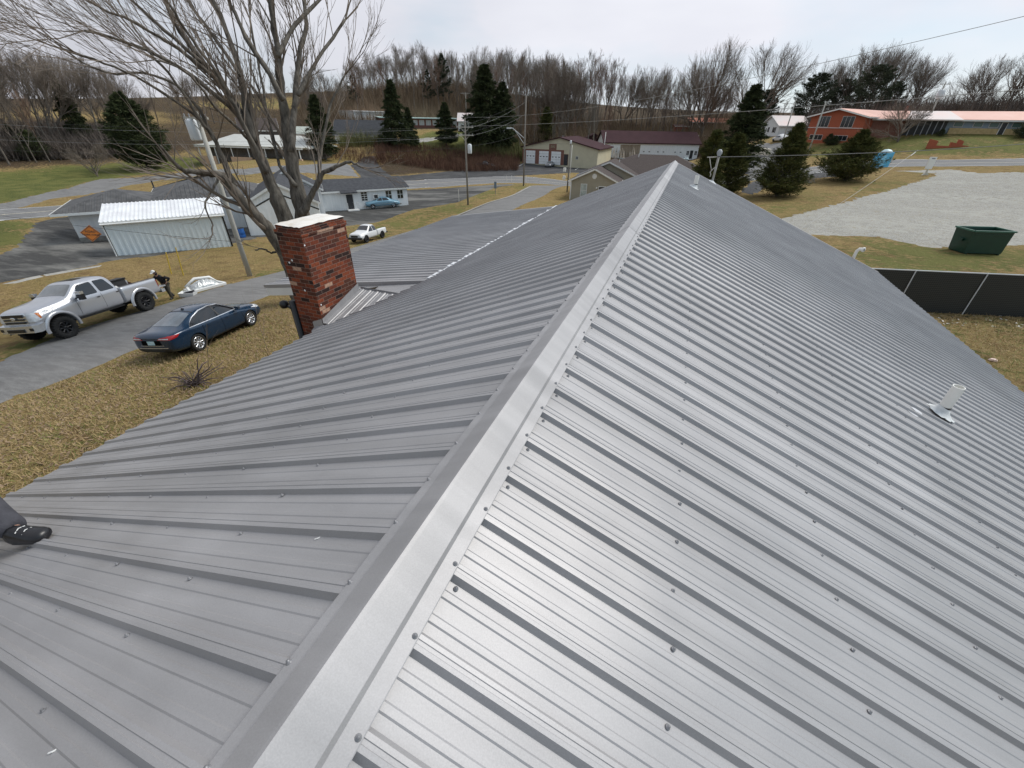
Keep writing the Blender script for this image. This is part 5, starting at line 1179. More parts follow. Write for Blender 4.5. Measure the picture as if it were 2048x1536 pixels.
def put(src, px, py, ytop, label=None, group=None, d=None, wid=1.0, used={}):
    """stand a copy of a tree on the ground seen at px,py so that its top reaches row ytop"""
    b = GD(px, d) if d else G(px, py); zt = z_for(b.x, b.y, ytop); s = (zt-b.z)/src[2]
    rnd = random.Random(int(px*7+py*3)); rz = rnd.uniform(0, 6.28)
    if id(src) not in used:
        used[id(src)] = 1; r = src[0]; r.location = b; r.rotation_euler = (0, 0, rz); r.scale = (s*wid, s*wid, s)
        if label: r['label'] = label
        if group: r['group'] = group
        return r
    return copy_tree(src[0], b, rz, (s*wid, s*wid, s), label, group, src[1])

FV = [bare_variant(i, 100+i) for i in range(6)]; FR = [bare_variant(i, 140+i, twm=TWIGR) for i in range(2)]
SV = [bare_variant(i, 200+i, 14, .3, 'spread') for i in range(4)]; LV_ = [bare_variant(i, 300+i, 6, .2, 'low') for i in range(2)]
PV = [bare_variant(9, 400+i, bark=BARKL, twm=mat('pale_twig', (.14, .12, .10), .9, col2=(.22, .2, .17), scale=1, spec=.1) if i == 0 else bpy.data.materials['pale_twig']) for i in range(2)]
cone = lambda R, e=.8: (lambda t: R*(1-t)**e*(.75+.25*min(1, t*7)))
oval = lambda R: (lambda t: R*max(.02, math.sin(math.pi*min(1, .12+t*.9)))**.7)
CE1 = evergreen(1, 7.5, lambda t: 2.75*(1-t**1.6)*(.8+.2*min(1, t*6)), 26000, CED, .27, 230, .12, rise=.85, jag=.28)
CE2 = evergreen(2, 5.5, lambda t: 3.5*(1-t**1.5)*(.85+.15*min(1, t*6)), 26000, CED, .27, 230, .1, rise=.7, jag=.32)
CE3 = evergreen(3, 8.0, cone(2.6, .6), 22000, CED, .28, 190, .08, rise=.75, jag=.3)
SPR = evergreen(4, 14, lambda t: 4.6*(1-t)**.7*(.5+.5*min(1, t*5)), 24000, CEDD, .55, 150, -.28, 'evergreen_tree', .25, .12, rise=.25, jag=.38)
CED4 = evergreen(5, 13, oval(5.6), 40000, CEDD, .55, 260, -.1, 'evergreen_tree', .3, .10, rise=.5, jag=.22)
PIN = evergreen(6, 18, lambda t: 3.4*max(.05, math.sin(math.pi*min(1, .02+t)))**.8 if t > .3 else .2, 8000, PINE, .6, 60, 0, 'pine_tree', .22, .28, rise=.4, jag=.45, fill=.5)
PINR = evergreen(7, 15, lambda t: 6.0*max(.05, math.sin(math.pi*t*.98))**.55 if t > .22 else .2, 15000, PINE, .6, 120, 0, 'pine_tree', .3, .22, rise=.5, jag=.3, fill=.35)
HED = evergreen(8, 2.2, lambda t: 1.7*(1-t*t), 5000, CEDD, .2, 90, 0, 'evergreen_shrub', .05, .0, rise=.9, jag=.15)
# the three cedars by the gravel lot, and the tall one behind them
put(CE1, 1553, 392, 248, 'dense dark cedar standing alone on the dry grass right of the roof ridge end', wid=1.3)
put(CE2, 1690, 361, 262, 'broad bushy cedar left of the blue booth', wid=1.22)
put(CE3, 1402, 372, 262, 'cedar just behind the ridge end, left of the mast', d=60, wid=1.2)
put(CE3, 1445, 382, 268, 'cedar right behind the service mast', d=63, wid=1.35)
put(SPR, 1452, 320, 170, 'tall dark evergreen behind the pair of cedars at the ridge end', d=98, wid=1.25)
put(CE3, 1628, 355, 300, 'low cedar filling the gap between the two large cedars', d=82, wid=1.5) if False else None
bs = thing('brush_heap', G(1608, 366), 0, 'pale heap of cut brush between the two large cedars', 'brush'); mb = MB(); rnd = random.Random(2)
for k in range(70): a = rnd.uniform(0, 6.28); mb.tube([(rnd.gauss(0, .5), rnd.gauss(0, .5), .1), (rnd.gauss(0, .9), rnd.gauss(0, .6), .5+rnd.random()*.6)], .02, 3)
tag(mb.build('cut_branch', BARKL, bs), kind='stuff')
# left side
put(CED4, 297, 338, 186, 'big dark evergreen with a wide crown at the far end of the left lawn', wid=.95)
put(LV_[0], 196, 353, 290, 'small leafless orchard tree on the left green lawn')
put(SPR, 652, 320, 190, 'dark evergreen between the bare limbs and the grey roofed cottage', wid=1.1)
put(HED, 120, 320, 262, 'round dark evergreen bush among bare trunks at the left', d=160, wid=.9); put(HED, 95, 320, 250, 'smaller dark evergreen bush left of the round one in the bare wood', d=175, wid=.7)
put(SPR, 220, 320, 150, 'dark evergreen just left of the big evergreen at the lawn end', d=175, wid=.7)
# centre
put(SPR, 893, 291, 205, 'drooping conifer on the lawn below the school', wid=1.25); put(SPR, 972, 300, 130, 'tallest dark conifer behind the two roadside poles', wid=1.25); put(SPR, 1005, 300, 165, 'dark conifer hard right of the tallest one', d=150, wid=1.1)
put(SPR, 795, 300, 160, 'conifer left of the school drive', wid=1.0); put(SPR, 822, 296, 215, 'thin conifer in front of the school block', wid=.95)
put(PIN, 900, 250, 108, 'pine rising above the wooded hill behind the school', d=205); put(PIN, 872, 250, 140, 'shorter pine on the wooded hill left of the tall one', d=208); put(PIN, 960, 250, 130, 'pine on the hill right of the tall one', d=195)
put(CE3, 1085, 300, 215, 'dark evergreen at the wood edge behind the cream garage', d=170, wid=1.2)
put(PIN, 740, 240, 150, 'pine partly hidden behind bare branches above the school', d=215)
# right
put(PINR, 1660, 240, 132, 'round headed dark pine above the red brick house', d=160); put(PINR, 1560, 240, 150, 'dark pine left of the round headed one', d=175); put(PINR, 1610, 240, 160, 'dark pine between two others above the white house', d=185, wid=.8); put(PINR, 1478, 240, 180, 'dark pine behind the tall evergreen', d=180, wid=.9); put(PINR, 1700, 240, 165, 'small dark pine right of the round headed one', d=170, wid=.8)
put(SV[0], 1495, 274, 98, 'tall bare spreading tree beside the tan shed'); put(SV[1], 1372, 300, 92, 'tallest bare tree above the maroon roof', d=185, wid=.85); put(SV[2], 1350, 300, 128, 'bare tree left of the tallest above the maroon roof', d=195, wid=.7)
put(LV_[1], 1795, 284, 208, 'low wide leafless tree on the bank in front of the ranch house', wid=1.15)
put(SV[3], 1338, 318, 262, 'small bare tree before the white bays of the maroon roofed workshop', wid=.5)
for i, (px, yt, d) in enumerate(((1870, 118, 165), (1935, 92, 160), (1990, 88, 165), (2035, 105, 155), (1830, 150, 170), (1905, 110, 180), (1962, 100, 185), (2060, 120, 165), (1745, 118, 178), (1720, 128, 185), (1690, 108, 172), (1640, 98, 185), (1600, 120, 190), (1560, 128, 195), (1668, 96, 180))):
    put(SV[i % 4], px, 240, yt, 'bare broad tree on the skyline behind the brick house and its long ranch wing', 'bare skyline trees behind the ranch house', d=d, wid=.9)
rnd = random.Random(77)
def scatter(n, srcs, px0, px1, d0, d1, top_, label, group, jt=34, wid=(.7, 1.1)):
    k = 0
    for i in range(n):
        px = px0+(px1-px0)*(i+rnd.random())/n; d = rnd.uniform(d0(px) if callable(d0) else d0, d1(px) if callable(d1) else d1)
        put(srcs[rnd.randrange(len(srcs))], px+.01*i, 240+i*.01, top_(px)+rnd.uniform(-jt*.5, jt), label, group, d=d, wid=rnd.uniform(*wid))
def curve(pts): xs, ys = zip(*pts); return lambda x: float(np.interp(x, xs, ys))
t_mid = curve([(640, 165), (700, 150), (800, 112), (880, 100), (980, 108), (1060, 118), (1120, 140), (1180, 112), (1240, 150), (1300, 150), (1400, 150), (1450, 165)])
scatter(96, FV+FR+SV+PV[:1], 650, 1150, 182, 262, t_mid, 'slender leafless tree in the grey wood covering the hill behind the school', 'bare trees in the hill wood', wid=(.55, .95))
scatter(66, FV+FR+PV+SV[:1], 1010, 1450, 172, 240, t_mid, 'slender leafless tree in the brown wood behind the cream garage and maroon roofs', 'bare trees behind the garages', wid=(.6, 1.0))
scatter(16, FR+PV, 1000, 1200, 152, 175, curve([(1000, 215), (1200, 200)]), 'bare sapling at the wood edge right behind the cream garage', 'saplings behind the cream garage', wid=(.6, 1.0))
t_left = curve([(-60, 55), (60, 75), (140, 95), (240, 115), (330, 145), (420, 180), (640, 175)])
scatter(46, FV+SV[:2], -90, 340, 165, 225, t_left, 'tall leafless tree in the dark wood beyond the left lawn', 'bare trees beyond the left lawn', wid=(.7, 1.1))
scatter(9, FV+FR, -60, 150, 150, 165, curve([(-60, 90), (150, 150)]), 'bare trunk with ivy-dark stem at the near edge of the left wood', 'front trunks of the left wood', wid=(.6, .9))
scatter(22, FV+SV[:1], 400, 650, 200, 262, curve([(400, 170), (650, 150)]), 'small leafless tree on the olive hillside behind the big tree', 'bare trees on the olive hillside', wid=(.8, 1.1))
scatter(12, FV+FR, 1460, 1620, 190, 225, curve([(1460, 185), (1620, 180)]), 'thin leafless tree on the rise behind the small white house', 'bare trees behind the small white house', wid=(.8, 1.1))
# brush: countless stems, one mesh per thicket
def thicket(n, px0, px1, d0, d1, hgt, m, lab, seed, wleaf=.03, spreadr=.5):
    rnd = random.Random(seed); vs, fs = [], []
    for _ in range(n):
        b = GD(rnd.uniform(px0, px1), rnd.uniform(d0, d1)); H = hgt*rnd.uniform(.4, 1.15)
        for k in range(5):
            a = rnd.uniform(0, 6.28); dx, dy = math.cos(a), math.sin(a); l = H*spreadr*rnd.random(); w = wleaf*rnd.uniform(.7, 1.6)
            p0 = b+Vector((rnd.uniform(-.5, .5), rnd.uniform(-.5, .5), -.1+H*.3*rnd.random())); p1 = p0+Vector((dx*l, dy*l, H*rnd.uniform(.5, .95)))
            i = len(vs); vs += [p0+Vector((-dy*w, dx*w, 0)), p0+Vector((dy*w, -dx*w, 0)), p1]; fs.append((i, i+1, i+2))
    o = mesh_obj('brush', vs, fs, m); return tag(o, lab, 'brush', kind='stuff')
BRD = mat('dark_red_brush', (.08, .042, .03), .95, col2=(.19, .11, .075), scale=.4, spec=.1); BRB = mat('brown_brush', (.14, .10, .065), .95, col2=(.29, .22, .15), scale=.3, spec=.1); BRO = mat('olive_brush', (.10, .10, .04), .95, col2=(.21, .21, .09), scale=.3, spec=.1); BRG = mat('grey_brush', (.085, .07, .06), .95, col2=(.19, .16, .14), scale=.3, spec=.1)
thicket(4200, 765, 1035, 124, 146, 2.3, BRD, 'dark reddish brush along the bank above the parking lot', 1)
thicket(900, 940, 1045, 143, 158, 3.2, BRO, 'olive scrub left of the cream garage', 2, .05)
thicket(6500, 1030, 1450, 166, 215, 6.0, BRB, 'brown undergrowth behind the garages', 3, .05)
thicket(9000, 640, 1150, 176, 255, 6.0, BRB, 'brown undergrowth on the hill behind the school', 4, .05)
thicket(6000, -120, 280, 158, 200, 5.0, BRG, 'grey tangled undergrowth beyond the left lawn', 5, .05, .9)
thicket(4500, 1560, 2120, 146, 185, 6.0, BRG, 'grey brown thicket behind the ranch house roofs', 6, .05)
thicket(1200, 1280, 1460, 185, 215, 3.5, BRO, 'olive scrub behind the maroon roofed workshop', 7, .05)
thicket(800, 1560, 1700, 170, 190, 3.5, BRB, 'dark brown hedge line on the rise behind the brick house', 8, .05)
thicket(500, 640, 780, 122, 133, 2.0, BRD, 'reddish brush beside the side street', 9)
thicket(700, 700, 800, 137, 150, 3.5, BRO, 'olive scrub left of the school drive', 10, .05)
# shrubs at the brick house
for i, (px, py, yt, lb) in enumerate(((1655, 290, 268, 'left dark shrub under the lower windows of the brick house'), (1667, 290, 272, 'right dark shrub under the lower windows of the brick house'), (1880, 272, 258, 'dark rounded shrub at the ranch porch'), (2046, 276, 240, 'dark evergreen shrub at the right edge against the ranch wall'))): put(HED, px, py, yt, lb)

# the big silver maple behind the chimney
MAP = thing('large_bare_tree', G(604, 604), 0, 'huge multi stemmed bare tree rising behind the brick chimney', 'tree')
bO = Vector(MAP.location); mbl = MB(); mbt = MB(); rnd = random.Random(42)
D0 = math.hypot(bO.x, bO.y)
def limb(pts, dd=0., n=4, dens=1.0, lv=2, tip=True, ln=1.0, spread=26):
    """pts: px,py,pixel radius; dd = distance offset metres at the tip"""
    P, Rr = [], []; m = len(pts)
    for i, (x, y, r) in enumerate(pts):
        d = D0+dd*(i/(m-1))**1.2; q = AD(x, y, d); dep = float(np.dot(CM.T @ np.array(q), (0, 0, 1))); P.append(q-bO); Rr.append(r/F*dep*.5*.64)
    Q, RR = [], []
    for i in range(m-1):
        a, b, c, e = P[max(i-1, 0)], P[i], P[i+1], P[min(i+2, m-1)]
        for k in range(n):
            t = k/n; Q.append(.5*((2*b)+(c-a)*t+(2*a-5*b+4*c-e)*t*t+(3*b-a-3*c+e)*t**3)+Vector((rnd.uniform(-1, 1), rnd.uniform(-1, 1), rnd.uniform(-1, 1)))*.03); RR.append((Rr[i]*(1-t)+Rr[i+1]*t)*rnd.uniform(.86, 1.12))
    Q.append(P[-1]); RR.append(Rr[-1]); mbl.tube(Q, RR, 9 if RR[0] > .12 else 6, cap=True)
    L_ = 0; nx = 1.5
    for i in range(1, len(Q)):
        L_ += (Q[i]-Q[i-1]).length
        if RR[i] < .30 and L_ > nx:
            nx = L_+rnd.uniform(.28, .62)/dens; d = (Q[i]-Q[i-1]).normalized(); z = Q[i].z
            if RR[i] > .2 and rnd.random() < .5: continue
            grow(mbt, rnd, Q[i], rdir(rnd, (d+Vector((0, 0, .25))).normalized(), spread+8), ln*rnd.uniform(1.5, 3.6), max(.018, RR[i]*.36), lv, .10, 26, 4, (4, 6), .0065, Vector((-.05, -.01, .03)))
    if tip: 
        d = (Q[-1]-Q[-2]).normalized()
        for k in range(3): grow(mbt, rnd, Q[-1], rdir(rnd, d, 14), ln*rnd.uniform(2.0, 3.6), RR[-1]*.75, lv, .08, 22, 4, (3, 5), .0075, Vector((-.04, 0, .03)))
B0 = (606, 610, 62)
limb([B0, (590, 560, 52), (572, 512, 44), (540, 462, 38), (505, 425, 34), (470, 385, 30), (442, 352, 22), (402, 346, 17), (362, 338, 14), (338, 312, 9), (322, 292, 7)], -2.5, dens=.5, tip=False)
limb([(472, 388, 24), (455, 340, 17), (432, 285, 12), (398, 235, 10), (352, 165, 8), (300, 105, 7)], -1.5)
limb([B0, (598, 540, 54), (580, 470, 48), (556, 400, 42), (530, 340, 35), (506, 280, 30), (482, 230, 25), (445, 170, 20), (402, 122, 16), (360, 62, 12), (330, 5, 10), (305, -60, 8)], 1.)
limb([(506, 283, 22), (492, 210, 20), (476, 130, 17), (452, 60, 14), (425, 0, 12), (400, -60, 9)], 2.5)
limb([(532, 344, 22), (508, 290, 14), (470, 215, 13), (430, 140, 10), (385, 80, 9), (340, 10, 8)], -2)
limb([B0, (612, 530, 50), (606, 440, 46), (592, 370, 42), (580, 300, 36), (570, 240, 29), (562, 180, 24), (556, 110, 20), (546, 40, 17), (535, -50, 13)], 2.)
limb([(580, 302, 24), (586, 240, 20), (592, 180, 17), (598, 110, 15), (612, 60, 13), (608, 0, 12), (600, -60, 9)], 3.5)
limb([(566, 200, 18), (528, 130, 15), (492, 75, 13), (462, 10, 11), (445, -50, 8)], 1)
limb([(604, 430, 26), (620, 395, 19), (636, 366, 16), (648, 345, 14), (680, 330, 10), (702, 325, 8), (722, 334, 5)], -1, dens=.7, ln=.6)
limb([(638, 366, 13), (640, 320, 11), (650, 260, 9), (664, 205, 7), (690, 150, 5)], 1, dens=.9, ln=.8)
limb([(596, 190, 13), (622, 140, 11), (655, 90, 9), (690, 40, 7)], 2)
limb([(482, 232, 17), (425, 185, 13), (350, 130, 11), (270, 92, 9), (190, 66, 8), (168, 62, 5)], -1)
limb([(447, 172, 14), (375, 112, 11), (300, 62, 9), (200, 15, 7)], 0)
limb([(400, 238, 9), (310, 175, 8), (230, 135, 7), (150, 105, 5)], -2)
limb([(432, 285, 9), (385, 200, 8), (310, 150, 7), (210, 145, 6), (130, 100, 4)], -1)
limb([(404, 125, 12), (330, 60, 10), (260, 0, 8), (200, -50, 6)], 1.5)
limb([(480, 150, 12), (440, 90, 10), (395, 30, 9), (350, -40, 7)], 3)
limb([(556, 115, 14), (590, 50, 11), (640, 0, 9), (670, -50, 7)], 3)
limb([(505, 285, 12), (470, 250, 9), (430, 215, 8), (380, 150, 6), (310, 120, 5)], -3)
limb([(592, 372, 14), (560, 330, 10), (545, 270, 9), (530, 200, 8), (515, 120, 7), (500, 40, 6)], 4)
limb([(578, 500, 12), (560, 500, 8), (542, 506, 6), (528, 498, 5), (510, 500, 4)], -.8, dens=.3, ln=.35, tip=False, lv=1)
limb([(440, 352, 8), (425, 380, 6), (410, 412, 5), (425, 450, 4), (420, 480, 3)], -1.5, dens=.8, ln=.45, lv=1)
mbl.build('trunk', BARK, MAP, True); mbt.build('branches', TWIG, MAP)
# pruned shrub at the near lawn: a tangle of purple-brown canes
q = G(388, 770); sh = thing('bare_shrub', q, 0, 'tangled leafless shrub with thick curved canes on the dry lawn by the roof edge', 'shrub'); mb = MB(); rnd = random.Random(6)
for k in range(44):
    a = rnd.uniform(0, 6.28); pts = [Vector((0, 0, 0))+Vector((rnd.uniform(-.12, .12), rnd.uniform(-.12, .12), 0))]; el = rnd.uniform(.2, 1.2); L_ = rnd.uniform(.5, 1.15); rr = rnd.uniform(.008, .024)
    for j in range(5): 
        pts.append(pts[-1]+Vector((math.cos(a)*math.cos(el), math.sin(a)*math.cos(el), math.sin(el)))*L_/5); a += rnd.uniform(-.35, .35); el += rnd.uniform(-.5, .25)
    mb.tube(pts, [rr, rr, rr*.9, rr*.75, rr*.6, rr*.4], 5)
mb.build('cane', mat('purple_brown_cane', (.06, .042, .045), .8, col2=(.14, .11, .105), scale=6), sh, True)
sp_ = thing('bare_sapling', G(537, 705), 0, 'thin leafless sapling whip beside the dark blue sedan', 'sapling'); mb = MB(); grow(mb, random.Random(3), (0, 0, 0), (.02, 0, 1), 1.9, .012, 1, .05, 30, 5, (3, 4), .004); mb.build('stem', TWIG, sp_)
sp_ = thing('bare_sapling', G(418, 742), 0, 'thin leafless whip standing behind the tangled shrub', 'sapling'); mb = MB(); grow(mb, random.Random(5), (0, 0, 0), (.3, 0, 1), 1.7, .012, 2, .05, 30, 5, (2, 3), .004); mb.build('stem', TWIG, sp_)
# blades of dry grass and fallen leaves on the nearest lawn
def litter_mesh(n, poly, m, s0, s1, lab, seed, up=.5, asp=.3, nm='dry_grass'):
    rnd = random.Random(seed); P = W2(poly); xs = [p.x for p in P]; ys = [p.y for p in P]; c = 0; vs, fs = [], []
    X = np.array([rnd.uniform(min(xs), max(xs)) for _ in range(n*3)]); Y = np.array([rnd.uniform(min(ys), max(ys)) for _ in range(n*3)]); ok = inside(P, X, Y)
    for x, y in zip(X[ok][:n], Y[ok][:n]):
        z = h(x, y)+.01; a = rnd.uniform(0, 6.28); s = rnd.uniform(s0, s1); d = Vector((math.cos(a), math.sin(a), rnd.uniform(0, up)))*s; w = Vector((-math.sin(a), math.cos(a), rnd.uniform(-.3, .3)))*s*asp; p = Vector((x, y, z)); i = len(vs)
        vs += [p, p+w, p+d+w*.6, p+d]; fs.append((i, i+1, i+2, i+3))
    return tag(mesh_obj(nm, vs, fs, m), lab, nm.replace('_', ' '), kind='stuff')
LEAF = mat('fallen_leaf', (.14, .085, .05), .8, col2=(.38, .27, .17), scale=14); STRAW = mat('straw', (.24, .165, .075), .9, col2=(.50, .37, .19), scale=9); GRB = mat('green_blade', (.11, .15, .03), .9, col2=(.24, .27, .07), scale=9)
near = [(-150, 1050), (-150, 890), (0, 812), (205, 735), (520, 604), (600, 590), (615, 690), (0, 1020)]
litter_mesh(20000, near, STRAW, .05, .13, 'dry straw coloured grass on the near left lawn', 1, 1.2, .12)
litter_mesh(7000, near, GRB, .04, .11, 'green blades mixed in the near left lawn', 4, 1.4, .12, 'green_grass')
litter_mesh(4500, near, LEAF, .04, .09, 'fallen brown leaves on the near left lawn', 2, .5, .7, 'fallen_leaves')
litter_mesh(9000, [(1830, 600), (2300, 640), (2300, 900), (2040, 830)], STRAW, .05, .13, 'dry grass in the small yard below the slatted fence', 3, 1.2, .12)
litter_mesh(4000, [(1850, 640), (2300, 640), (2300, 900), (2040, 830)], GRB, .05, .12, 'green grass in the small yard below the slatted fence', 5, 1.2, .12, 'green_grass')
litter_mesh(130, [(1830, 615), (2300, 640), (2300, 665), (1850, 650)], mat('white_litter', (.6, .55, .48), .8, var=.2), .05, .13, 'pale scraps and leaves along the foot of the slatted fence', 6, .3, .6, 'leaf_scraps')
sc0 = G(1985, 722); mb = MB(); mb.lathe([(0, .09), (.06, .08), (.09, .03), (.07, 0)], 7, Matrix.Translation(sc0) @ Matrix.Scale(1.5, 4, (1, 0, 0))); tag(mb.build('paper_scrap', mat('pale_pink_paper', (.72, .55, .48), .8, var=.1)), 'crumpled pale pink scrap on the grass below the slatted fence', 'scrap')

# ------------------------------------------------------------------ vehicles
def paint(name, col, metal=.3, rough=.28): return mat(name, col, rough, metal, var=.03, scale=1, coat=.7)
PSIL = paint('silver_car_paint', (.50, .51, .54), .45); PBLU = paint('dark_blue_car_paint', (.004, .026, .062), .15, .22); PWHT = paint('white_car_paint', (.70, .70, .69), 0, .35); PLBL = paint('light_blue_car_paint', (.17, .32, .42), .1, .35)
PBLK = paint('black_car_paint', (.012, .012, .014)); PGRY = paint('grey_car_paint', (.30, .31, .33)); PRED = paint('red_car_paint', (.30, .010, .012))
TINT = mat('tinted_glass', (.006, .007, .009), .06, var=.1, spec=.7, coat=.5); SHIELD = mat('windscreen_glass', (.16, .175, .18), .08, var=.35, scale=1.2, spec=.9, coat=.6); CHROME = mat('chrome', (.70, .72, .75), .22, .75, var=.03)
TYRE = mat('tyre_rubber', (.010, .010, .010), .85, var=.3, scale=10); RIMS = mat('alloy_rim', (.55, .56, .58), .25, .8, var=.05); RIMB = mat('black_rim', (.02, .02, .022), .3, .4, var=.1); REDL = mat('red_lens', (.35, .01, .012), .15, var=.15, coat=.6); HEADL = mat('clear_lens', (.62, .64, .66), .12, var=.15, scale=12, coat=.8); AMB = mat('amber_lens', (.6, .16, .02), .2, var=.1); WELL = mat('wheel_well_black', (.004, .004, .004), .95, var=.1, spec=.05)
def eval_mesh(o):
    dg = bpy.context.evaluated_depsgraph_get(); dg.update(); me = bpy.data.meshes.new_from_object(o.evaluated_get(dg)); return me
def ring(zb, wb, zbelt, wbelt, ztop, wtop, crown=.02):
    m = (zb+.08+zbelt)/2; wm = max(wb, wbelt)+.012
    hp = [(0, zb), (wb*.8, zb), (wb, zb+.08), (wm, m), (wbelt+.004, zbelt-.05), (wbelt-.03, zbelt+.01), ((wbelt-.05)*.45+wtop*.55+.012*(ztop-zbelt > .2), zbelt+(ztop-zbelt)*.52), (wtop, ztop-.035), (wtop*.72, ztop), (0, ztop+crown)]
    return [(y, z) for y, z in hp]+[(-y, z) for y, z in hp[-2:0:-1]]
def loft(stations, sub=2, wells=(), cav=None):
    vs, fs = [], []; n = None
    for st in stations:
        rg = ring(*st[1:]); n = len(rg); vs += [(st[0], y, z) for y, z in rg]
    for i in range(len(stations)-1):
        for k in range(n): k2 = (k+1) % n; fs.append((i*n+k, i*n+k2, (i+1)*n+k2, (i+1)*n+k))
    for base, rev in ((0, False), ((len(stations)-1)*n, True)):
        h_ = n//2; q = [(base+j, base+j+1, base+n-j-1, base+(n-j) % n) for j in range(0, h_)]
        for f in q:
            f = tuple(dict.fromkeys(f)); fs.append(f if rev else f[::-1])
    me = bpy.data.meshes.new('tmp'); me.from_pydata(vs, [], fs); me.validate(); bm = bmesh.new(); bm.from_mesh(me); bmesh.ops.recalc_face_normals(bm, faces=bm.faces); bm.to_mesh(me); bm.free()
    o = bpy.data.objects.new('tmp', me); COL.objects.link(o); tmp = [o]
    m = o.modifiers.new('s', 'SUBSURF'); m.levels = sub; m.render_levels = sub
    for k, (x, z, r, w) in enumerate(wells):
        mb = MB(); mb.lathe([(0, -w), (r, -w), (r, w), (0, w)], 28, Matrix.Translation((x, 0, z)) @ Matrix.Rotation(math.pi/2, 4, 'X'))
        c = mb.build('tmpc', None); bm = bmesh.new(); bm.from_mesh(c.data); bmesh.ops.remove_doubles(bm, verts=bm.verts, dist=1e-4); bmesh.ops.recalc_face_normals(bm, faces=bm.faces); bm.to_mesh(c.data); bm.free(); tmp.append(c)
        b = o.modifiers.new('b', 'BOOLEAN'); b.operation = 'DIFFERENCE'; b.object = c; b.solver = 'EXACT'
    if cav:
        mb = MB(); mb.box(*cav); c = mb.build('tmpc', None); tmp.append(c); b = o.modifiers.new('b', 'BOOLEAN'); b.operation = 'DIFFERENCE'; b.object = c; b.solver = 'EXACT'
    me2 = eval_mesh(o); me2.polygons.foreach_set('use_smooth', [True]*len(me2.polygons))
    try: me2.set_sharp_from_angle(angle=math.radians(38))
    except Exception: pass
    for t in tmp: bpy.data.objects.remove(t)
    return me2
def link_mesh(name, me, m, parent): me.materials.clear(); me.materials.append(m); o = bpy.data.objects.new(name, me); COL.objects.link(o); o.parent = parent; me.name = name; return o
def bvh_of(mes):
    bm = bmesh.new(); [bm.from_mesh(m) for m in mes]; t = BVHTree.FromBMesh(bm); bm.free(); return t
def decal(name, bvh, poly, mode, m, parent, eps=.006, step=.07, mirror=False):
    """poly in (x,z) for 'L'/'R' sides, (y,z) for 'F'/'B', (x,y) for 'T'; laid onto the body"""
    P = [Vector(p) for p in poly]; pts = []
    for i in range(len(P)):
        a, b = P[i], P[(i+1) % len(P)]; k = max(1, int((b-a).length/step)); pts += [a.lerp(b, q/k) for q in range(k)]
    xs = [p.x for p in pts]; ys = [p.y for p in pts]; nb = len(pts)
    gx, gy = np.meshgrid(np.arange(min(xs)+step/2, max(xs), step), np.arange(min(ys)+step/2, max(ys), step)); ok = inside(pts, gx, gy)
    vs2, _e, fs, *_r = geometry.delaunay_2d_cdt(pts+[Vector((float(a), float(b))) for a, b in zip(gx[ok], gy[ok])], [], [list(range(nb))], 1, 1e-5)
    vs = []; last = None
    for v in vs2:
        if mode == 'L': o_, d_ = Vector((v.x, 3, v.y)), Vector((0, -1, 0))
        elif mode == 'R': o_, d_ = Vector((v.x, -3, v.y)), Vector((0, 1, 0))
        elif mode == 'F': o_, d_ = Vector((6, v.x, v.y)), Vector((-1, 0, 0))
        elif mode == 'B': o_, d_ = Vector((-6, v.x, v.y)), Vector((1, 0, 0))
        else: o_, d_ = Vector((v.x, v.y, 5)), Vector((0, 0, -1))
        loc, nr, ix, dist_ = bvh.ray_cast(o_, d_)
        if loc is None: loc = last or o_+d_*3
        else:
            if nr.dot(d_) > 0: nr = -nr
            loc = loc+nr*eps
        last = loc; vs.append(loc)
    o = mesh_obj(name, vs, [tuple(f) for f in fs], m, parent, True)
    return o
def rnd_poly(pts, r=.05, n=3):
    """round a polygon's corners"""
    P = [Vector(p) for p in pts]; o = []
    for i in range(len(P)):
        a, b, c = P[i-1], P[i], P[(i+1) % len(P)]; q = min(r, (a-b).length*.45, (c-b).length*.45); s, e = b+(a-b).normalized()*q, b+(c-b).normalized()*q
        for k in range(n+1): t = k/n; o.append((1-t)**2*s+2*t*(1-t)*b+t*t*e)
    return [tuple(v) for v in o]
def wheel(parent, x, y, r, w, rim, rr=.66, spokes=10, sgn=1, chunky=False):
    M = Matrix.Translation((x, y, r)) @ Matrix.Rotation(-math.pi/2*sgn, 4, 'X')
    mb = MB(); h_ = w/2; mb.lathe([(r*rr, -h_*.8), (r*.93, -h_), (r, -h_*.75), (r, h_*.75), (r*.93, h_), (r*rr, h_*.8), (r*rr*.97, h_*.5)], 28, M)
    if chunky:
        for k in range(26):
            a = 2*math.pi*k/26; mb.box(r*.93, r*1.015, -.022, .022, -h_*.98, h_*.98, 0, M @ Matrix.Rotation(a, 4, 'Z'))
    t = mb.build('wheel', TYRE, parent, True); mb = MB()
    mb.lathe([(r*rr, h_*.5), (r*rr*.97, h_*.86), (r*rr*.90, h_*.80), (r*rr*.86, h_*.3)], 28, M); mb.lathe([(0, h_*.66), (r*.11, h_*.66), (r*.13, h_*.45)], 12, M)
    for k in range(spokes):
        a = 2*math.pi*k/spokes; R4 = M @ Matrix.Rotation(a, 4, 'Z'); mb.add([R4 @ Vector(v) for v in ((r*.08, -.022*r/.33, h_*.58), (r*.08, .022*r/.33, h_*.58), (r*rr*.92, .035*r/.33, h_*.74), (r*rr*.92, -.035*r/.33, h_*.74), (r*.08, 0, h_*.3), (r*rr*.9, 0, h_*.4))], [(0, 1, 2, 3), (0, 3, 5, 4), (1, 4, 5, 2)])
    mb.build('rim', rim, t, True); mb = MB(); mb.lathe([(0, h_*.25), (r*rr*.87, h_*.25)], 20, M); mb.build('brake_disc', BLACK, t)
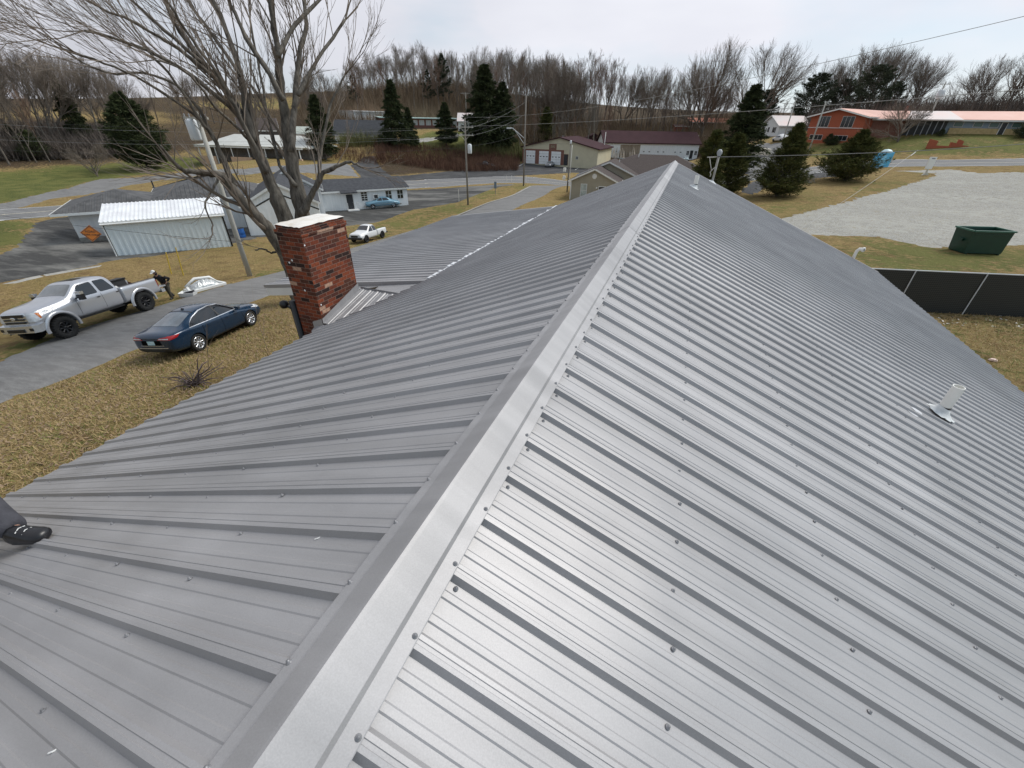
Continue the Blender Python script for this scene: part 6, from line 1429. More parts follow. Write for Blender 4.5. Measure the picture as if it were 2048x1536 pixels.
def seat_vehicle(root, pf, pr, side, track, wb, fx):
    """near-side front and rear tyre contact pixels -> stand the vehicle there. side +1: its left side faces us"""
    a, b = (G(*pf), G(*pr)) if isinstance(pf, tuple) else (pf, pr); d = Vector((a.x-b.x, a.y-b.y, 0)).normalized(); lft = Vector((-d.y, d.x, 0)); mid = (a+b)/2; c = mid-lft*side*track/2
    pts = [c+d*wb/2, c-d*wb/2]; zf, zr_ = h(pts[0].x, pts[0].y), h(pts[1].x, pts[1].y); zl_, zq = h(*(c+lft*.8).xy), h(*(c-lft*.8).xy)
    fwd = Vector((d.x*wb, d.y*wb, zf-zr_)).normalized(); lf = Vector((lft.x*1.6, lft.y*1.6, zl_-zq)).normalized(); up = fwd.cross(lf).normalized(); lf = up.cross(fwd)
    org = Vector((c.x, c.y, (zf+zr_)/2+.035))-fwd*fx
    root.matrix_world = Matrix(((fwd.x, lf.x, up.x, org.x), (fwd.y, lf.y, up.y, org.y), (fwd.z, lf.z, up.z, org.z), (0, 0, 0, 1)))
    return root

# --- silver lifted crew cab pickup
T = thing('pickup_truck', (0, 0, 0), 0, 'large lifted silver crew cab pickup with black wheels and open tailgate on the verge', 'pickup truck')
fw = [(1.985, .56, .56, 1.2), ]
cab = loft([(2.86, .80, .74, 1.10, .78, 1.36, .62), (2.80, .74, .86, 1.16, .90, 1.44, .74), (2.5, .72, .95, 1.24, .97, 1.52, .80), (1.985, .70, .97, 1.30, .985, 1.57, .82), (1.55, .66, .97, 1.38, .985, 1.62, .84), (1.28, .64, .975, 1.43, .985, 1.68, .82), (1.0, .62, .98, 1.44, .985, 1.86, .80), (.68, .62, .98, 1.45, .985, 2.11, .72), (.45, .62, .98, 1.45, .985, 2.17, .72), (-.3, .62, .98, 1.45, .985, 2.18, .72), (-.75, .62, .98, 1.45, .985, 2.15, .72), (-.93, .62, .98, 1.44, .98, 2.02, .72), (-1.0, .66, .96, 1.43, .96, 1.62, .80)], 2, [(1.985, .50, .60, 1.2)])
bed = loft([(-1.03, .66, .975, 1.38, .98, 1.46, .93, 0), (-1.08, .64, .98, 1.39, .985, 1.475, .945, 0), (-1.6, .64, .98, 1.39, .985, 1.475, .945, 0), (-2.4, .64, .98, 1.39, .985, 1.475, .945, 0), (-3.08, .66, .98, 1.39, .985, 1.475, .945, 0), (-3.14, .68, .97, 1.38, .975, 1.46, .93, 0)], 2, [(-1.985, .50, .60, 1.2)], (-3.3, -1.10, -.84, .84, .98, 1.7))
cb, bb = bvh_of([cab]), bvh_of([bed]); allb = bvh_of([cab, bed])
body = link_mesh('body', cab, PSIL, T); bedo = link_mesh('cargo_bed', bed, PSIL, T)
for s, n in ((1, 'L'), (-1, 'R')):
    decal('window', cb, rnd_poly([(.98, 1.50), (.60, 1.99), (-.02, 2.02), (-.02, 1.50)], .07), n, TINT, T)
    decal('window', cb, rnd_poly([(-.14, 1.50), (-.14, 2.02), (-.66, 2.0), (-.84, 1.50)], .07), n, TINT, T)
    for x0_, x1_ in ((.02, .16), (-.92, -.78)): decal('door_handle', cb, [(x0_, 1.30), (x1_, 1.30), (x1_, 1.34), (x0_, 1.34)], n, BLACK, T, .03)
    for x0_ in (1.06, -.10, -.95): decal('door_seam', cb, [(x0_, .78), (x0_+.012, .78), (x0_+.012, 1.46), (x0_, 1.46)], n, WELL, T, .003)
    for xw, bv in ((1.985, cb), (-1.985, bb)):
        arc = [(xw+.60*math.cos(a), .50+.60*math.sin(a)) for a in [math.radians(-8+196*k/20) for k in range(21)]]; arc2 = [(xw+.70*math.cos(a), .50+.70*math.sin(a)) for a in [math.radians(188-196*k/20) for k in range(21)]]
        mb = MB(); rings_ = []
        pr_ = [(.595, .93), (.60, 1.01), (.625, 1.03), (.69, 1.015), (.73, .975)]; vs = []; K_ = 22
        for k in range(K_):
            a = math.radians(-6+192*k/(K_-1)); vs += [(xw+rr*math.cos(a), s*yy, .50+rr*math.sin(a)) for rr, yy in pr_]
        mb.add(vs, [(k*5+j, k*5+j+1, (k+1)*5+j+1, (k+1)*5+j) for k in range(K_-1) for j in range(4)]); mb.build('fender_flare', PSIL, T, True)
    mb = MB(); mb.box(-.9, 1.38, min(s*.90, s*.975), max(s*.90, s*.975), .60, .665); mb.build('rocker_trim', BLACK, T)
    mb = MB(); mb.bar((.98, s*.95, 1.50), (.95, s*1.16, 1.54), .06); mi = mb.build('mirror', BLACK, T); mb = MB(); mb.box(.86, 1.02, min(s*1.12, s*1.34), max(s*1.12, s*1.34), 1.42, 1.66); mb.build('mirror_housing', BLACK, mi); mb = MB(); mb.box(.87, 1.035, min(s*1.115, s*1.345), max(s*1.115, s*1.345), 1.67, 1.79); mb.build('mirror_cap', CHROME, mi)
    decal('headlight', cb, rnd_poly([(s*.60, 1.02), (s*.92, 1.02), (s*.93, 1.38), (s*.60, 1.36)], .03), 'F', HEADL, T, .012)
    decal('headlight', cb, rnd_poly([(2.84, 1.03), (2.58, 1.05), (2.55, 1.36), (2.82, 1.34)], .04), n, HEADL, T, .012)
    decal('marker_lamp', cb, rnd_poly([(2.63, 1.12), (2.57, 1.12), (2.54, 1.34), (2.66, 1.34)], .02), n, AMB, T, .018)
    decal('taillight', bb, rnd_poly([(-3.13, 1.0), (-3.02, 1.0), (-3.02, 1.36), (-3.13, 1.36)], .02), n, REDL, T, .012); decal('taillight', bb, [(s*.86, 1.0), (s*.95, 1.0), (s*.95, 1.36), (s*.86, 1.36)], 'B', REDL, T, .012)
    for x in (1.985, -1.985): wheel(T, x, s*.86, .475, .33, RIMB, .56, 8, s, True)
decal('windscreen', cb, rnd_poly([(1.26, -.78), (.70, -.66), (.70, .66), (1.26, .78)], .06), 'T', SHIELD, T)
decal('sunroof', cb, rnd_poly([(.36, -.38), (-.12, -.38), (-.12, .38), (.36, .38)], .05), 'T', mat('sunroof_glass', (.09, .09, .095), .12, var=.1, coat=.6), T)
decal('rear_window', cb, rnd_poly([(-.66, 1.66), (.66, 1.66), (.62, 2.0), (-.62, 2.0)], .04), 'B', TINT, T)
decal('grille', cb, rnd_poly([(-.58, .94), (.58, .94), (.62, 1.40), (-.62, 1.40)], .04), 'F', CHROME, T, .015)
mb = MB()
for z0, z1 in ((.98, 1.06), (1.12, 1.18), (1.24, 1.36)): mb.box(2.87, 2.915, -.50, .50, z0, z1)
mb.build('grille_slot', BLACK, T); mb = MB(); mb.lathe([(0, .012), (.09, .01), (.13, 0)], 16, Matrix.Translation((2.917, 0, 1.2)) @ Matrix.Rotation(math.pi/2, 4, 'Y') @ Matrix.Scale(.5, 4, (1, 0, 0))); mb.build('badge', CHROME, T)
mb = MB(); mb.prism([(2.86, -.98, .60), (3.0, -.80, .60), (3.05, 0, .60), (3.0, .80, .60), (2.86, .98, .60), (2.6, .99, .64), (2.6, -.99, .64)], (0, 0, .30)); bp = mb.build('front_bumper', CHROME, T); mb = MB(); mb.box(2.95, 3.062, -.42, .42, .64, .78); [mb.box(2.80, 3.01, s*.72-.1, s*.72+.1, .68, .8) for s in (1, -1)]; mb.build('bumper_intake', BLACK, bp)
mb = MB(); mb.box(-3.36, -3.16, -.95, .95, .66, .84); mb.build('rear_bumper', CHROME, T); mb = MB(); mb.box(-3.62, -3.16, -.82, .82, .90, .97); mb.build('tailgate', PSIL, T)
mb = MB(); mb.box(-3.1, -1.12, -.83, .83, .985, 1.0); mb.box(-3.08, -1.08, .842, .93, 1.476, 1.49); mb.box(-3.08, -1.08, -.93, -.842, 1.476, 1.49); mb.box(-3.0, 2.6, -.45, .45, .5, .66); mb.build('bed_liner', BLACK, T)
mb = MB(); mb.tube([(1.985, -.8, .475), (1.985, .8, .475)], .07, 8); mb.tube([(-1.985, -.8, .475), (-1.985, .8, .475)], .08, 8); mb.build('axle', BLACK, T)
seat_vehicle(T, (124, 681), (306, 618), 1, 1.75, 3.97, 0); T.matrix_world = T.matrix_world @ Matrix.Scale(1.06, 4)
def on(root, name, label, cat, local, m, build, smooth=False):
    o = thing(name, (0, 0, 0), 0, label, cat); o.matrix_world = root.matrix_world @ Matrix.Translation(local); return o
tb = on(T, 'tool_box', 'black flat tool box lying along the far side of the silver pickup bed', 'tool box', (-1.9, -.55, 1.0), None, None); mb = MB(); mb.box(-.7, .9, -.22, .22, 0, .58); mb.build('box_body', DARK, tb); mb = MB(); mb.box(-.74, .94, -.26, .26, .59, .66); mb.build('lid', BLACK, tb)
for k in range(3):
    jb = on(T, 'jug', 'white round topped jug near the cab, number %s from the front in the pickup bed' % ('one', 'two', 'three')[k], 'jug', (-1.28, .50-.24*k, 1.0), None, None); mb = MB(); mb.lathe([(0, 0), (.1, 0), (.11, .05), (.11, .42), (.05, .48), (.04, .52), (0, .52)], 12); mb.build('jug_body', WHITE, jb, True); mb = MB(); mb.lathe([(.045, .5), (.045, .54), (0, .54)], 8); mb.build('cap', BLACK, jb)
    jb['label'] = ('white jug nearest the driver side in the pickup bed', 'white jug in the middle of the three in the pickup bed', 'white jug farthest from the driver side in the pickup bed')[k]

# --- dark blue sedan
C = thing('sedan_car', (0, 0, 0), 0, 'dark blue four door sedan with silver alloy wheels parked on the near lawn', 'car')
car = loft([(2.42, .34, .50, .56, .60, .66, .44), (2.30, .24, .74, .60, .80, .76, .62), (1.95, .20, .86, .66, .89, .86, .70), (1.47, .19, .90, .74, .915, .93, .74), (1.12, .19, .91, .82, .925, .985, .74), (.92, .18, .915, .86, .925, 1.05, .72), (.55, .18, .92, .88, .925, 1.28, .62), (.20, .18, .92, .90, .925, 1.43, .57), (-.30, .18, .92, .92, .925, 1.48, .56), (-.85, .18, .92, .94, .92, 1.42, .55), (-1.35, .19, .915, .96, .915, 1.24, .56), (-1.75, .22, .90, .97, .90, 1.09, .64), (-2.10, .26, .88, .96, .87, 1.04, .68), (-2.34, .30, .82, .90, .82, 1.02, .62), (-2.43, .40, .72, .80, .74, .88, .52)], 2, [(1.44, .33, .385, 1.1), (-1.41, .33, .385, 1.1)])
vb = bvh_of([car]); link_mesh('body', car, PBLU, C)
dlo = [(1.0, .965), (.72, 1.12), (.30, 1.33), (-.15, 1.385), (-.62, 1.35), (-1.05, 1.22), (-1.38, 1.06), (-1.50, .985), (-.6, .975)]
for s, n in ((1, 'L'), (-1, 'R')):
    decal('window_trim', vb, rnd_poly([(x*1.02+.0, (z-1.15)*1.13+1.15) for x, z in dlo], .03, 2), n, CHROME, C, .004, .05); decal('window', vb, rnd_poly(dlo, .03, 2), n, TINT, C, .009, .05)
    decal('door_pillar', vb, [(-.10, .985), (-.02, .985), (-.05, 1.375), (-.12, 1.378)], n, BLACK, C, .012, .05)
    for a, b, c in ((1.08, .95, .34), (-.06, -.08, .34), (-1.02, -1.02, .60)): decal('door_seam', vb, [(a, c), (a+.012, c), (b+.012, .93), (b, .93)], n, WELL, C, .003, .06)
    for x in (.12, -.86): decal('door_handle', vb, [(x, .80), (x+.18, .80), (x+.18, .825), (x, .825)], n, PBLU, C, .035)
    decal('sill_trim', vb, [(-.95, .26), (1.0, .26), (1.0, .285), (-.95, .285)], n, BLACK, C, .006)
    decal('taillight', vb, rnd_poly([(-2.39, .80), (-2.12, .84), (-1.98, .93), (-2.36, .93)], .03, 2), n, REDL, C, .012, .04); decal('taillight', vb, rnd_poly([(s*.30, .82), (s*.78, .80), (s*.80, .93), (s*.42, .90)], .03, 2), 'B', REDL, C, .012, .04); decal('reverse_lamp', vb, rnd_poly([(s*.36, .845), (s*.74, .83), (s*.74, .865), (s*.40, .87)], .01, 2), 'B', HEADL, C, .018, .04)
    decal('headlight', vb, rnd_poly([(s*.52, .60), (s*.84, .66), (s*.84, .76), (s*.55, .70)], .03, 2), 'F', HEADL, C, .012, .04); decal('headlight', vb, rnd_poly([(2.30, .64), (2.0, .72), (1.92, .80), (2.22, .74)], .03, 2), n, HEADL, C, .012, .04)
    mb = MB(); mb.bar((.80, s*.90, .98), (.78, s*1.0, 1.0), .05); mb.add([(x, s*y, z) for x, y, z in ((.70, .96, .95), (.70, 1.14, .97), (.70, 1.14, 1.09), (.70, .96, 1.1), (.88, .97, .97), (.84, 1.10, .99), (.84, 1.10, 1.06), (.88, .97, 1.07))], [(0, 1, 2, 3), (7, 6, 5, 4), (0, 4, 5, 1), (1, 5, 6, 2), (2, 6, 7, 3), (3, 7, 4, 0)]); mb.build('mirror', PBLU, C)
    for x in (1.44, -1.41): wheel(C, x, s*.80, .335, .22, RIMS, .70, 10, s)
decal('windscreen', vb, rnd_poly([(1.02, -.68), (.32, -.54), (.32, .54), (1.02, .68)], .06), 'T', TINT, C)
decal('rear_window', vb, rnd_poly([(-.98, -.50), (-1.72, -.60), (-1.76, 0), (-1.72, .60), (-.98, .50), (-.93, 0)], .05), 'T', mat('rear_glass_reflecting', (.10, .12, .14), .1, var=.4, scale=2, coat=.8), C)
decal('roof_edge', vb, [(-.88, -.52), (-.84, -.52), (-.82, 0), (-.84, .52), (-.88, .52), (-.86, 0)], 'T', BLACK, C, .006); mb = MB(); mb.prism([(-.80, -.02, 1.40), (-.62, -.02, 1.44), (-.74, -.02, 1.50)], (0, .04, 0)); mb.build('antenna_fin', BLACK, C)
decal('plate_recess', vb, rnd_poly([(-.42, .62), (.42, .62), (.40, .80), (-.40, .80)], .03), 'B', WELL, C, .006)
decal('licence_plate', vb, [(-.155, .64), (.155, .64), (.155, .79), (-.155, .79)], 'B', mat('plate_blue_white', (.62, .72, .78), .5, col2=(.25, .52, .55), scale=14), C, .016)
decal('chrome_strip', vb, [(-.62, .50), (.62, .50), (.62, .525), (-.62, .525)], 'B', CHROME, C, .012); decal('chrome_strip', vb, [(-.50, .60), (.50, .60), (.50, .615), (-.50, .615)], 'B', CHROME, C, .012); decal('rear_valance', vb, [(-.70, .34), (.70, .34), (.72, .46), (-.72, .46)], 'B', BLACK, C, .006)
decal('grille', vb, rnd_poly([(-.50, .42), (.50, .42), (.56, .62), (-.56, .62)], .04), 'F', BLACK, C, .012)
mb = MB(); mb.box(-2.0, 2.0, -.7, .7, .17, .3); mb.build('underbody', WELL, C)
seat_vehicle(C, (511, 649), (392, 707), -1, 1.60, 2.85, 0)

# --- simpler cars for the distance
def far_car(kind, label, m, pf, pr, side, sc=1.0, vintage=False, extra=None):
    t = thing(kind, (0, 0, 0), 0, label, 'pickup truck' if kind == 'pickup_truck' else 'car'); pick = kind == 'pickup_truck'
    if pick:
        st = [(2.30, .42, .66, .66, .72, .86, .56), (2.2, .34, .80, .72, .84, .98, .68), (1.4, .32, .84, .86, .86, 1.06, .70), (.95, .32, .84, .92, .86, 1.12, .70), (.60, .32, .85, .96, .86, 1.42, .62), (.35, .32, .85, .96, .86, 1.60, .58), (-.15, .32, .85, .96, .86, 1.62, .58), (-.50, .32, .85, .96, .86, 1.55, .60), (-.60, .34, .84, .95, .85, 1.12, .70)]
        b1 = loft(st, 1, [(1.45, .36, .42, 1.1)]); b2 = loft([(-.63, .36, .84, .96, .85, 1.04, .80, 0), (-.7, .34, .85, .96, .86, 1.05, .81, 0), (-2.3, .34, .85, .96, .86, 1.05, .81, 0), (-2.36, .36, .84, .95, .85, 1.03, .80, 0)], 1, [(-1.45, .36, .42, 1.1)], (-2.5, -.7, -.70, .70, .66, 1.3))
        vb = bvh_of([b1]); link_mesh('body', b1, m, t); link_mesh('cargo_bed', b2, m, t); wb, r = 2.9, .36
        W_ = [[(.86, 1.0), (.52, 1.46), (.12, 1.50), (.12, 1.0)], [(.04, 1.0), (.04, 1.5), (-.40, 1.46), (-.52, 1.0)]]; ws = [(.98, -.66), (.42, -.54), (.42, .54), (.98, .66)]
        mb = MB(); mb.box(2.2, 2.42, -.84, .84, .40, .60); mb.box(-2.52, -2.36, -.84, .84, .42, .56); mb.build('bumper', CHROME if m is not PWHT else BLACK, t)
    elif vintage:
        st = [(2.62, .42, .55, .70, .62, .86, .40), (2.50, .34, .80, .74, .88, .94, .60), (2.0, .30, .92, .84, .95, 1.02, .66), (1.45, .28, .95, .92, .97, 1.08, .68), (1.05, .28, .96, 1.0, .97, 1.14, .68), (.75, .28, .96, 1.02, .97, 1.40, .62), (.35, .28, .96, 1.04, .97, 1.56, .58), (-.35, .28, .96, 1.04, .97, 1.58, .58), (-.95, .28, .96, 1.02, .97, 1.44, .56), (-1.35, .28, .95, .98, .96, 1.16, .56), (-1.9, .30, .90, .88, .90, 1.02, .52), (-2.5, .34, .78, .72, .78, .86, .42), (-2.68, .42, .55, .62, .55, .70, .30)]
        b1 = loft(st, 1, [(1.6, .34, .40, 1.2)]); vb = bvh_of([b1]); link_mesh('body', b1, m, t); wb, r = 3.15, .36
        W_ = [[(.86, 1.10), (.62, 1.40), (.1, 1.48), (.1, 1.10)], [(.02, 1.10), (.02, 1.48), (-.62, 1.44), (-1.0, 1.12)]]; ws = [(1.05, -.62), (.5, -.52), (.5, .52), (1.05, .62)]
        mb = MB(); mb.box(2.6, 2.76, -.86, .86, .40, .56); mb.box(-2.8, -2.66, -.7, .7, .40, .54); mb.build('bumper', CHROME, t); decal('chrome_strip', vb, [(-2.2, .60), (2.2, .60), (2.2, .66), (-2.2, .66)], 'L', CHROME, t, .012, .3); decal('chrome_strip', vb, [(-2.2, .34), (1.0, .34), (1.0, .40), (-2.2, .40)], 'L', WHITE, t, .012, .3)
    else:
        st = [(2.2, .34, .60, .60, .68, .72, .52), (2.05, .24, .80, .66, .84, .82, .64), (1.4, .22, .86, .80, .88, .96, .68), (.95, .22, .87, .88, .88, 1.06, .68), (.4, .22, .87, .92, .88, 1.36, .58), (-.1, .22, .87, .93, .88, 1.44, .56), (-.8, .22, .87, .94, .88, 1.40, .56), (-1.4, .24, .86, .94, .87, 1.14, .60), (-2.0, .28, .82, .90, .84, 1.0, .62), (-2.2, .36, .7, .78, .72, .86, .5)]
        b1 = loft(st, 1, [(1.35, .32, .37, 1.1), (-1.35, .32, .37, 1.1)]); vb = bvh_of([b1]); link_mesh('body', b1, m, t); wb, r = 2.7, .325
        W_ = [[(.78, .98), (.36, 1.28), (-.06, 1.34), (-.06, .98)], [(-.12, .98), (-.12, 1.34), (-.8, 1.30), (-1.2, 1.0)]]; ws = [(.94, -.62), (.34, -.52), (.34, .52), (.94, .62)]
    for n in 'LR':
        for w in W_: decal('window', vb, rnd_poly(w, .04, 2), n, TINT, t, .008, .12)
    decal('windscreen', vb, rnd_poly(ws, .05, 2), 'T', TINT if m is PWHT or m is PBLK else SHIELD, t, .008, .12)
    for s in (1, -1):
        decal('headlight', vb, [(s*.45, .70), (s*.70, .70), (s*.70, .82), (s*.45, .82)], 'F', HEADL, t, .012, .1)
        for x in (wb/2, -wb/2): wheel(t, x, s*(.80 if not vintage else .84), r, .22, RIMB if m is PWHT else RIMS, .62, 6, s)
    decal('grille', vb, [(-.42, .62), (.42, .62), (.42, .80), (-.42, .80)], 'F', BLACK, t, .01, .1)
    if pick: [decal('taillight', bvh_of([b2]), [(s*.70, .66), (s*.82, .66), (s*.82, .92), (s*.70, .92)], 'B', REDL, t, .012, .1) for s in (1, -1)]
    elif not vintage: [decal('taillight', vb, [(s*.45, .72), (s*.70, .72), (s*.70, .84), (s*.45, .84)], 'B', REDL, t, .012, .1) for s in (1, -1)]
    seat_vehicle(t, pf, pr, side, 1.5*sc, wb*sc, 0)
    if sc != 1: t.scale = (sc, sc, sc)
    return t
far_car('pickup_truck', 'small older white pickup with black bumper parked on the verge right of the chimney', PWHT, (732, 486), (766, 475.5), 1, .97)
far_car('vintage_car', 'light blue rounded vintage car in front of the long white building', PLBL, (745, 418.5), (790, 415), 1, .98, True)
far_car('pickup_truck', 'black pickup parked beside the reddish brush at the end of the lot', PBLK, (981, 337), (957, 336), -1, 1.05)
far_car('hatchback_car', 'grey car parked in front of the middle garage door of the cream building', PGRY, (1099, 336), (1110, 332), 1, 1.0)
far_car('sedan_car', 'black car in front of the white bays of the maroon roofed workshop', PBLK, WS(14.6, 3.2), WS(17.4, 3.2), 1, 1.05)
far_car('sedan_car', 'pale blue car near the right end of the maroon roofed workshop', paint('pale_aqua_car_paint', (.5, .62, .64), .1), WS(25.5, 6.2), WS(26.4, 3.6), 1, 1.0)
far_car('pickup_truck', 'bright red pickup seen from behind beside the low white wall', PRED, (1476, 312), (1472, 318), -1, 1.1)
far_car('sedan_car', 'white car on the side street by the cedar and small white house', PWHT, (1548, 284), (1560, 284), 1, 1.0)

# ------------------------------------------------------------------ people
SKIN = mat('skin', (.42, .24, .17), .6, var=.08); BLKC = mat('black_hoodie_cloth', (.012, .012, .015), .9, var=.3, scale=6); KHK = mat('dark_olive_trousers', (.045, .04, .03), .9, col2=(.085, .075, .055), scale=7); CHAR = mat('charcoal_trousers', (.038, .038, .046), .85, col2=(.075, .075, .088), scale=5, bump=.6, bscale=18); CAPW = mat('white_cap', (.7, .7, .68), .7, var=.05); SHOE = mat('black_shoe', (.010, .010, .012), .35, var=.3)
def skin_obj(name, V, E, R, m, parent, sub=2):
    me = bpy.data.meshes.new(name); me.from_pydata([tuple(v) for v in V], E, []); o = bpy.data.objects.new('tmp', me); COL.objects.link(o)
    s = o.modifiers.new('k', 'SKIN'); s.use_smooth_shade = True
    if not me.skin_vertices: 
        me.attributes.new  # layer is made by the modifier's first evaluation
    lay = me.skin_vertices[0] if me.skin_vertices else None
    if lay is None:
        bm = bmesh.new(); bm.from_mesh(me); bm.verts.layers.skin.verify(); bm.to_mesh(me); bm.free(); lay = me.skin_vertices[0]
    for i, r in enumerate(R): lay.data[i].radius = (r, r) if not hasattr(r, '__len__') else r; lay.data[i].use_root = (i == 0)
    b = o.modifiers.new('s', 'SUBSURF'); b.levels = sub; b.render_levels = sub
    me2 = eval_mesh(o); bpy.data.objects.remove(o); me2.polygons.foreach_set('use_smooth', [True]*len(me2.polygons)); return link_mesh(name, me2, m, parent)
def lerp(a, b, t): return tuple(a[i]+(b[i]-a[i])*t for i in range(3))
def person(root, J, cloth_top, cloth_leg, shoe):
    """J: joints in local metres; returns body + clothes as children"""
    V, E, R = [], [], []
    def add(p, r, q=None):
        V.append(p); R.append(r); i = len(V)-1
        if q is not None: E.append((q, i))
        return i
    pel = add(J['pelvis'], (.13, .11)); sp = add(J['spine'], (.125, .10), pel); ch = add(J['chest'], (.15, .11), sp); nk = add(J['neck'], .055, ch); hb = add(J['jaw'], .075, nk); hd = add(J['head'], (.085, .095), hb); add(J['crown'], .055, hd)
    for s in 'lr':
        hp = add(J['hip'+s], .095, pel); kn = add(J['knee'+s], .062, hp); an = add(J['ank'+s], .040, kn); hl = add(tuple(Vector(J['ank'+s])+(Vector(J['toe'+s])-Vector(J['ank'+s])).normalized()*.06+Vector((0, 0, -.02))), .024, an)
        sh = add(J['sho'+s], .062, ch); el = add(J['elb'+s], .042, sh); wr = add(J['wri'+s], .028, el)
        w, e = Vector(J['wri'+s]), Vector(J['elb'+s]); d = (w-e).normalized(); n_ = Vector(J.get('palm', (0, 0, 1))); sd = d.cross(n_).normalized(); n_ = sd.cross(d)
        pm = add(tuple(w+d*.07), (.036, .016), wr)
        for k in range(4):
            L_ = (.072, .08, .076, .06)[k]; b0 = w+d*.085+sd*(k-1.5)*.019; a1 = add(tuple(b0), .009, pm); a2 = add(tuple(b0+d*L_*.5-n_*.01), .0085, a1); add(tuple(b0+d*L_*.85-n_*.04), .0075, a2)
        t1 = add(tuple(w+d*.03+sd*.032), .011, wr); add(tuple(w+d*.075+sd*.055-n_*.012), .009, t1)
    b = skin_obj('body', V, E, R, SKIN, root)
    # face: nose, ears, eyes as one small mesh on the head
    H_ = Vector(J['head']); f = Vector(J['face']).normalized(); u_ = (Vector(J['crown'])-Vector(J['jaw'])).normalized(); l_ = u_.cross(f).normalized(); f = l_.cross(u_)
    mb = MB(); mb.tube([H_+f*.085+u_*.02, H_+f*.108-u_*.02, H_+f*.09-u_*.03], [.008, .013, .006], 6); [mb.lathe([(0, .012), (.02, .008), (.026, 0)], 8, Matrix.Translation(H_+l_*s*.083-u_*.005) @ (l_*s).to_track_quat('Z', 'Y').to_matrix().to_4x4()) for s in (1, -1)]; mb.build('face_features', SKIN, b, True)
    mb = MB(); [mb.lathe([(0, .006), (.012, .003), (.014, 0)], 8, Matrix.Translation(H_+f*.088+l_*s*.032+u_*.012) @ f.to_track_quat('Z', 'Y').to_matrix().to_4x4()) for s in (1, -1)]; mb.tube([H_+f*.086+l_*.025-u_*.058, H_+f*.092-u_*.06, H_+f*.086-l_*.025-u_*.058], .004, 5); mb.build('eyes_and_mouth', mat('dark_brown', (.05, .02, .015), .5) if 'dark_brown' not in MATS else MATS['dark_brown'], b, True)
    V, E, R = [], [], []; c0 = add(lerp(J['pelvis'], J['spine'], .15), (.19, .16)); c1 = add(J['spine'], (.19, .155), c0); c2 = add(J['chest'], (.215, .165), c1); add(J['neck'], .075, c2)
    for s in 'lr': a = add(J['sho'+s], .10, c2); e_ = add(J['elb'+s], .078, a); add(lerp(J['elb'+s], J['wri'+s], .92), .055, e_)
    skin_obj('jacket', V, E, R, cloth_top, root)
    V, E, R = [], [], []; c0 = add(J['pelvis'], (.155, .13))
    for s in 'lr':
        a = add(J['hip'+s], .13, c0); m1 = add(lerp(J['hip'+s], J['knee'+s], .55), .12, a); k_ = add(J['knee'+s], .10, m1); m2 = add(lerp(J['knee'+s], J['ank'+s], .5), .082, k_); m3 = add(lerp(J['knee'+s], J['ank'+s], .8), .078, m2); add(lerp(J['knee'+s], J['ank'+s], .98), .084, m3)
    skin_obj('trousers', V, E, R, cloth_leg, root)
    for s in 'lr':
        an, to = Vector(J['ank'+s]), Vector(J['toe'+s]); d = Vector((to.x-an.x, to.y-an.y, to.z-an.z+.05)).normalized(); sd = Vector((-d.y, d.x, 0)).normalized(); u_ = d.cross(sd); u_ = u_ if u_.z > 0 else -u_
        mb = MB(); rg = []
        for t, w, zt, zb in ((-.085, .025, -.01, -.085), (-.07, .043, .04, -.105), (-.03, .050, .055, -.11), (.02, .053, .04, -.11), (.06, .056, .012, -.11), (.10, .060, -.012, -.108), (.14, .057, -.022, -.106), (.168, .044, -.036, -.10), (.180, .02, -.055, -.09)):
            for k in range(10): a_ = 2*math.pi*k/10; rg.append(an+d*t+sd*w*math.cos(a_)+u_*((zt+zb)/2+(zt-zb)/2*math.sin(a_)))
        mb.add(rg, [(i_*10+k, i_*10+(k+1) % 10, (i_+1)*10+(k+1) % 10, (i_+1)*10+k) for i_ in range(8) for k in range(10)]+[tuple(range(9, -1, -1)), tuple(range(80, 90))])
        so = mb.build('shoe', shoe, root, True)
        mb = MB()
        for t, zz in ((.045, .018), (.078, -.004)): mb.tube([an+d*t+sd*.03+u_*(zz-.008), an+d*t+u_*(zz+.004), an+d*t-sd*.03+u_*(zz-.008)], .0035, 5)
        mb.build('lace', CAPW, so)
    return b
# the person at the tailgate
fl, fr = G(345, 598), G(361, 590); hdg = Vector((T.matrix_world.col[0][0], T.matrix_world.col[0][1], 0)).normalized(); yaw = math.atan2(hdg.y, hdg.x)
pz = (fl.z+fr.z)/2; P1 = thing('person', Vector((fl.x, fl.y, h(fl.x, fl.y))), yaw, 'person in black hoodie, white cap and dark trousers bending at the pickup tailgate', 'person')
lf = Vector((-hdg.y, hdg.x, 0)); rel = fr-Vector(P1.location); fx_, fy_ = max(-.42, min(-.3, rel.dot(hdg))), max(-.4, min(-.3, rel.dot(lf)))
J = dict(pelvis=(-.08, -.12, .95), spine=(.02, -.12, 1.16), chest=(.14, -.12, 1.41), neck=(.23, -.12, 1.56), jaw=(.28, -.12, 1.63), head=(.31, -.12, 1.71), crown=(.33, -.12, 1.80), face=(1, 0, -.35),
         hipl=(-.06, 0, .90), hipr=(-.12, -.24, .90), kneel=(.03, .0, .50), kneer=(-.20, -.32, .50), ankl=(0, 0, .10), ankr=(fx_, fy_, .10), toel=(.2, 0, .03), toer=(fx_+.18, fy_-.03, .03),
         shol=(.14, .08, 1.40), shor=(.17, -.32, 1.40), elbl=(-.16, .24, 1.26), elbr=(.36, -.36, 1.18), wril=(.02, .14, 1.08), wrir=(.56, -.30, 1.06), palm=(0, 0, 1))
pb = person(P1, J, BLKC, KHK, BLACK)
V, E, R = [], [], []
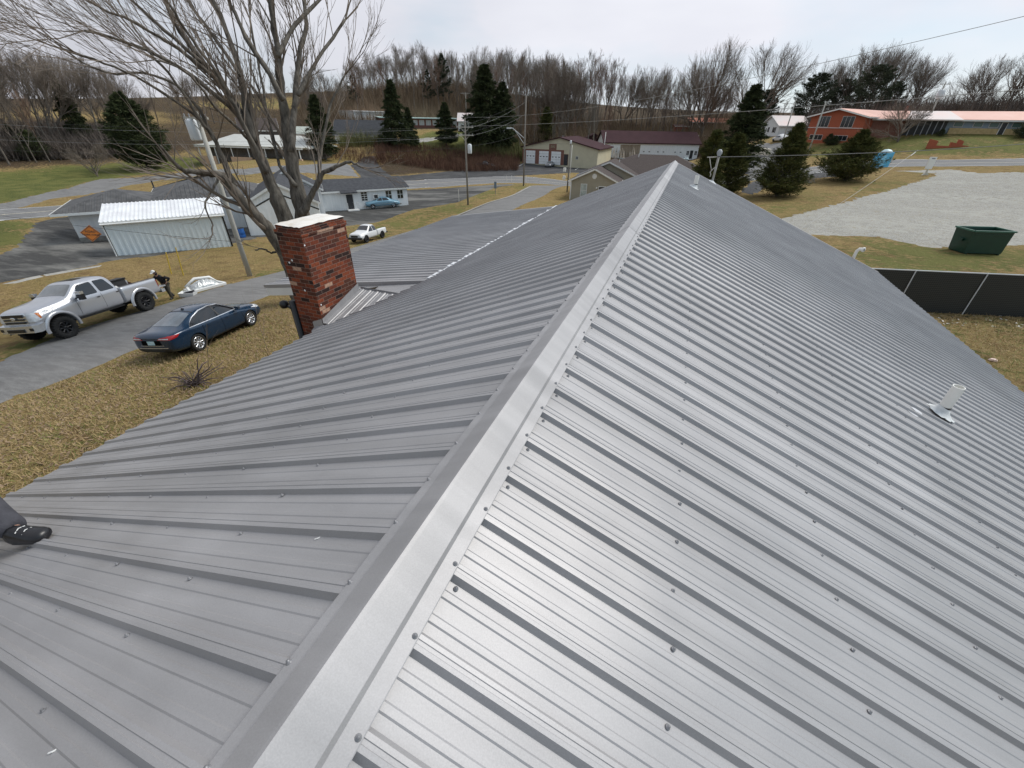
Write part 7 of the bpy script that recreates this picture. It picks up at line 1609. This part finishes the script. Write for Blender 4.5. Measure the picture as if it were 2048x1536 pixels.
skin_obj('hood', [(.21, -.12, 1.53), (.26, -.12, 1.65), (.29, -.12, 1.75), (.28, -.12, 1.83)], [(0, 1), (1, 2), (2, 3)], [.085, .10, .112, .06], BLKC, P1)
mb = MB(); mb.lathe([(.0, .075), (.07, .06), (.098, .02), (.105, -.02)], 14, Matrix.Translation((.35, -.12, 1.795)) @ Matrix.Rotation(.35, 4, 'Y')); mb.prism([(.43, -.21, 1.75), (.55, -.17, 1.705), (.55, -.07, 1.705), (.43, -.03, 1.75)], (0, 0, .012)); mb.build('cap', CAPW, P1, True)
mb = MB(); mb.tube([(-.10, .03, 1.0), (.06, .06, 1.02), (.12, -.02, 1.02)], .022, 6); mb.build('tool_belt', mat('brown_belt', (.12, .06, .035), .7), P1)
# the person on the roof: one leg reaches into the picture at the left
P2 = thing('person', (-3.99, .46, zl(-3.99)), 0, 'person at the left roof edge, only one charcoal trouser leg and black shoe showing', 'person')
def rl(x, y, z): return (x+3.99, y-.46, z-zl(-3.99))
def rz_(x, up): return zl(x)+up
J2 = dict(pelvis=rl(-4.45, .20, rz_(-4.45, .30)), spine=rl(-4.52, .18, rz_(-4.5, .52)), chest=rl(-4.50, .16, rz_(-4.5, .76)), neck=rl(-4.42, .16, rz_(-4.4, .93)), jaw=rl(-4.37, .16, rz_(-4.4, 1.01)), head=rl(-4.34, .16, rz_(-4.4, 1.09)), crown=rl(-4.34, .16, rz_(-4.4, 1.18)), face=(1, 0, -.5),
          hipl=rl(-4.42, .32, rz_(-4.4, .27)), hipr=rl(-4.44, .08, rz_(-4.4, .27)), kneel=rl(-4.02, .50, rz_(-4.0, .40)), kneer=rl(-4.30, -.30, rz_(-4.3, .38)), ankl=rl(-3.555, .470, rz_(-3.55, .125)), ankr=rl(-4.55, -.5, rz_(-4.55, .11)), toel=rl(-3.36, .535, rz_(-3.36, .06)), toer=rl(-4.37, -.56, rz_(-4.37, .05)),
          shol=rl(-4.48, .36, rz_(-4.5, .80)), shor=rl(-4.5, -.04, rz_(-4.5, .80)), elbl=rl(-4.28, .44, rz_(-4.28, .60)), elbr=rl(-4.62, -.2, rz_(-4.6, .56)), wril=rl(-4.12, .46, rz_(-4.1, .46)), wrir=rl(-4.80, -.25, rz_(-4.8, .36)), palm=(0, 0, 1))
person(P2, J2, CHAR, CHAR, SHOE)
skin_obj('hair', [J2['head'], (J2['head'][0]-.02, J2['head'][1], J2['head'][2]+.05)], [(0, 1)], [.098, .085], MATS['dark_brown'], P2)
# white framed bundle on the grass by the driveway
a = G(383, 588); b = G(452, 569); d = Vector((b.x-a.x, b.y-a.y, 0)); Lb = d.length; bd = thing('wrapped_bundle', a, math.atan2(d.y, d.x), 'low white framed heap of crumpled foil sheeting on the verge behind the pickup', 'bundle')
mb = MB(); Wd = 1.15
mb.bar((0, 0, .1), (Lb, 0, .1), .14, .14); mb.bar((Lb, 0, .1), (Lb-.25, Wd, .12), .12, .14); mb.bar((Lb-.25, Wd, .14), (.3, Wd, .12), .1, .16); mb.bar((.3, Wd, .12), (0, 0, .1), .12, .14); mb.box(.05, Lb-.1, .05, Wd-.05, .02, .09); mb.build('frame', WHITE, bd)
n, m_ = 34, 14; rnd = random.Random(9); vs = []
for i in range(n+1):
    for j in range(m_+1):
        u, v = i/n, j/m_; x = .25+(Lb-.5)*u; y = .1+(Wd-.22)*v; z = .10+.42*math.sin(math.pi*u)**.6*math.sin(math.pi*v)**.6+rnd.uniform(-.045, .045)*math.sin(math.pi*u)*(math.sin(math.pi*v)); vs.append((x, y, z))
mesh_obj('crumpled_foil', vs, [(i*(m_+1)+j, (i+1)*(m_+1)+j, (i+1)*(m_+1)+j+1, i*(m_+1)+j+1) for i in range(n) for j in range(m_)], mat('crumpled_foil', (.25, .27, .28), .35, .4, col2=(.75, .76, .74), scale=7), bd)
mb = MB(); mb.tube([(.15, Wd*.85, .2), (Lb*.4, Wd*.9, .55), (Lb*.8, Wd*.85, .45), (Lb-.2, Wd*.6, .2)], [.06, .1, .1, .05], 6); mb.build('sheet_roll', WHITE, bd, True)
pa = thing('scrap_box', G(380, 592), .5, 'small open white box with dark scraps at the near end of the foil bundle', 'box'); shell(-.45, .3, -.2, .25, 0, -.5, .38, -.24, .3, .25, .02).build('box_shell', WHITE, pa); mb = MB(); mb.box(-.3, .15, -.1, .15, .05, .2); mb.bar((-.2, 0, .2), (.3, .1, .3), .08); mb.build('scraps', DARK, pa)

# ------------------------------------------------------------------ drop tree kinds that were never planted
for o in [o for o in bpy.data.objects if o.get('label') == 'x']:
    for c in [c for c in bpy.data.objects if c.parent == o]: bpy.data.objects.remove(c)
    bpy.data.objects.remove(o)
